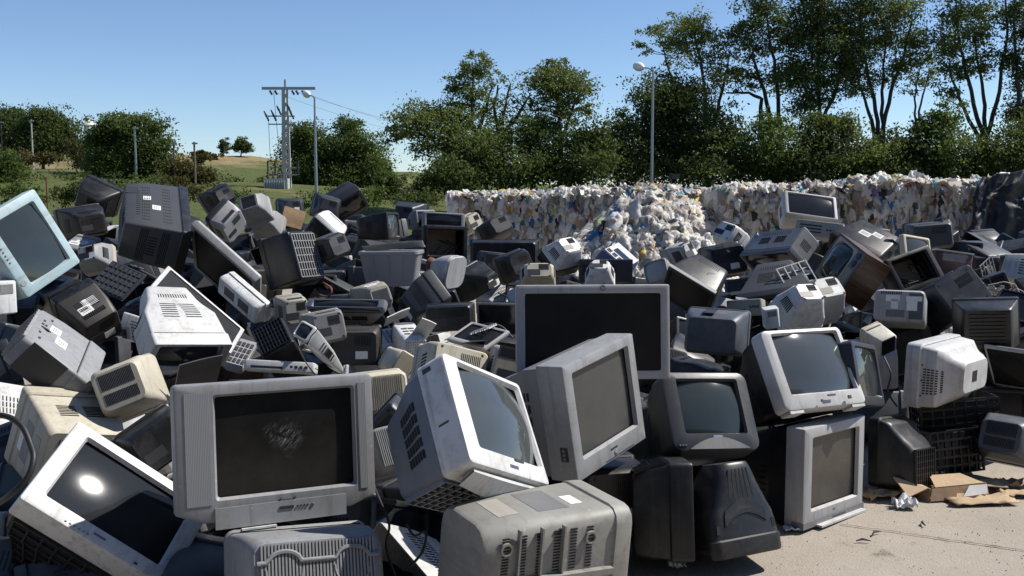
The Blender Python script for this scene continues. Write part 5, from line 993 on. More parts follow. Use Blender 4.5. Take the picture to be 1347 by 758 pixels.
{'n': 'television', 'k': 'crt', 'd': [0.352, 0.256, 0.269], 't': [0.7, 0.7, 0.1], 'l': [-1.5512, 9.8393, 1.313], 'r': [[0.8501, -0.4609, -0.2546], [0.1515, 0.6772, -0.7201], [0.5043, 0.5736, 0.6455]], 'label': 'dark television tipped up to a pointed corner on the crest', 'cat': None, 'g': None, 'o': {'bezel': 'dgrey', 'shell': 'dgrey', 'screen': 'dark', 'bd': 0.06, 'rad': 0.015}},
{'n': 'cardboard_sheet', 'k': 'sheet', 'd': [0.326, 0.186, 0.009], 't': [1, 1, 0], 'l': [-2.2006, 9.9114, 1.1969], 'r': [[0.4628, -0.8472, 0.2609], [0.8625, 0.4983, 0.0882], [-0.2047, 0.1843, 0.9613]], 'label': 'brown folded cardboard sheet standing on the crest near the transformer pole', 'cat': 'cardboard', 'g': None, 'o': {'col': 'card'}},
{'n': 'television', 'k': 'crt', 'd': [0.354, 0.272, 0.299], 't': [0.6, 0.6, 0.1], 'l': [-1.1019, 10.9496, 1.1511], 'r': [[-0.9614, -0.2438, 0.1273], [0.2613, -0.9541, 0.146], [0.0858, 0.1736, 0.9811]], 'label': 'black television back on the crest at the left end of the plastic bales', 'cat': None, 'g': None, 'o': {'bezel': 'black', 'shell': 'dgrey', 'screen': 'glass', 'rad': 0.022}},
{'n': 'computer_monitor', 'k': 'crt', 'd': [0.256, 0.192, 0.23], 't': [0.6, 0.6, 0.1], 'l': [-0.8567, 10.1251, 1.1724], 'r': [[0.7074, -0.6961, -0.1227], [0.7068, 0.6967, 0.1228], [0.0, -0.1736, 0.9848]], 'label': 'slate blue monitor on the crest just right of the pale blue screen', 'cat': None, 'g': None, 'o': {'bezel': 'bluegrey', 'shell': 'bluegrey', 'screen': 'glass', 'rad': 0.018}},
{'n': 'television', 'k': 'crt', 'd': [0.294, 0.23, 0.256], 't': [0.6, 0.6, 0.1], 'l': [-2.3634, 10.6187, 1.233], 'r': [[-0.9236, 0.3703, -0.0992], [-0.3833, -0.8921, 0.239], [0.0, 0.2588, 0.9659]], 'label': 'black rounded television back behind the folded cardboard', 'cat': None, 'g': None, 'o': {'bezel': 'black', 'shell': 'dgrey', 'screen': 'glass', 'rad': 0.028}},
{'n': 'television', 'k': 'crt', 'd': [0.294, 0.23, 0.256], 't': [0.6, 0.6, 0.1], 'l': [-2.7733, 9.5356, 1.3556], 'r': [[-0.6455, 0.5556, -0.5241], [-0.6524, -0.7579, 0.0001], [-0.3971, 0.342, 0.8517]], 'label': 'black television poking up behind the glinting silver back', 'cat': None, 'g': None, 'o': {'bezel': 'black', 'shell': 'black', 'screen': 'glass', 'rad': 0.018, 'shape': 'box'}},
{'n': 'television', 'k': 'crt', 'd': [0.282, 0.23, 0.256], 't': [0.6, 0.6, 0.1], 'l': [-1.8447, 9.7202, 1.2788], 'r': [[-0.9204, 0.3453, 0.1836], [-0.2966, -0.9223, 0.2478], [0.2549, 0.1736, 0.9513]], 'label': 'dark television wedged under the pointed dark corner on the crest', 'cat': None, 'g': None, 'o': {'bezel': 'black', 'shell': 'dgrey', 'screen': 'glass', 'rad': 0.018}},
{'n': 'desk_telephone', 'k': 'phone', 'd': [0.108, 0.044, 0.262], 't': [1, 1, 0], 'l': [-1.5454, 5.4343, 0.5743], 'r': [[0.9612, 0.1043, 0.2555], [0.0162, 0.9029, -0.4295], [-0.2754, 0.417, 0.8662]], 'label': 'grey keypad unit lying by the black lattice casing', 'cat': 'telephone', 'g': None, 'o': {'col': 'grey2'}},
{'n': 'disc_drive', 'k': 'box', 'd': [0.36, 0.055, 0.172], 't': [0.6, 0.6, 0.1], 'l': [-1.1971, 5.0409, 0.6536], 'r': [[0.9948, -0.0903, 0.047], [0.076, 0.9661, 0.2468], [-0.0677, -0.2419, 0.9679]], 'label': 'pale flat disc drive case lying above the wide silver television', 'cat': 'drive', 'g': None, 'o': {'col': 'white2', 'slots': 1}},
{'n': 'television', 'k': 'crt', 'd': [0.216, 0.29, 0.265], 't': [0.95, 0.95, 0.0], 'l': [-1.2909, 5.8837, 0.4482], 'r': [[-0.8585, -0.2735, -0.4339], [-0.2152, -0.5757, 0.7888], [-0.4655, 0.7705, 0.4353]], 'label': 'black casing with lattice back left of the slotted white cone', 'cat': None, 'g': None, 'o': {'bezel': 'black', 'shell': 'black', 'screen': 'glass', 'bd': 0.05, 'rad': 0.012, 'shape': 'box', 'lattice': 'B'}},
{'n': 'computer_monitor', 'k': 'crt', 'd': [0.102, 0.095, 0.481], 't': [0.9, 0.4, 0.5], 'l': [-1.0533, 5.1188, 0.8938], 'r': [[-0.821, 0.2344, -0.5207], [0.4591, 0.8132, -0.3577], [0.3396, -0.5327, -0.7752]], 'label': 'bright white monitor casing with a louvred side in the middle left of the heap', 'cat': None, 'g': None, 'o': {'bezel': 'white', 'shell': 'white2', 'screen': 'glass', 'bd': 0.04, 'rad': 0.012, 'shape': 'box', 'ventL': 1}},
{'n': 'television', 'k': 'crt', 'd': [0.307, 0.243, 0.256], 't': [0.85, 0.8, 0.05], 'l': [-0.9378, 5.9439, 0.5234], 'r': [[-0.993, 0.1168, -0.0164], [-0.118, -0.9834, 0.1382], [0.0, 0.1392, 0.9903]], 'label': 'dark television casing below the wide grey upturned one', 'cat': None, 'g': None, 'o': {'bezel': 'black', 'shell': 'brownblack', 'screen': 'glass', 'rad': 0.02, 'shape': 'box'}},
{'n': 'computer_monitor', 'k': 'crt', 'd': [0.23, 0.205, 0.218], 't': [0.8, 0.8, 0.1], 'l': [-1.1066, 5.7837, 0.6681], 'r': [[-0.8823, 0.4261, -0.1999], [-0.4502, -0.8879, 0.0948], [-0.1371, 0.1736, 0.9752]], 'label': 'taupe monitor casing left of the dark one under the grey upturned television', 'cat': None, 'g': None, 'o': {'bezel': 'olive', 'shell': 'grey', 'screen': 'glass', 'rad': 0.018, 'shape': 'box'}},
{'n': 'computer_monitor', 'k': 'crt', 'd': [0.144, 0.122, 0.256], 't': [0.98, 0.95, 0.0], 'l': [-0.6605, 5.9107, 0.6774], 'r': [[-0.9255, 0.3674, 0.0921], [-0.3787, -0.8959, -0.2321], [-0.0028, -0.2497, 0.9683]], 'label': 'white stripped monitor casing with rows of openings and an open frame end', 'cat': None, 'g': None, 'o': {'bezel': 'bluegrey', 'shell': 'white', 'screen': 'glass', 'bd': 0.03, 'rad': 0.02, 'shape': 'box', 'lattice': 'B', 'style': 'openings'}},
{'n': 'plastic_sheet', 'k': 'sheet', 'd': [0.159, 0.012, 0.11], 't': [0.6, 0.6, 0.1], 'l': [-0.6759, 5.9073, 0.845], 'r': [[0.802, -0.3008, -0.5161], [0.5276, 0.7619, 0.3757], [0.2802, -0.5736, 0.7698]], 'label': 'white broken plastic flap on top of the stripped white casing', 'cat': 'panel', 'g': None, 'o': {'col': 'white'}},
{'n': 'plastic_sheet', 'k': 'sheet', 'd': [0.09, 0.018, 0.18], 't': [0.6, 0.6, 0.1], 'l': [-0.4725, 5.6326, 0.8318], 'r': [[0.8824, -0.4398, 0.1674], [0.1684, 0.6272, 0.7604], [-0.4394, -0.6428, 0.6275]], 'label': 'white framed plastic flap right of the stripped white casing', 'cat': 'panel', 'g': None, 'o': {'col': 'white2'}},
{'n': 'computer_monitor', 'k': 'crt', 'd': [0.111, 0.123, 0.2], 't': [0.95, 0.95, 0.0], 'l': [-0.6711, 5.1362, 0.6393], 'r': [[-0.7392, 0.5061, 0.4444], [-0.3761, -0.8575, 0.3509], [0.5587, 0.0922, 0.8242]], 'label': 'beige monitor casing with wide ribs standing on an edge near the centre', 'cat': None, 'g': None, 'o': {'bezel': 'beige2', 'shell': 'beige', 'screen': 'glass', 'bd': 0.04, 'rad': 0.018, 'shape': 'box', 'ribs': 'B'}},
{'n': 'computer_monitor', 'k': 'crt', 'd': [0.247, 0.174, 0.222], 't': [0.97, 0.95, 0.0], 'l': [-0.6128, 4.4329, 0.5958], 'r': [[-0.9633, 0.2466, -0.1059], [-0.2596, -0.9561, 0.1356], [-0.0678, 0.1581, 0.9851]], 'label': 'cream monitor casing with close vertical ribs beside the wide silver television', 'cat': None, 'g': None, 'o': {'bezel': 'beige', 'shell': 'beige', 'screen': 'glass', 'bd': 0.04, 'rad': 0.018, 'shape': 'box', 'ribs': 'B', 'base': 1}},
{'n': 'computer_monitor', 'k': 'crt', 'd': [0.333, 0.269, 0.269], 't': [0.8, 0.8, 0.05], 'l': [-0.3542, 4.7294, 0.5404], 'r': [[-0.9233, 0.3643, 0.1214], [-0.2627, -0.8299, 0.4922], [0.2801, 0.4226, 0.8619]], 'label': 'tan monitor casing behind the white television with the curved screen', 'cat': None, 'g': None, 'o': {'bezel': 'beige2', 'shell': 'beige2', 'screen': 'glass', 'rad': 0.018, 'shape': 'box'}},
{'n': 'television', 'k': 'crt', 'd': [0.256, 0.205, 0.218], 't': [0.95, 0.95, 0.02], 'l': [-0.4123, 4.1233, 0.52], 'r': [[-0.6685, -0.0441, -0.7424], [0.0295, -0.999, 0.0328], [-0.7431, 0.0, 0.6691]], 'label': 'black box shaped monitor wedged between the wide silver and the curved white televisions', 'cat': None, 'g': None, 'o': {'bezel': 'black', 'shell': 'dgrey', 'screen': 'glass', 'rad': 0.012, 'shape': 'box'}},
{'n': 'computer_monitor', 'k': 'crt', 'd': [0.23, 0.192, 0.192], 't': [0.9, 0.9, 0.02], 'l': [-0.4601, 3.9526, 0.4196], 'r': [[-0.9152, 0.2559, -0.3114], [-0.374, -0.8274, 0.4191], [-0.1504, 0.5, 0.8529]], 'label': 'grey ribbed casing end deep between the silver and white televisions', 'cat': None, 'g': None, 'o': {'bezel': 'grey2', 'shell': 'grey2', 'screen': 'glass', 'rad': 0.02, 'shape': 'box', 'ribs': 'B'}},
{'n': 'television', 'k': 'crt', 'd': [0.32, 0.256, 0.269], 't': [0.7, 0.7, 0.1], 'l': [-0.4176, 6.5762, 0.796], 'r': [[-0.2026, -0.7832, -0.5878], [0.8299, -0.456, 0.3215], [-0.5198, -0.4226, 0.7424]], 'label': 'dark slate television on edge with a gloss rim below the pale funnel', 'cat': None, 'g': None, 'o': {'bezel': 'dgrey', 'shell': 'dgrey', 'screen': 'dark', 'bd': 0.07, 'rad': 0.02}},
{'n': 'plastic_sheet', 'k': 'sheet', 'd': [0.224, 0.015, 0.179], 't': [0.6, 0.6, 0.1], 'l': [-1.4635, 4.6391, 0.7806], 'r': [[0.7161, -0.3492, -0.6043], [0.6934, 0.455, 0.5588], [0.0798, -0.8192, 0.568]], 'label': 'dark vented casing corner above the wide silver television', 'cat': 'panel', 'g': None, 'o': {'col': 'dgrey'}},
{'n': 'television', 'k': 'crt', 'd': [0.269, 0.218, 0.23], 't': [0.8, 0.8, 0.1], 'l': [-1.5011, 4.2233, 0.4131], 'r': [[-0.705, 0.4951, -0.5078], [-0.5104, -0.8513, -0.1214], [-0.4924, 0.1736, 0.8529]], 'label': 'black casing in the shade left of the wide silver television', 'cat': None, 'g': None, 'o': {'bezel': 'black', 'shell': 'black', 'screen': 'glass', 'rad': 0.02, 'shape': 'box'}},
{'n': 'television', 'k': 'crt', 'd': [0.407, 0.32, 0.291], 't': [0.6, 0.6, 0.1], 'l': [-0.5971, 8.941, 0.9305], 'r': [[0.9467, -0.3214, 0.0215], [0.3178, 0.9429, 0.0993], [-0.0521, -0.0872, 0.9948]], 'label': 'black gutted television without its tube left of the plastic bales', 'cat': None, 'g': None, 'o': {'bezel': 'black', 'shell': 'black', 'screen': 'none', 'm': [0.09, 0.09, 0.1, 0.12], 'bd': 0.12, 'rad': 0.015, 'shape': 'box'}},
{'n': 'computer_monitor', 'k': 'crt', 'd': [0.282, 0.224, 0.269], 't': [0.7, 0.7, 0.1], 'l': [-0.1334, 9.288, 1.0511], 'r': [[-0.8016, 0.3181, -0.5063], [-0.4981, -0.8236, 0.2711], [-0.3308, 0.4695, 0.8187]], 'label': 'dark monitor with two stickers on its back in front of the left bales', 'cat': None, 'g': None, 'o': {'bezel': 'dgrey', 'shell': 'dgrey', 'screen': 'glass', 'rad': 0.018, 'shape': 'box', 'sticker': 'T'}},
{'n': 'television', 'k': 'crt', 'd': [0.424, 0.17, 0.283], 't': [0.85, 0.85, 0.05], 'l': [-0.6779, 9.8628, 1.1744], 'r': [[0.9782, -0.2052, 0.0321], [0.196, 0.9632, 0.184], [-0.0687, -0.1736, 0.9824]], 'label': 'grey television lying flat on the crest left of the bales', 'cat': None, 'g': None, 'o': {'bezel': 'grey2', 'shell': 'grey2', 'screen': 'dark', 'rad': 0.018, 'shape': 'box'}},
{'n': 'computer_monitor', 'k': 'crt', 'd': [0.205, 0.205, 0.205], 't': [0.8, 0.8, 0.1], 'l': [-0.4424, 10.1938, 1.0995], 'r': [[-0.6929, 0.5865, -0.4194], [-0.6409, -0.7675, -0.0144], [-0.3304, 0.2588, 0.9077]], 'label': 'pale beige casing leaning beside the grey flat lying television', 'cat': None, 'g': None, 'o': {'bezel': 'beige2', 'shell': 'beige2', 'screen': 'glass', 'rad': 0.022, 'shape': 'box'}},
{'n': 'television', 'k': 'crt', 'd': [0.589, 0.256, 0.23], 't': [0.92, 0.9, 0.02], 'l': [-0.0619, 8.5933, 0.8859], 'r': [[-0.9996, -0.0275, 0.0014], [0.0276, -0.9983, 0.0523], [0.0, 0.0523, 0.9986]], 'label': 'long black television casing in front of the left plastic bales', 'cat': None, 'g': None, 'o': {'bezel': 'black', 'shell': 'black', 'screen': 'glass', 'rad': 0.02, 'shape': 'box'}},
{'n': 'tube_funnel', 'k': 'funnel', 'd': [0.223, 0.223, 0.292], 't': [0.6, 0.6, 0.1], 'l': [-0.3986, 6.7203, 0.9088], 'r': [[0.5149, -0.8318, 0.2074], [0.8573, 0.4996, -0.1246], [0.0, 0.2419, 0.9703]], 'label': 'bare pale grey picture tube funnel lying on its side in the centre', 'cat': 'picture tube', 'g': None, 'o': {}},
{'n': 'television', 'k': 'crt', 'd': [0.282, 0.243, 0.269], 't': [0.45, 0.45, 0.2], 'l': [-0.2926, 7.3718, 0.776], 'r': [[-0.6084, 0.7212, -0.3314], [-0.733, -0.6706, -0.1138], [-0.3043, 0.1736, 0.9366]], 'label': 'black television with small white sticker on its back beside the bare funnel', 'cat': None, 'g': None, 'o': {'bezel': 'black', 'shell': 'black', 'screen': 'glass', 'bd': 0.05, 'rad': 0.02, 'sticker': 'B'}},
{'n': 'television', 'k': 'crt', 'd': [0.256, 0.23, 0.23], 't': [0.75, 0.75, 0.1], 'l': [0.0231, 7.868, 0.8496], 'r': [[-0.8287, 0.4073, -0.384], [-0.4735, -0.8759, 0.0929], [-0.2985, 0.2588, 0.9187]], 'label': 'black rounded television back right of the bare funnel', 'cat': None, 'g': None, 'o': {'bezel': 'black', 'shell': 'black', 'screen': 'glass', 'rad': 0.026, 'shape': 'box'}},
{'n': 'television', 'k': 'crt', 'd': [0.256, 0.218, 0.23], 't': [0.75, 0.75, 0.1], 'l': [-0.1853, 8.1641, 0.8388], 'r': [[-0.9578, 0.2745, 0.0857], [-0.2528, -0.9458, 0.2039], [0.1371, 0.1736, 0.9752]], 'label': 'black television back partly hidden behind the rounded one', 'cat': None, 'g': None, 'o': {'bezel': 'black', 'shell': 'black', 'screen': 'glass', 'rad': 0.022, 'shape': 'box'}},
{'n': 'computer_monitor', 'k': 'crt', 'd': [0.256, 0.166, 0.205], 't': [0.75, 0.7, 0.1], 'l': [0.187, 7.2193, 0.839], 'r': [[-0.9981, 0.053, -0.0306], [-0.0612, -0.8644, 0.4991], [0.0, 0.5, 0.866]], 'label': 'pale olive monitor casing just above the wide flat black screen', 'cat': None, 'g': None, 'o': {'bezel': 'olive', 'shell': 'beige2', 'screen': 'glass', 'rad': 0.028, 'shape': 'box'}},
{'n': 'computer_monitor', 'k': 'crt', 'd': [0.269, 0.23, 0.243], 't': [0.65, 0.65, 0.15], 'l': [0.4029, 7.6021, 0.9151], 'r': [[-0.7681, 0.3766, -0.5178], [-0.6284, -0.5985, 0.4969], [-0.1228, 0.7071, 0.6964]], 'label': 'white rounded monitor casing with a scooped side before the plastic heap', 'cat': None, 'g': None, 'o': {'bezel': 'black', 'shell': 'white', 'screen': 'glass', 'bd': 0.09, 'rad': 0.022}},
{'n': 'answering_machine', 'k': 'phone', 'd': [0.252, 0.101, 0.408], 't': [1, 1, 0], 'l': [0.7345, 7.7299, 0.9589], 'r': [[0.7248, 0.3869, 0.57], [-0.2445, 0.918, -0.3122], [-0.6441, 0.0869, 0.76]], 'label': 'blue and white console with a dark display window before the plastic heap', 'cat': 'console', 'g': None, 'o': {'col': 'white2', 'col2': 'blue', 'win': 1}},
{'n': 'television', 'k': 'crt', 'd': [0.399, 0.176, 0.287], 't': [0.97, 0.97, 0.0], 'l': [0.6928, 7.3221, 0.8899], 'r': [[0.9983, 0.0583, 0.0061], [-0.0586, 0.9928, 0.1043], [0.0, -0.1045, 0.9945]], 'label': 'dark box shaped player with a clear strip behind the wide flat black screen', 'cat': None, 'g': None, 'o': {'bezel': 'dgrey', 'shell': 'dgrey', 'screen': 'dark', 'm': [0.06, 0.3, 0.25, 0.3], 'rad': 0.01, 'shape': 'box'}},
{'n': 'computer_monitor', 'k': 'crt', 'd': [0.205, 0.179, 0.205], 't': [0.6, 0.6, 0.2], 'l': [0.5995, 6.7587, 0.8568], 'r': [[-0.9961, -0.0508, 0.0725], [0.0885, -0.5713, 0.8159], [0.0, 0.8192, 0.5736]], 'label': 'white domed casing peeping over the wide flat black screen', 'cat': None, 'g': None, 'o': {'bezel': 'white', 'shell': 'white', 'screen': 'glass', 'rad': 0.0225}},
{'n': 'television', 'k': 'crt', 'd': [0.307, 0.179, 0.23], 't': [0.9, 0.85, 0.05], 'l': [-0.3805, 6.2545, 0.6871], 'r': [[-0.9986, -0.0077, -0.0515], [0.0023, -0.9945, 0.1048], [-0.052, 0.1045, 0.9932]], 'label': 'black shallow casing with a lit rim left of the wide flat black screen', 'cat': None, 'g': None, 'o': {'bezel': 'dgrey', 'shell': 'black', 'screen': 'glass', 'rad': 0.015, 'shape': 'box'}},
{'n': 'flat_screen', 'k': 'flat', 'd': [0.478, 0.213, 0.04], 't': [1, 1, 0], 'l': [-0.022, 6.144, 0.6662], 'r': [[0.8382, 0.5438, -0.0401], [-0.5428, 0.8392, 0.0346], [0.0524, -0.0072, 0.9986]], 'label': 'dark blue flat panel half hidden behind the wide flat black screen', 'cat': 'monitor', 'g': None, 'o': {'bezel': 'silver2', 'shell': 'black', 'screen': 'dark', 'm': [0.02, 0.02, 0.035, 0.03]}},
{'n': 'flat_screen', 'k': 'flat', 'd': [0.282, 0.205, 0.032], 't': [1, 1, 0], 'l': [-0.2468, 5.1712, 0.7794], 'r': [[0.7495, 0.1768, 0.6379], [-0.6557, 0.3303, 0.6789], [-0.0906, -0.9272, 0.3635]], 'label': 'silver edged flat monitor lying on its back left of the wide flat black screen', 'cat': 'monitor', 'g': None, 'o': {'bezel': 'silver2', 'shell': 'silver2', 'screen': 'black', 'm': [0.04, 0.04, 0.05, 0.12]}},
{'n': 'computer_monitor', 'k': 'crt', 'd': [0.256, 0.218, 0.23], 't': [0.92, 0.9, 0.02], 'l': [-0.0226, 4.767, 0.5926], 'r': [[-0.9695, 0.1287, 0.2086], [-0.0707, -0.9617, 0.2648], [0.2347, 0.2419, 0.9415]], 'label': 'taupe monitor back with a dark curved vent between the white and silver televisions', 'cat': None, 'g': None, 'o': {'bezel': 'olive', 'shell': 'taupe', 'screen': 'glass', 'rad': 0.022, 'shape': 'box', 'style': 'vent_band', 'base': 1}},
{'n': 'cardboard_sheet', 'k': 'sheet', 'd': [0.408, 0.01, 0.245], 't': [0.6, 0.6, 0.1], 'l': [-0.1274, 4.8222, 0.7801], 'r': [[0.9662, 0.2121, 0.1469], [-0.2368, 0.9549, 0.1792], [-0.1022, -0.2079, 0.9728]], 'label': 'brown cardboard flap below the silver edged flat monitor', 'cat': 'cardboard', 'g': None, 'o': {'col': 'card2'}},
{'n': 'television', 'k': 'crt', 'd': [0.461, 0.252, 0.252], 't': [0.9, 0.9, 0.05], 'l': [2.5711, 8.5442, 1.3409], 'r': [[0.9904, -0.1019, 0.0938], [0.0214, 0.7814, 0.6237], [-0.1368, -0.6157, 0.776]], 'label': 'silver sided television lying dark screen upward at the foot of the right bales', 'cat': None, 'g': None, 'o': {'bezel': 'silver2', 'shell': 'white2', 'screen': 'dark', 'm': [0.06, 0.06, 0.06, 0.06], 'bd': 0.06, 'rad': 0.015, 'shape': 'box'}},
{'n': 'television', 'k': 'crt', 'd': [0.537, 0.189, 0.243], 't': [1, 1, 0], 'l': [1.9455, 7.2555, 0.9827], 'r': [[0.4545, 0.5802, -0.6758], [-0.8822, 0.398, -0.2516], [0.123, 0.7106, 0.6928]], 'label': 'grey box shaped television with sunlit right side above the slotted dark monitor', 'cat': None, 'g': None, 'o': {'bezel': 'grey', 'shell': 'grey2', 'screen': 'dark', 'm': [0.05, 0.05, 0.05, 0.05], 'bd': 0.05, 'rad': 0.012, 'shape': 'box', 'ventT': 1}},
{'n': 'computer_monitor', 'k': 'crt', 'd': [0.514, 0.421, 0.412], 't': [0.5, 0.5, 0.4], 'l': [1.8845, 6.7985, 0.5427], 'r': [[0.9344, 0.1599, -0.3185], [-0.3059, 0.8183, -0.4866], [0.1828, 0.5521, 0.8135]], 'label': 'dark grey monitor standing on its face with rows of slots, right of centre', 'cat': None, 'g': None, 'o': {'bezel': 'dgrey', 'shell': 'dgrey2', 'screen': 'glass', 'bd': 0.06, 'rad': 0.02, 'ventT': 1, 'shape': 'cone', 'ang': 1}},
{'n': 'computer_monitor', 'k': 'crt', 'd': [0.269, 0.23, 0.256], 't': [0.6, 0.6, 0.2], 'l': [1.7124, 5.8526, 0.7187], 'r': [[-0.9457, 0.2089, -0.2489], [-0.3249, -0.6079, 0.7245], [0.0, 0.766, 0.6428]], 'label': 'white egg shaped monitor back above the tilted silver television', 'cat': None, 'g': None, 'o': {'bezel': 'white', 'shell': 'white', 'screen': 'glass', 'rad': 0.026}},
{'n': 'computer_monitor', 'k': 'crt', 'd': [0.282, 0.23, 0.269], 't': [0.65, 0.65, 0.15], 'l': [1.9014, 6.0893, 0.7379], 'r': [[-0.9342, 0.1656, -0.3161], [-0.3327, -0.7245, 0.6037], [-0.129, 0.6691, 0.7319]], 'label': 'light grey curved monitor back below the wooden television', 'cat': None, 'g': None, 'o': {'bezel': 'silver2', 'shell': 'silver2', 'screen': 'glass', 'rad': 0.026, 'ventT': 1}},
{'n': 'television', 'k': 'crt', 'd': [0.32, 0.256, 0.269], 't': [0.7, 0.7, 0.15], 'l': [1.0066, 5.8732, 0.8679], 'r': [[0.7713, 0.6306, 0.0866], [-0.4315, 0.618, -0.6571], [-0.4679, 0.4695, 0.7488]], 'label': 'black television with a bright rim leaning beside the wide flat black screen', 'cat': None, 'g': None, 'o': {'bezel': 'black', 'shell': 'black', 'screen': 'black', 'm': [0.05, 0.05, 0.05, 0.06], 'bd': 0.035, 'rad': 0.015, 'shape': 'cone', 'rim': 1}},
{'n': 'computer_monitor', 'k': 'crt', 'd': [0.32, 0.243, 0.269], 't': [0.8, 0.75, 0.05], 'l': [1.0766, 5.1617, 0.7208], 'r': [[-0.9387, -0.3352, 0.0799], [0.3429, -0.9318, 0.1191], [0.0346, 0.1392, 0.9897]], 'label': 'slate grey monitor top with a dark stripe left of the tilted silver television', 'cat': None, 'g': None, 'o': {'bezel': 'slate', 'shell': 'slate', 'screen': 'glass', 'rad': 0.022, 'shape': 'box', 'style': 'stripe'}},
{'n': 'computer_monitor', 'k': 'crt', 'd': [0.23, 0.192, 0.205], 't': [0.8, 0.8, 0.1], 'l': [1.7932, 8.2396, 1.0493], 'r': [[-0.6119, -0.5534, 0.5651], [0.762, -0.604, 0.2336], [0.212, 0.5736, 0.7912]], 'label': 'bright white casing in front of the torn plastic heap', 'cat': None, 'g': None, 'o': {'bezel': 'white', 'shell': 'white', 'screen': 'glass', 'rad': 0.02, 'shape': 'box'}},
{'n': 'television', 'k': 'crt', 'd': [0.32, 0.269, 0.269], 't': [0.85, 0.8, 0.05], 'l': [1.6574, 7.7921, 0.8745], 'r': [[-0.9818, 0.0523, -0.1825], [-0.0824, -0.9834, 0.1615], [-0.171, 0.1736, 0.9698]], 'label': 'black television below the bright white casing, left of the grey box shaped one', 'cat': None, 'g': None, 'o': {'bezel': 'black', 'shell': 'black', 'screen': 'glass', 'rad': 0.02, 'shape': 'box'}},
{'n': 'computer_monitor', 'k': 'crt', 'd': [0.179, 0.166, 0.192], 't': [0.7, 0.7, 0.1], 'l': [1.1463, 6.9422, 1.016], 'r': [[-0.6636, 0.5885, -0.4619], [-0.7104, -0.6893, 0.1424], [-0.2346, 0.4226, 0.8754]], 'label': 'small pale rounded camera like casing, the upper of a pair before the heap', 'cat': None, 'g': None, 'o': {'bezel': 'grey2', 'shell': 'silver2', 'screen': 'glass', 'rad': 0.028}},
{'n': 'computer_monitor', 'k': 'crt', 'd': [0.166, 0.154, 0.141], 't': [0.8, 0.8, 0.1], 'l': [0.9544, 6.4888, 0.973], 'r': [[0.8329, 0.5324, -0.1513], [-0.4441, 0.806, 0.3914], [0.3304, -0.2588, 0.9077]], 'label': 'small grey disc faced casing, the lower of a pair before the heap', 'cat': None, 'g': None, 'o': {'bezel': 'grey2', 'shell': 'grey2', 'screen': 'plate', 'm': [0.06, 0.06, 0.06, 0.06], 'rad': 0.0225}},
{'n': 'radio_case', 'k': 'box', 'd': [0.206, 0.09, 0.129], 't': [0.6, 0.6, 0.1], 'l': [1.3404, 5.691, 0.8626], 'r': [[0.9211, 0.3882, -0.028], [-0.3754, 0.9051, 0.1999], [0.1029, -0.1736, 0.9794]], 'label': 'small olive slotted case lying above the tilted silver television', 'cat': 'case', 'g': None, 'o': {'col': 'olive', 'slots': 1}},
{'n': 'plastic_box', 'k': 'box', 'd': [0.083, 0.115, 0.064], 't': [0.6, 0.6, 0.1], 'l': [1.4276, 5.3848, 0.8249], 'r': [[0.9835, -0.0898, -0.1573], [0.0598, 0.9807, -0.1861], [0.171, 0.1736, 0.9698]], 'label': 'small white upright plastic piece left of the egg shaped monitor back', 'cat': 'box', 'g': None, 'o': {'col': 'white'}},
{'n': 'wooden_television', 'k': 'wood', 'd': [0.46, 0.354, 0.22], 't': [1, 1, 0], 'l': [2.1905, 6.9665, 0.9086], 'r': [[0.0925, 0.8619, 0.4986], [-0.9588, 0.2123, -0.189], [-0.2688, -0.4605, 0.846]], 'label': 'old brown wooden television with bulging screen and dial strip, tipped over', 'cat': 'television', 'g': None, 'o': {}},
{'n': 'television', 'k': 'crt', 'd': [0.443, 0.149, 0.353], 't': [0.8, 0.85, 0.05], 'l': [2.6112, 7.6597, 1.0324], 'r': [[0.649, 0.76, -0.0348], [-0.6438, 0.5243, -0.5574], [-0.4054, 0.3842, 0.8295]], 'label': 'black television with a sunlit pale top behind the wooden one', 'cat': None, 'g': None, 'o': {'bezel': 'black', 'shell': 'black', 'screen': 'glass', 'bd': 0.06, 'rad': 0.02, 'shape': 'box', 'sticker': 'T'}},
{'n': 'wooden_box', 'k': 'box', 'd': [0.389, 0.135, 0.239], 't': [0.6, 0.6, 0.1], 'l': [2.5443, 8.2879, 1.1771], 'r': [[0.9149, 0.3698, 0.1617], [-0.3903, 0.9127, 0.1208], [-0.1029, -0.1736, 0.9794]], 'label': 'brownish grey player with a white strip under the silver sided television', 'cat': 'player', 'g': None, 'o': {'col': 'taupe', 'slots': 1}},
{'n': 'television', 'k': 'crt', 'd': [0.338, 0.198, 0.15], 't': [0.7, 0.7, 0.1], 'l': [3.2986, 8.047, 1.0089], 'r': [[0.851, -0.5247, -0.023], [0.507, 0.8093, 0.2966], [-0.137, -0.2641, 0.9547]], 'label': 'slate television with a cream frame right of the black one with sunlit top', 'cat': None, 'g': None, 'o': {'bezel': 'beige', 'shell': 'slate', 'screen': 'grey', 'm': [0.08, 0.06, 0.09, 0.06], 'bd': 0.05, 'rad': 0.018}},
{'n': 'television', 'k': 'crt', 'd': [0.412, 0.266, 0.305], 't': [0.8, 0.75, 0.05], 'l': [3.8162, 9.1287, 1.0099], 'r': [[-0.9732, -0.2187, -0.0714], [0.2054, -0.9658, 0.1581], [-0.1035, 0.1392, 0.9848]], 'label': 'black rounded television back lying before the shaded bales', 'cat': None, 'g': None, 'o': {'bezel': 'black', 'shell': 'dgrey2', 'screen': 'glass', 'rad': 0.0225, 'shape': 'box'}},
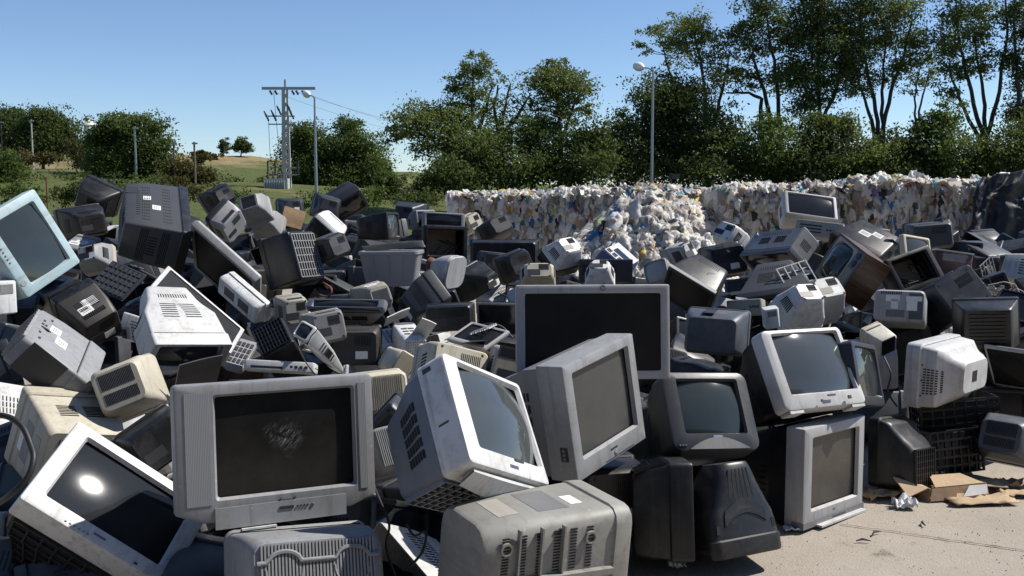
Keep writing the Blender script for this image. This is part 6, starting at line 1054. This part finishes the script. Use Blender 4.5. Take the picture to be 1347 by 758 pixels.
{'n': 'wooden_box', 'k': 'box', 'd': [0.297, 0.192, 0.245], 't': [0.6, 0.6, 0.1], 'l': [3.436, 7.7424, 0.8962], 'r': [[0.9905, -0.0193, 0.1365], [-0.0, 0.9901, 0.1405], [-0.1378, -0.1392, 0.9806]], 'label': 'brown wooden speaker box with a white top right of the cream framed television', 'cat': 'speaker', 'g': None, 'o': {'col': 'wood', 'top': 'white'}},
{'n': 'television', 'k': 'crt', 'd': [0.358, 0.269, 0.269], 't': [0.6, 0.6, 0.1], 'l': [2.7968, 6.7042, 0.9203], 'r': [[0.9235, -0.1266, -0.3621], [0.2622, 0.8974, 0.3548], [0.2801, -0.4226, 0.8619]], 'label': 'black gutted television leaning right of the wooden one', 'cat': None, 'g': None, 'o': {'bezel': 'black', 'shell': 'black', 'screen': 'none', 'm': [0.09, 0.09, 0.09, 0.12], 'bd': 0.1, 'rad': 0.012, 'shape': 'box'}},
{'n': 'television', 'k': 'crt', 'd': [0.358, 0.307, 0.307], 't': [0.85, 0.85, 0.05], 'l': [2.9468, 6.5446, 0.6929], 'r': [[-0.8615, 0.0185, -0.5074], [-0.2289, -0.9061, 0.3557], [-0.4532, 0.4226, 0.7849]], 'label': 'big blue black television casing on its corner on the right side of the heap', 'cat': None, 'g': None, 'o': {'bezel': 'black', 'shell': 'blueblack', 'screen': 'glass', 'rad': 0.015, 'shape': 'box'}},
{'n': 'television', 'k': 'crt', 'd': [0.371, 0.294, 0.269], 't': [0.72, 0.85, 0.05], 'l': [2.9219, 6.0755, 0.6329], 'r': [[-0.9181, -0.3856, -0.0912], [0.3901, -0.92, -0.0372], [-0.0696, -0.0698, 0.9951]], 'label': 'black television with louvred back above the leaning dark panel at the right', 'cat': None, 'g': None, 'o': {'bezel': 'black', 'shell': 'black', 'screen': 'glass', 'rad': 0.012, 'shape': 'cone', 'ribs': 'B'}},
{'n': 'computer_monitor', 'k': 'crt', 'd': [0.298, 0.201, 0.811], 't': [0.98, 0.97, 0.0], 'l': [2.6776, 6.7155, 0.6013], 'r': [[-0.9094, -0.4067, 0.0864], [0.4158, -0.8866, 0.2026], [-0.0058, 0.2202, 0.9754]], 'label': 'light grey casing with stickers and dark recessed panels below the wooden television', 'cat': None, 'g': None, 'o': {'bezel': 'grey2', 'shell': 'silver2', 'screen': 'glass', 'bd': 0.04, 'rad': 0.02, 'shape': 'box', 'style': 'back_panels'}},
{'n': 'computer_monitor', 'k': 'crt', 'd': [0.14, 0.124, 0.167], 't': [0.95, 0.95, 0.0], 'l': [2.1216, 5.8697, 0.6815], 'r': [[-0.8972, 0.408, -0.1691], [-0.3022, -0.8462, -0.4388], [-0.3222, -0.3426, 0.8825]], 'label': 'cream monitor casing with a slotted end between the tilted silver and the white televisions', 'cat': None, 'g': None, 'o': {'bezel': 'beige', 'shell': 'beige3', 'screen': 'glass', 'bd': 0.04, 'rad': 0.018, 'shape': 'box', 'ventB': 1}},
{'n': 'circuit_board', 'k': 'pcb', 'd': [0.4, 0.057, 0.248], 't': [0.6, 0.6, 0.1], 'l': [3.4284, 7.0771, 0.8602], 'r': [[0.6338, 0.6836, 0.3618], [-0.7478, 0.6612, 0.0607], [-0.1977, -0.309, 0.9303]], 'label': 'grey circuit chassis with loose wires on the right side of the heap', 'cat': 'circuit board', 'g': None, 'o': {}},
{'n': 'flat_screen', 'k': 'flat', 'd': [0.384, 0.256, 0.032], 't': [1, 1, 0], 'l': [3.2729, 6.4958, 0.7267], 'r': [[0.5718, 0.4715, 0.6714], [-0.8127, 0.4369, 0.3854], [-0.1116, -0.766, 0.633]], 'label': 'dark blue flat screen lying at the right edge below the circuit chassis', 'cat': 'monitor', 'g': None, 'o': {'bezel': 'black', 'shell': 'black', 'screen': 'dark', 'm': [0.03, 0.03, 0.03, 0.05]}},
{'n': 'flat_screen', 'k': 'flat', 'd': [0.325, 0.448, 0.035], 't': [1, 1, 0], 'l': [3.1005, 5.9588, 0.3711], 'r': [[0.7741, 0.4325, -0.4624], [-0.6308, 0.4644, -0.6216], [-0.0541, 0.7728, 0.6323]], 'label': 'dark leaning panel with a bright edge at the right edge behind the white television', 'cat': 'panel', 'g': None, 'o': {'bezel': 'silver2', 'shell': 'black', 'screen': 'dark', 'm': [0.012, 0.012, 0.03, 0.012]}},
{'n': 'television', 'k': 'crt', 'd': [0.294, 0.269, 0.269], 't': [0.6, 0.6, 0.1], 'l': [2.986, 5.9615, 0.1041], 'r': [[0.9792, 0.2028, 0.0], [-0.2028, 0.9792, 0.0], [0.0, 0.0, 1.0]], 'label': 'black television in the shade below the leaning dark panel', 'cat': None, 'g': None, 'o': {'bezel': 'black', 'shell': 'black', 'screen': 'black', 'rad': 0.015, 'shape': 'box'}},
{'n': 'computer_monitor', 'k': 'crt', 'd': [0.32, 0.269, 0.269], 't': [0.7, 0.65, 0.1], 'l': [2.7547, 5.3394, 0.0683], 'r': [[-0.6735, -0.6853, 0.2769], [0.7392, -0.6245, 0.2523], [0.0, 0.3746, 0.9272]], 'label': 'slate blue monitor lying on the ground at the right edge', 'cat': None, 'g': None, 'o': {'bezel': 'slate', 'shell': 'slate', 'screen': 'glass', 'rad': 0.026, 'ventB': 1}},
{'n': 'television', 'k': 'crt', 'd': [0.294, 0.256, 0.256], 't': [0.6, 0.6, 0.1], 'l': [4.3241, 8.4301, 0.2509], 'r': [[-0.9884, -0.1123, 0.1023], [0.125, -0.9839, 0.1279], [0.0863, 0.1392, 0.9865]], 'label': 'black television at the right edge in front of the black plastic sheet', 'cat': None, 'g': None, 'o': {'bezel': 'black', 'shell': 'black', 'screen': 'glass', 'rad': 0.02, 'shape': 'box'}},
{'n': 'television', 'k': 'crt', 'd': [0.294, 0.269, 0.256], 't': [0.95, 0.95, 0.0], 'l': [0.3828, 4.3126, 0.157], 'r': [[-0.9689, 0.2476, 0.0], [-0.2476, -0.9689, 0.0], [0.0, 0.0, 1.0]], 'label': 'black television box behind the black one facing right, under the leaning silver television', 'cat': None, 'g': None, 'o': {'bezel': 'black', 'shell': 'black', 'screen': 'glass', 'rad': 0.015, 'shape': 'box'}}]

import re
PLACES=[]
def short(l):
    l=re.split(r',| with | on | in | behind | between | standing| lying| tipped| leaning| seen| under | beside| below| above| left of| right of| at | facing| rolled| showing| wedged| just | squeezed| tilted| without| right below| before | near ',l)[0]
    return ' '.join(l.split()[:6])
def topx(v):
    v=v-CAMP; z=v.dot(fwd); return (673.5+1310*v.x/z,379-1310*v.dot(upv)/z)
def near(p):
    x,y=topx(p); out=[]
    for b in sorted(PLACES,key=lambda q:(q[0]-x)**2+(q[1]-y)**2+((q[3]-p.y)*25)**2)[:7]:
        dx,dy=x-b[0],y-b[1]; out.append((('right of' if dx>0 else 'left of') if abs(dx)>abs(dy) else ('below' if dy>0 else 'above'))+' the '+b[2])
    return out
for i in ITEMS:
    W,H,D=i['d']; c=Matrix(i['r'])@Vector((0,D/2,H/2))+Vector(i['l']); PLACES.append((*topx(c),short(i['label']),c.y))
USED={}
def uniq(base,p,tail='casings'):
    for q in near(p):
        l=' '.join((base+' '+q).split()[:16])
        if l not in USED: break
    USED[l]=1; return l
for i in ITEMS:
    Mx=Matrix(i['r']).to_4x4(); Mx.translation=Vector(i['l']); W,H,D=i['d']; k=i['k']
    cat=i['cat'] or {'television':'television','computer_monitor':'monitor'}[i['n']]
    if k=='sheet':
        r0=type('q',(),{'name':i['n']}); me=sheet(r0,W,H,D,i['t'],i['o']); ob=bpy.data.objects.new(i['n'],me); link(ob); ob.matrix_world=Mx; tag(ob,i['label'],cat,i['g']); continue
    root=empty(i['n'],M=Mx); tag(root,i['label'],cat,i['g'] or {'television':'scrapped televisions in the heap','computer_monitor':'scrapped monitors in the heap'}.get(i['n']))
    BUILD[k](root,W,H,D,i['t'],i['o'])
# ------------------------------------------------------------------ casings buried below the visible layer of the heap
FR=random.Random(21); SURF=[(3.0,.22),(3.4,.36),(4,.5),(5,.65),(6,.75),(7,.88),(8.3,1.06),(9.5,1.24),(11,1.42),(12,1.3)]
def surf(d):
    for (a,h),(b,g) in zip(SURF,SURF[1:]):
        if d<=b: return h+(g-h)*(d-a)/(b-a)
    return 1.2
def dmin(px):
    for (a,h),(b,g) in zip(((-200,3.05),(560,3.15),(780,3.5),(850,4.5),(1035,5.0),(1150,5.75),(1260,6.1),(1600,6.1)),((560,3.15),(780,3.5),(850,4.5),(1035,5.0),(1150,5.75),(1260,6.1),(1600,6.1),(1700,6.1))):
        if px<=b: return h+(g-h)*(px-a)/(b-a)
    return 6.1
PROTO=[]; PDESC=[]
for k,(c,sh_) in enumerate((('black','box'),('dgrey','box'),('black','tv'),('dgrey2','box'),('brownblack','cone'),('dgrey2','box'),('black','cone'),('blueblack','tv'),('dgrey','tv'),('black','box'))):
    r=empty('buried_casing',(0,0,0)); crt(r,.42,.34,.38,(.8,.8,.08),dict(bezel=c,shell=c,screen='dark',rad=.02,shape=sh_,**([dict(ventB=1,ventT=1),dict(lattice='B'),dict(ventT=1,ventL=1),dict(ribs='B')][k%4]))); PROTO.append(r); PDESC.append({'black':'black','dgrey':'dark grey','dgrey2':'charcoal','brownblack':'brown black','grey2':'grey','blueblack':'blue black','silver2':'silver grey'}[c]+' '+['vented','grille backed','slotted','ribbed'][k%4]+' casing')
for k,(c,fn,ds) in enumerate((('black',openshell,'empty black shell'),('dgrey2',openshell,'empty charcoal shell'),('dgrey',openshell,'empty dark grey shell'),('white2',openshell,'empty off white shell'),('silver2',funnel,'bare tube funnel'),('x',pcb,'bare circuit board'))):
    r=empty('buried_casing',(0,0,0)); fn(r,.42,.34 if fn is not pcb else .06,.34,(.75,.75,.1),dict(shell=c)); PROTO.append(r); PDESC.append(ds)
def copy_thing(r,name,Mx):
    c=bpy.data.objects.new(name,None); COL.objects.link(c); c.matrix_world=Mx
    def rec(src,par):
        for ch in src.children:
            q=ch.copy(); COL.objects.link(q); q.parent=par; rec(ch,q)
    rec(r,c); return c
KEEP=set([0,1,2,4,5,6,7,8,9,10,11,13,14,15,17,18,19,20,21,22,24,30,31,33,35,36,39,41,43,45,49,51,52,53,54,55,59,61,63,65,67,75,79,80,81,83,85,87,89,91,93,95,97,103,104,105,107,109,111,112,113,114,115,117,119,121,123,126,129,131,133,137,141,143,145,147,148,149,151,152,153,154,155,159,163,167,169,171,173,179,181,183,185,187,189,192,194,197,202,211,217,220,226,235,238,241,244,250,253,256,265,268,269,271,274,280,283,286,289,292,298,304,310,316,325,328,337,346,349,352,355,361,364,367,370,376,379,382,385,391,400,412,415,416,417,418,427,433,436,439,445,448,451,454,460,463,472,478,490,508,511,514,517,520,526,529,544,547,553,556,574,577,580,583,584,598,607,613,619,622,628,640,643,649,653,668,671,674,678,690,694,716,720,723,735,739,748,751,763,775,787,791,807,811,815,819,831,847,855,871,890,894,898,902,906,918,922,934,954,962,966,970,986,1026,1057,1061,1073,1081,1093]); ALLFILL=False
idx=0; d=3.2
while d<11.6:
    px=-90
    while px<1440:
        x=px+FR.uniform(-.3,.3)*.45*1310/d; dd=d+FR.uniform(-.15,.15); lay=0
        top=surf(dd)-(.10 if dd>5.6 else .18) if dd>3.9 else surf(dd)-.16
        if 560<px<1010 and dd>7.4: top-=.16*(dd-7.4)/1.2
        ok=dd>=dmin(x)+.2 and not (590<px<1010 and dd>8.9) and not (px>860 and dd>10.4) and not (px>700 and dd>11)
        if ok:
            while top>.12 or lay==0:
                e=(FR.uniform(-.5,.5),FR.uniform(-.5,.5),FR.uniform(0,6.28)); pi=FR.randrange(len(PROTO)); sc=FR.uniform(.8,1.1) if dd<5.6 else FR.uniform(.5,.92)
                if idx in KEEP or ALLFILL:
                    z=top-.20; p=atz(x,dd,z); Mx=Matrix.Translation(p)@Matrix.Rotation(e[2],4,'Z')@Matrix.Rotation(e[0],4,'X')@Matrix.Rotation(e[1],4,'Y')@Matrix.Scale(sc,4)@Matrix.Translation((0,-.19,-.17))
                    c=copy_thing(PROTO[pi],'buried_casing',Mx); c['idx']=idx
                    tag(c,uniq(PDESC[pi]+' wedged',p),'television','casings wedged in the heap')
                idx+=1; top-=.33; lay+=1
        px+=(.44 if d<6 else .37)*1310/d
    d+=.42 if d<6 else .36
def wipe(o):
    for ch in list(o.children): wipe(ch)
    bpy.data.objects.remove(o)
for r in PROTO: wipe(r)

# ------------------------------------------------------------------ broken bits and leads lying on the heap
bpy.context.view_layer.update(); DG=bpy.context.evaluated_depsgraph_get(); BR=random.Random(5)
def drop(px,d):
    p=atz(px,d,3); h=SC.ray_cast(DG,p,Vector((0,0,-1))); return (h[1],h[2]) if h[0] and h[1].z>.05 else (None,None)
SHN=[('black',7),('dgrey',5),('grey2',4),('white2',4),('white',3),('beige2',2),('silver2',3),('bluegrey',2)]; SHL=[c for c,k in SHN for _ in range(k)]
CN=dict(black='black',dgrey='dark grey',grey2='grey',white2='off white',white='white',beige2='beige',silver2='silver',bluegrey='blue grey')
todo=[]
for k in range(230):
    d=BR.uniform(4.6,9.2); px=BR.uniform(-10,1340)
    if d<dmin(px)+.3 or (590<px<1010 and d>8.4): continue
    h,n=drop(px,d)
    if h is not None: todo.append((h,n,BR.choice(SHL),BR.random(),BR.uniform(0,6.28)))
leads=[]
for k in range(90):
    d=BR.uniform(4.4,8.6); px=BR.uniform(0,1330); a=BR.uniform(0,6.28); P=[]
    if d<dmin(px)+.3: continue
    x,y=atz(px,d).x,d
    for j in range(9):
        h=SC.ray_cast(DG,Vector((x,y,3)),Vector((0,0,-1)))
        if h[0] and h[1].y<10: P.append(h[1]+Vector((0,0,.012)))
        a+=BR.uniform(-.7,.7); x+=.07*math.cos(a); y+=.07*math.sin(a)
    if len(P)>5 and max((P[i+1]-P[i]).length for i in range(len(P)-1))<.17 and P[0].y>4.3: leads.append((P,BR.choice(['rubber','rubber','rubber','white2','grey2'])))
FKEEP=set('f0 f10 f100 f105 f110 f116 f117 f123 f125 f127 f130 f133 f135 f138 f14 f145 f146 f150 f152 f17 f18 f2 f23 f27 f29 f3 f31 f33 f35 f37 f4 f45 f47 f52 f53 f54 f63 f70 f72 f73 f74 f79 f8 f81 f82 f86 f9 f90 f91 f93 f95 f97 g1 g2'.split())
fi=0; gi=0
for h,n,c,u,a in todo:
    q=MB(); s=BR.uniform(.035,.10); n=(n+Vector((BR.uniform(-.5,.5),BR.uniform(-.5,.5),.3))).normalized()
    if u<.55:
        m=BR.choice((4,5,6)); pts=[(s*BR.uniform(.5,1.2)*math.cos(6.28*i/m),s*BR.uniform(.5,1.2)*math.sin(6.28*i/m)) for i in range(m)]
        top=[Vector((x,y,.004+.12*x*x/s)) for x,y in pts]; bot=[v-Vector((0,0,.004)) for v in top]; q.loft([bot,top]); nm='plastic_shard'; lb='jagged %s plastic shard'
    elif u<.8:
        w_=s*1.6; q.abox(-w_,w_,-s*.3,s*.3,0,.004); q.abox(-w_,w_,-s*.3,-s*.3+.005,.004,s*.45)
        for i in range(4): q.abox(-w_+.02+i*w_*.45,-w_+.024+i*w_*.45,-s*.3+.005,s*.28,.004,s*.35)
        nm='rib_fragment'; lb='broken %s ribbed casing fragment'
    else:
        w_=s*1.1
        for i in range(5): q.abox(-w_,w_,-w_+i*w_*.5-.004,-w_+i*w_*.5+.004,0,.006); q.abox(-w_+i*w_*.5-.004,-w_+i*w_*.5+.004,-w_,w_,.007,.012)
        nm='grille_fragment'; lb='broken %s square grille piece'
    o_=q.build(nm,M[c]); o_.matrix_world=Matrix.Translation(h+n*.006)@n.to_track_quat('Z','Y').to_matrix().to_4x4()@Matrix.Rotation(a,4,'Z'); tag(o_,uniq(lb%CN[c],h),'fragment','broken fragments on the heap'); o_['idx']='f%d'%fi; fi+=1
    if FKEEP is not None and o_['idx'] not in FKEEP: bpy.data.objects.remove(o_); continue
for P,c in leads:
    q=MB(); PP=[]
    for i in range(len(P)-1):
        a=P[max(i-1,0)];b=P[i];e=P[i+1];f=P[min(i+2,len(P)-1)]
        for k in range(3):
            t=k/3; PP.append(.5*((2*b)+(e-a)*t+(2*a-5*b+4*e-f)*t*t+(3*b-a-3*e+f)*t**3))
    PP.append(P[-1]); q.tube(PP,.0045,5); lb='%s lead trailing'%{'rubber':'thin black','white2':'thin whitish','grey2':'thin grey'}[c]; gi+=1
    if FKEEP is not None and 'g%d'%gi not in FKEEP: continue
    o_=tag(q.build('loose_lead',M[c],None,60),uniq(lb,P[len(P)//2]),'cable','loose leads on the heap'); o_['idx']='g%d'%gi
# ------------------------------------------------------------------ small things on the ground
def crumple(name,label,cat,c,w,d,mat,h=.05,seed=0,rot=0,group=None):
    mb=MB(); n=9
    for j in range(n+1):
        for i in range(n+1):
            u=i/n-.5;v=j/n-.5; q=noise.noise((u*4+seed,v*4,seed)); q2=noise.noise((u*9+seed,v*9,seed+5))
            x=u*w*(1+.2*q2);y=v*d*(1+.2*q); cr,sr=math.cos(rot),math.sin(rot)
            mb.v.append((x*cr-y*sr,x*sr+y*cr,max(.006,.012+h*(abs(q)*1.3+.4*q2))))
    mb.f=[(j*(n+1)+i,j*(n+1)+i+1,(j+1)*(n+1)+i+1,(j+1)*(n+1)+i) for j in range(n) for i in range(n)]
    o=mb.build(name,mat,None,60); o.location=c; md=o.modifiers.new('s','SOLIDIFY'); md.thickness=.003; md.offset=1; return tag(o,label,cat,group)
def carton():
    c=gpt(1262,658); root=empty('cardboard_box',c); root.rotation_euler=(0,0,.22); tag(root,'crushed brown cardboard box lying open on the concrete before the crates','cardboard box')
    W,D,H=.34,.22,.08
    def panel(name,P,mat='card',th=.005):
        q=MB(); A=[Vector(p) for p in P]; n=(A[1]-A[0]).cross(A[2]-A[0]).normalized()*th; q.add(A+[a+n for a in A],[(3,2,1,0),(4,5,6,7),(0,1,5,4),(1,2,6,5),(2,3,7,6),(3,0,4,7)]); q.build(name,M[mat],root)
    panel('side',[(-W/2,0,.004),(W/2,-.01,.004),(W/2-.01,.015,H*.92),(-W/2+.02,.02,H*.80)])
    panel('side',[(-W/2,D,.004),(W/2,D,.004),(W/2,D+.02,H*.7),(-W/2,D-.01,H*.9)])
    panel('side',[(-W/2-.004,.006,.004),(-W/2-.002,D-.006,.004),(-W/2-.02,D-.02,H),(-W/2+.012,.02,H*.78)])
    panel('side',[(W/2+.006,.004,.004),(W/2+.006,D-.006,.004),(W/2,D-.02,H*.7),(W/2-.002,.02,H*.9)])
    panel('floor',[(-W/2+.008,.01,.010),(W/2-.008,.01,.010),(W/2-.008,D-.01,.012),(-W/2+.008,D-.01,.012)],'card2')
    panel('flap',[(-W/2-.0,.02,H*.82),(-W/2-.03,D*.7,H*1.02),(-W/2-.17,D*.3,H*1.5),(-W/2-.14,-.02,H*.5)],'card2')
    panel('flap',[(W/2-.012,.024,H*.93),(-W/2+.05,.03,H*.82),(-W/2+.09,.14,H*1.2),(W/2-.06,.15,H*1.15)],'card2')
    panel('flap',[(W/2+.012,.03,H*.7),(W/2+.016,D*.7,H*.6),(W/2+.17,D*.65,.05),(W/2+.16,.05,.03)],'card')
    panel('torn_paper',[(W/2-.16,-.014,.02),(W/2-.02,-.018,.03),(W/2-.01,.004,H*.9),(W/2-.11,.008,H*.88)],'paper',.002)
carton()
M['crum']=simple('crumpled_paper',(.70,.71,.72),.6,0,30,.4)
crumple('cardboard_scrap','flattened torn cardboard sheet lying in front of the crushed box','cardboard',gpt(1290,661),.34,.13,M['card2'],.03,31,.1)
crumple('cardboard_scrap','torn brown cardboard tongue curling left of the crushed box','cardboard',gpt(1228,650),.16,.14,M['card'],.05,37,.6)
crumple('paper_scrap','small crumpled white paper lying on the concrete before the cardboard box','paper',gpt(1189,668),.10,.08,M['crum'],.07,1)
crumple('paper_scrap','flattened brown paper beside the black casing on the concrete','paper',gpt(1165,652),.30,.16,M['card2'],.05,4,.3)
crumple('paper_scrap','thin white strip of plastic behind the flattened brown paper','paper',gpt(1202,651),.07,.05,M['crum'],.06,7)
crumple('paper_scrap','small white scrap by the foot of the black upended monitor','paper',gpt(890,748),.07,.05,M['crum'],.03,9)
crumple('cardboard_scrap','pale cardboard scrap at the right edge of the concrete','cardboard',gpt(1338,652),.18,.10,M['card2'],.02,12)
crumple('cardboard_scrap','torn cardboard piece under the slate blue monitor at the right edge','cardboard',gpt(1322,640),.20,.12,M['card'],.035,15)
crumple('paper_scrap','little white flake between the upended monitor and the upright silver television','paper',gpt(1043,700),.08,.05,M['crum'],.02,19)
for k,(px,py,lab) in enumerate(((1135,714,'dark speck of debris in the middle of the bare concrete'),(1152,704,'tiny twig right of the dark speck on the concrete'),(1215,691,'thin dark twig on the concrete near the joint'))):
    p=gpt(px,py); q=MB(); q.tube([(-.03,0,.009),(0,.008,.014),(.035,-.004,.010)],[.003,.006,.002],6); o=q.build('debris_twig',M['rubber'] if k==0 else M['bark'],None,60); o.location=p; o.rotation_euler=(0,0,k*.7); tag(o,lab,'twig','debris on the concrete')
# black cable loop at the left edge
q=MB(); P=[at(*a) for a in ((-30,548,2.9),(5,547,2.9),(28,560,2.88),(40,585,2.85),(44,605,2.82),(35,630,2.8),(15,650,2.8),(-10,668,2.85),(-40,690,2.9))]
PP=[]
for i in range(len(P)-1):
    a=P[max(i-1,0)];b=P[i];c=P[i+1];d_=P[min(i+2,len(P)-1)]
    for k in range(6):
        t=k/6; PP.append(.5*((2*b)+(c-a)*t+(2*a-5*b+4*c-d_)*t*t+(3*b-a-3*c+d_)*t**3))
q.tube(PP,.009,8); tag(q.build('power_cable',M['rubber'],None,60),'thick black cable looping in from the left edge','cable')
def cable(pts,r,label,mat='rubber'):
    q=MB(); P=[at(*a) for a in pts]; PP=[]
    for i in range(len(P)-1):
        a=P[max(i-1,0)];b=P[i];c=P[i+1];d_=P[min(i+2,len(P)-1)]
        for k in range(5):
            t=k/5; PP.append(.5*((2*b)+(c-a)*t+(2*a-5*b+4*c-d_)*t*t+(3*b-a-3*c+d_)*t**3))
    PP.append(P[-1]); q.tube(PP,r,6); tag(q.build('loose_cable',M[mat],None,60),label,'cable','loose cables in the heap')
cable([(392,456,5.1),(398,470,5.05),(412,490,5.0),(422,502,4.98)],.004,'thin black cable across the bright white louvred casing')
cable([(618,432,5.9),(640,426,5.8),(660,430,5.8),(675,445,5.75)],.006,'black cable arched left of the wide flat black screen')
cable([(970,410,5.8),(990,420,5.8),(985,432,5.7),(1000,428,5.7)],.004,'tangled thin cable above the tilted silver television')
cable([(425,372,7.3),(436,380,7.2),(432,390,7.2),(420,388,7.3)],.008,'knotted reddish cable end below the pale lattice casing','rust')
cable([(655,385,6.9),(668,392,6.9),(672,405,6.8),(665,412,6.8)],.005,'thin black cable right of the sticker marked black television')

for (pts,lb) in (([(492,640,3.75),(500,660,3.7),(512,690,3.68),(508,720,3.66),(520,758,3.62)],'black cable hanging down the dark gap right of the wide silver television'),
 ([(535,690,3.7),(545,705,3.66),(560,700,3.64),(556,725,3.62),(540,745,3.6)],'black cable looped in the dark gap left of the olive grey monitor'),
 ([(846,600,4.5),(852,625,4.45),(848,650,4.42),(856,690,4.4)],'black cable hanging behind the black television facing right'),
 ([(1012,560,4.9),(1018,590,4.85),(1010,625,4.82),(1022,660,4.8)],'thin black cable hanging between the upended monitor and the upright silver television'),
 ([(700,560,4.3),(694,580,4.25),(705,600,4.2),(698,625,4.2)],'grey cable hanging in the gap between the two leaning televisions'),
 ([(1163,470,5.4),(1172,492,5.35),(1168,515,5.35),(1180,535,5.3)],'thin black cable hanging left of the white side vented television')):
    cable(pts,.0055,lb,'grey2' if lb.startswith('grey') else 'rubber')
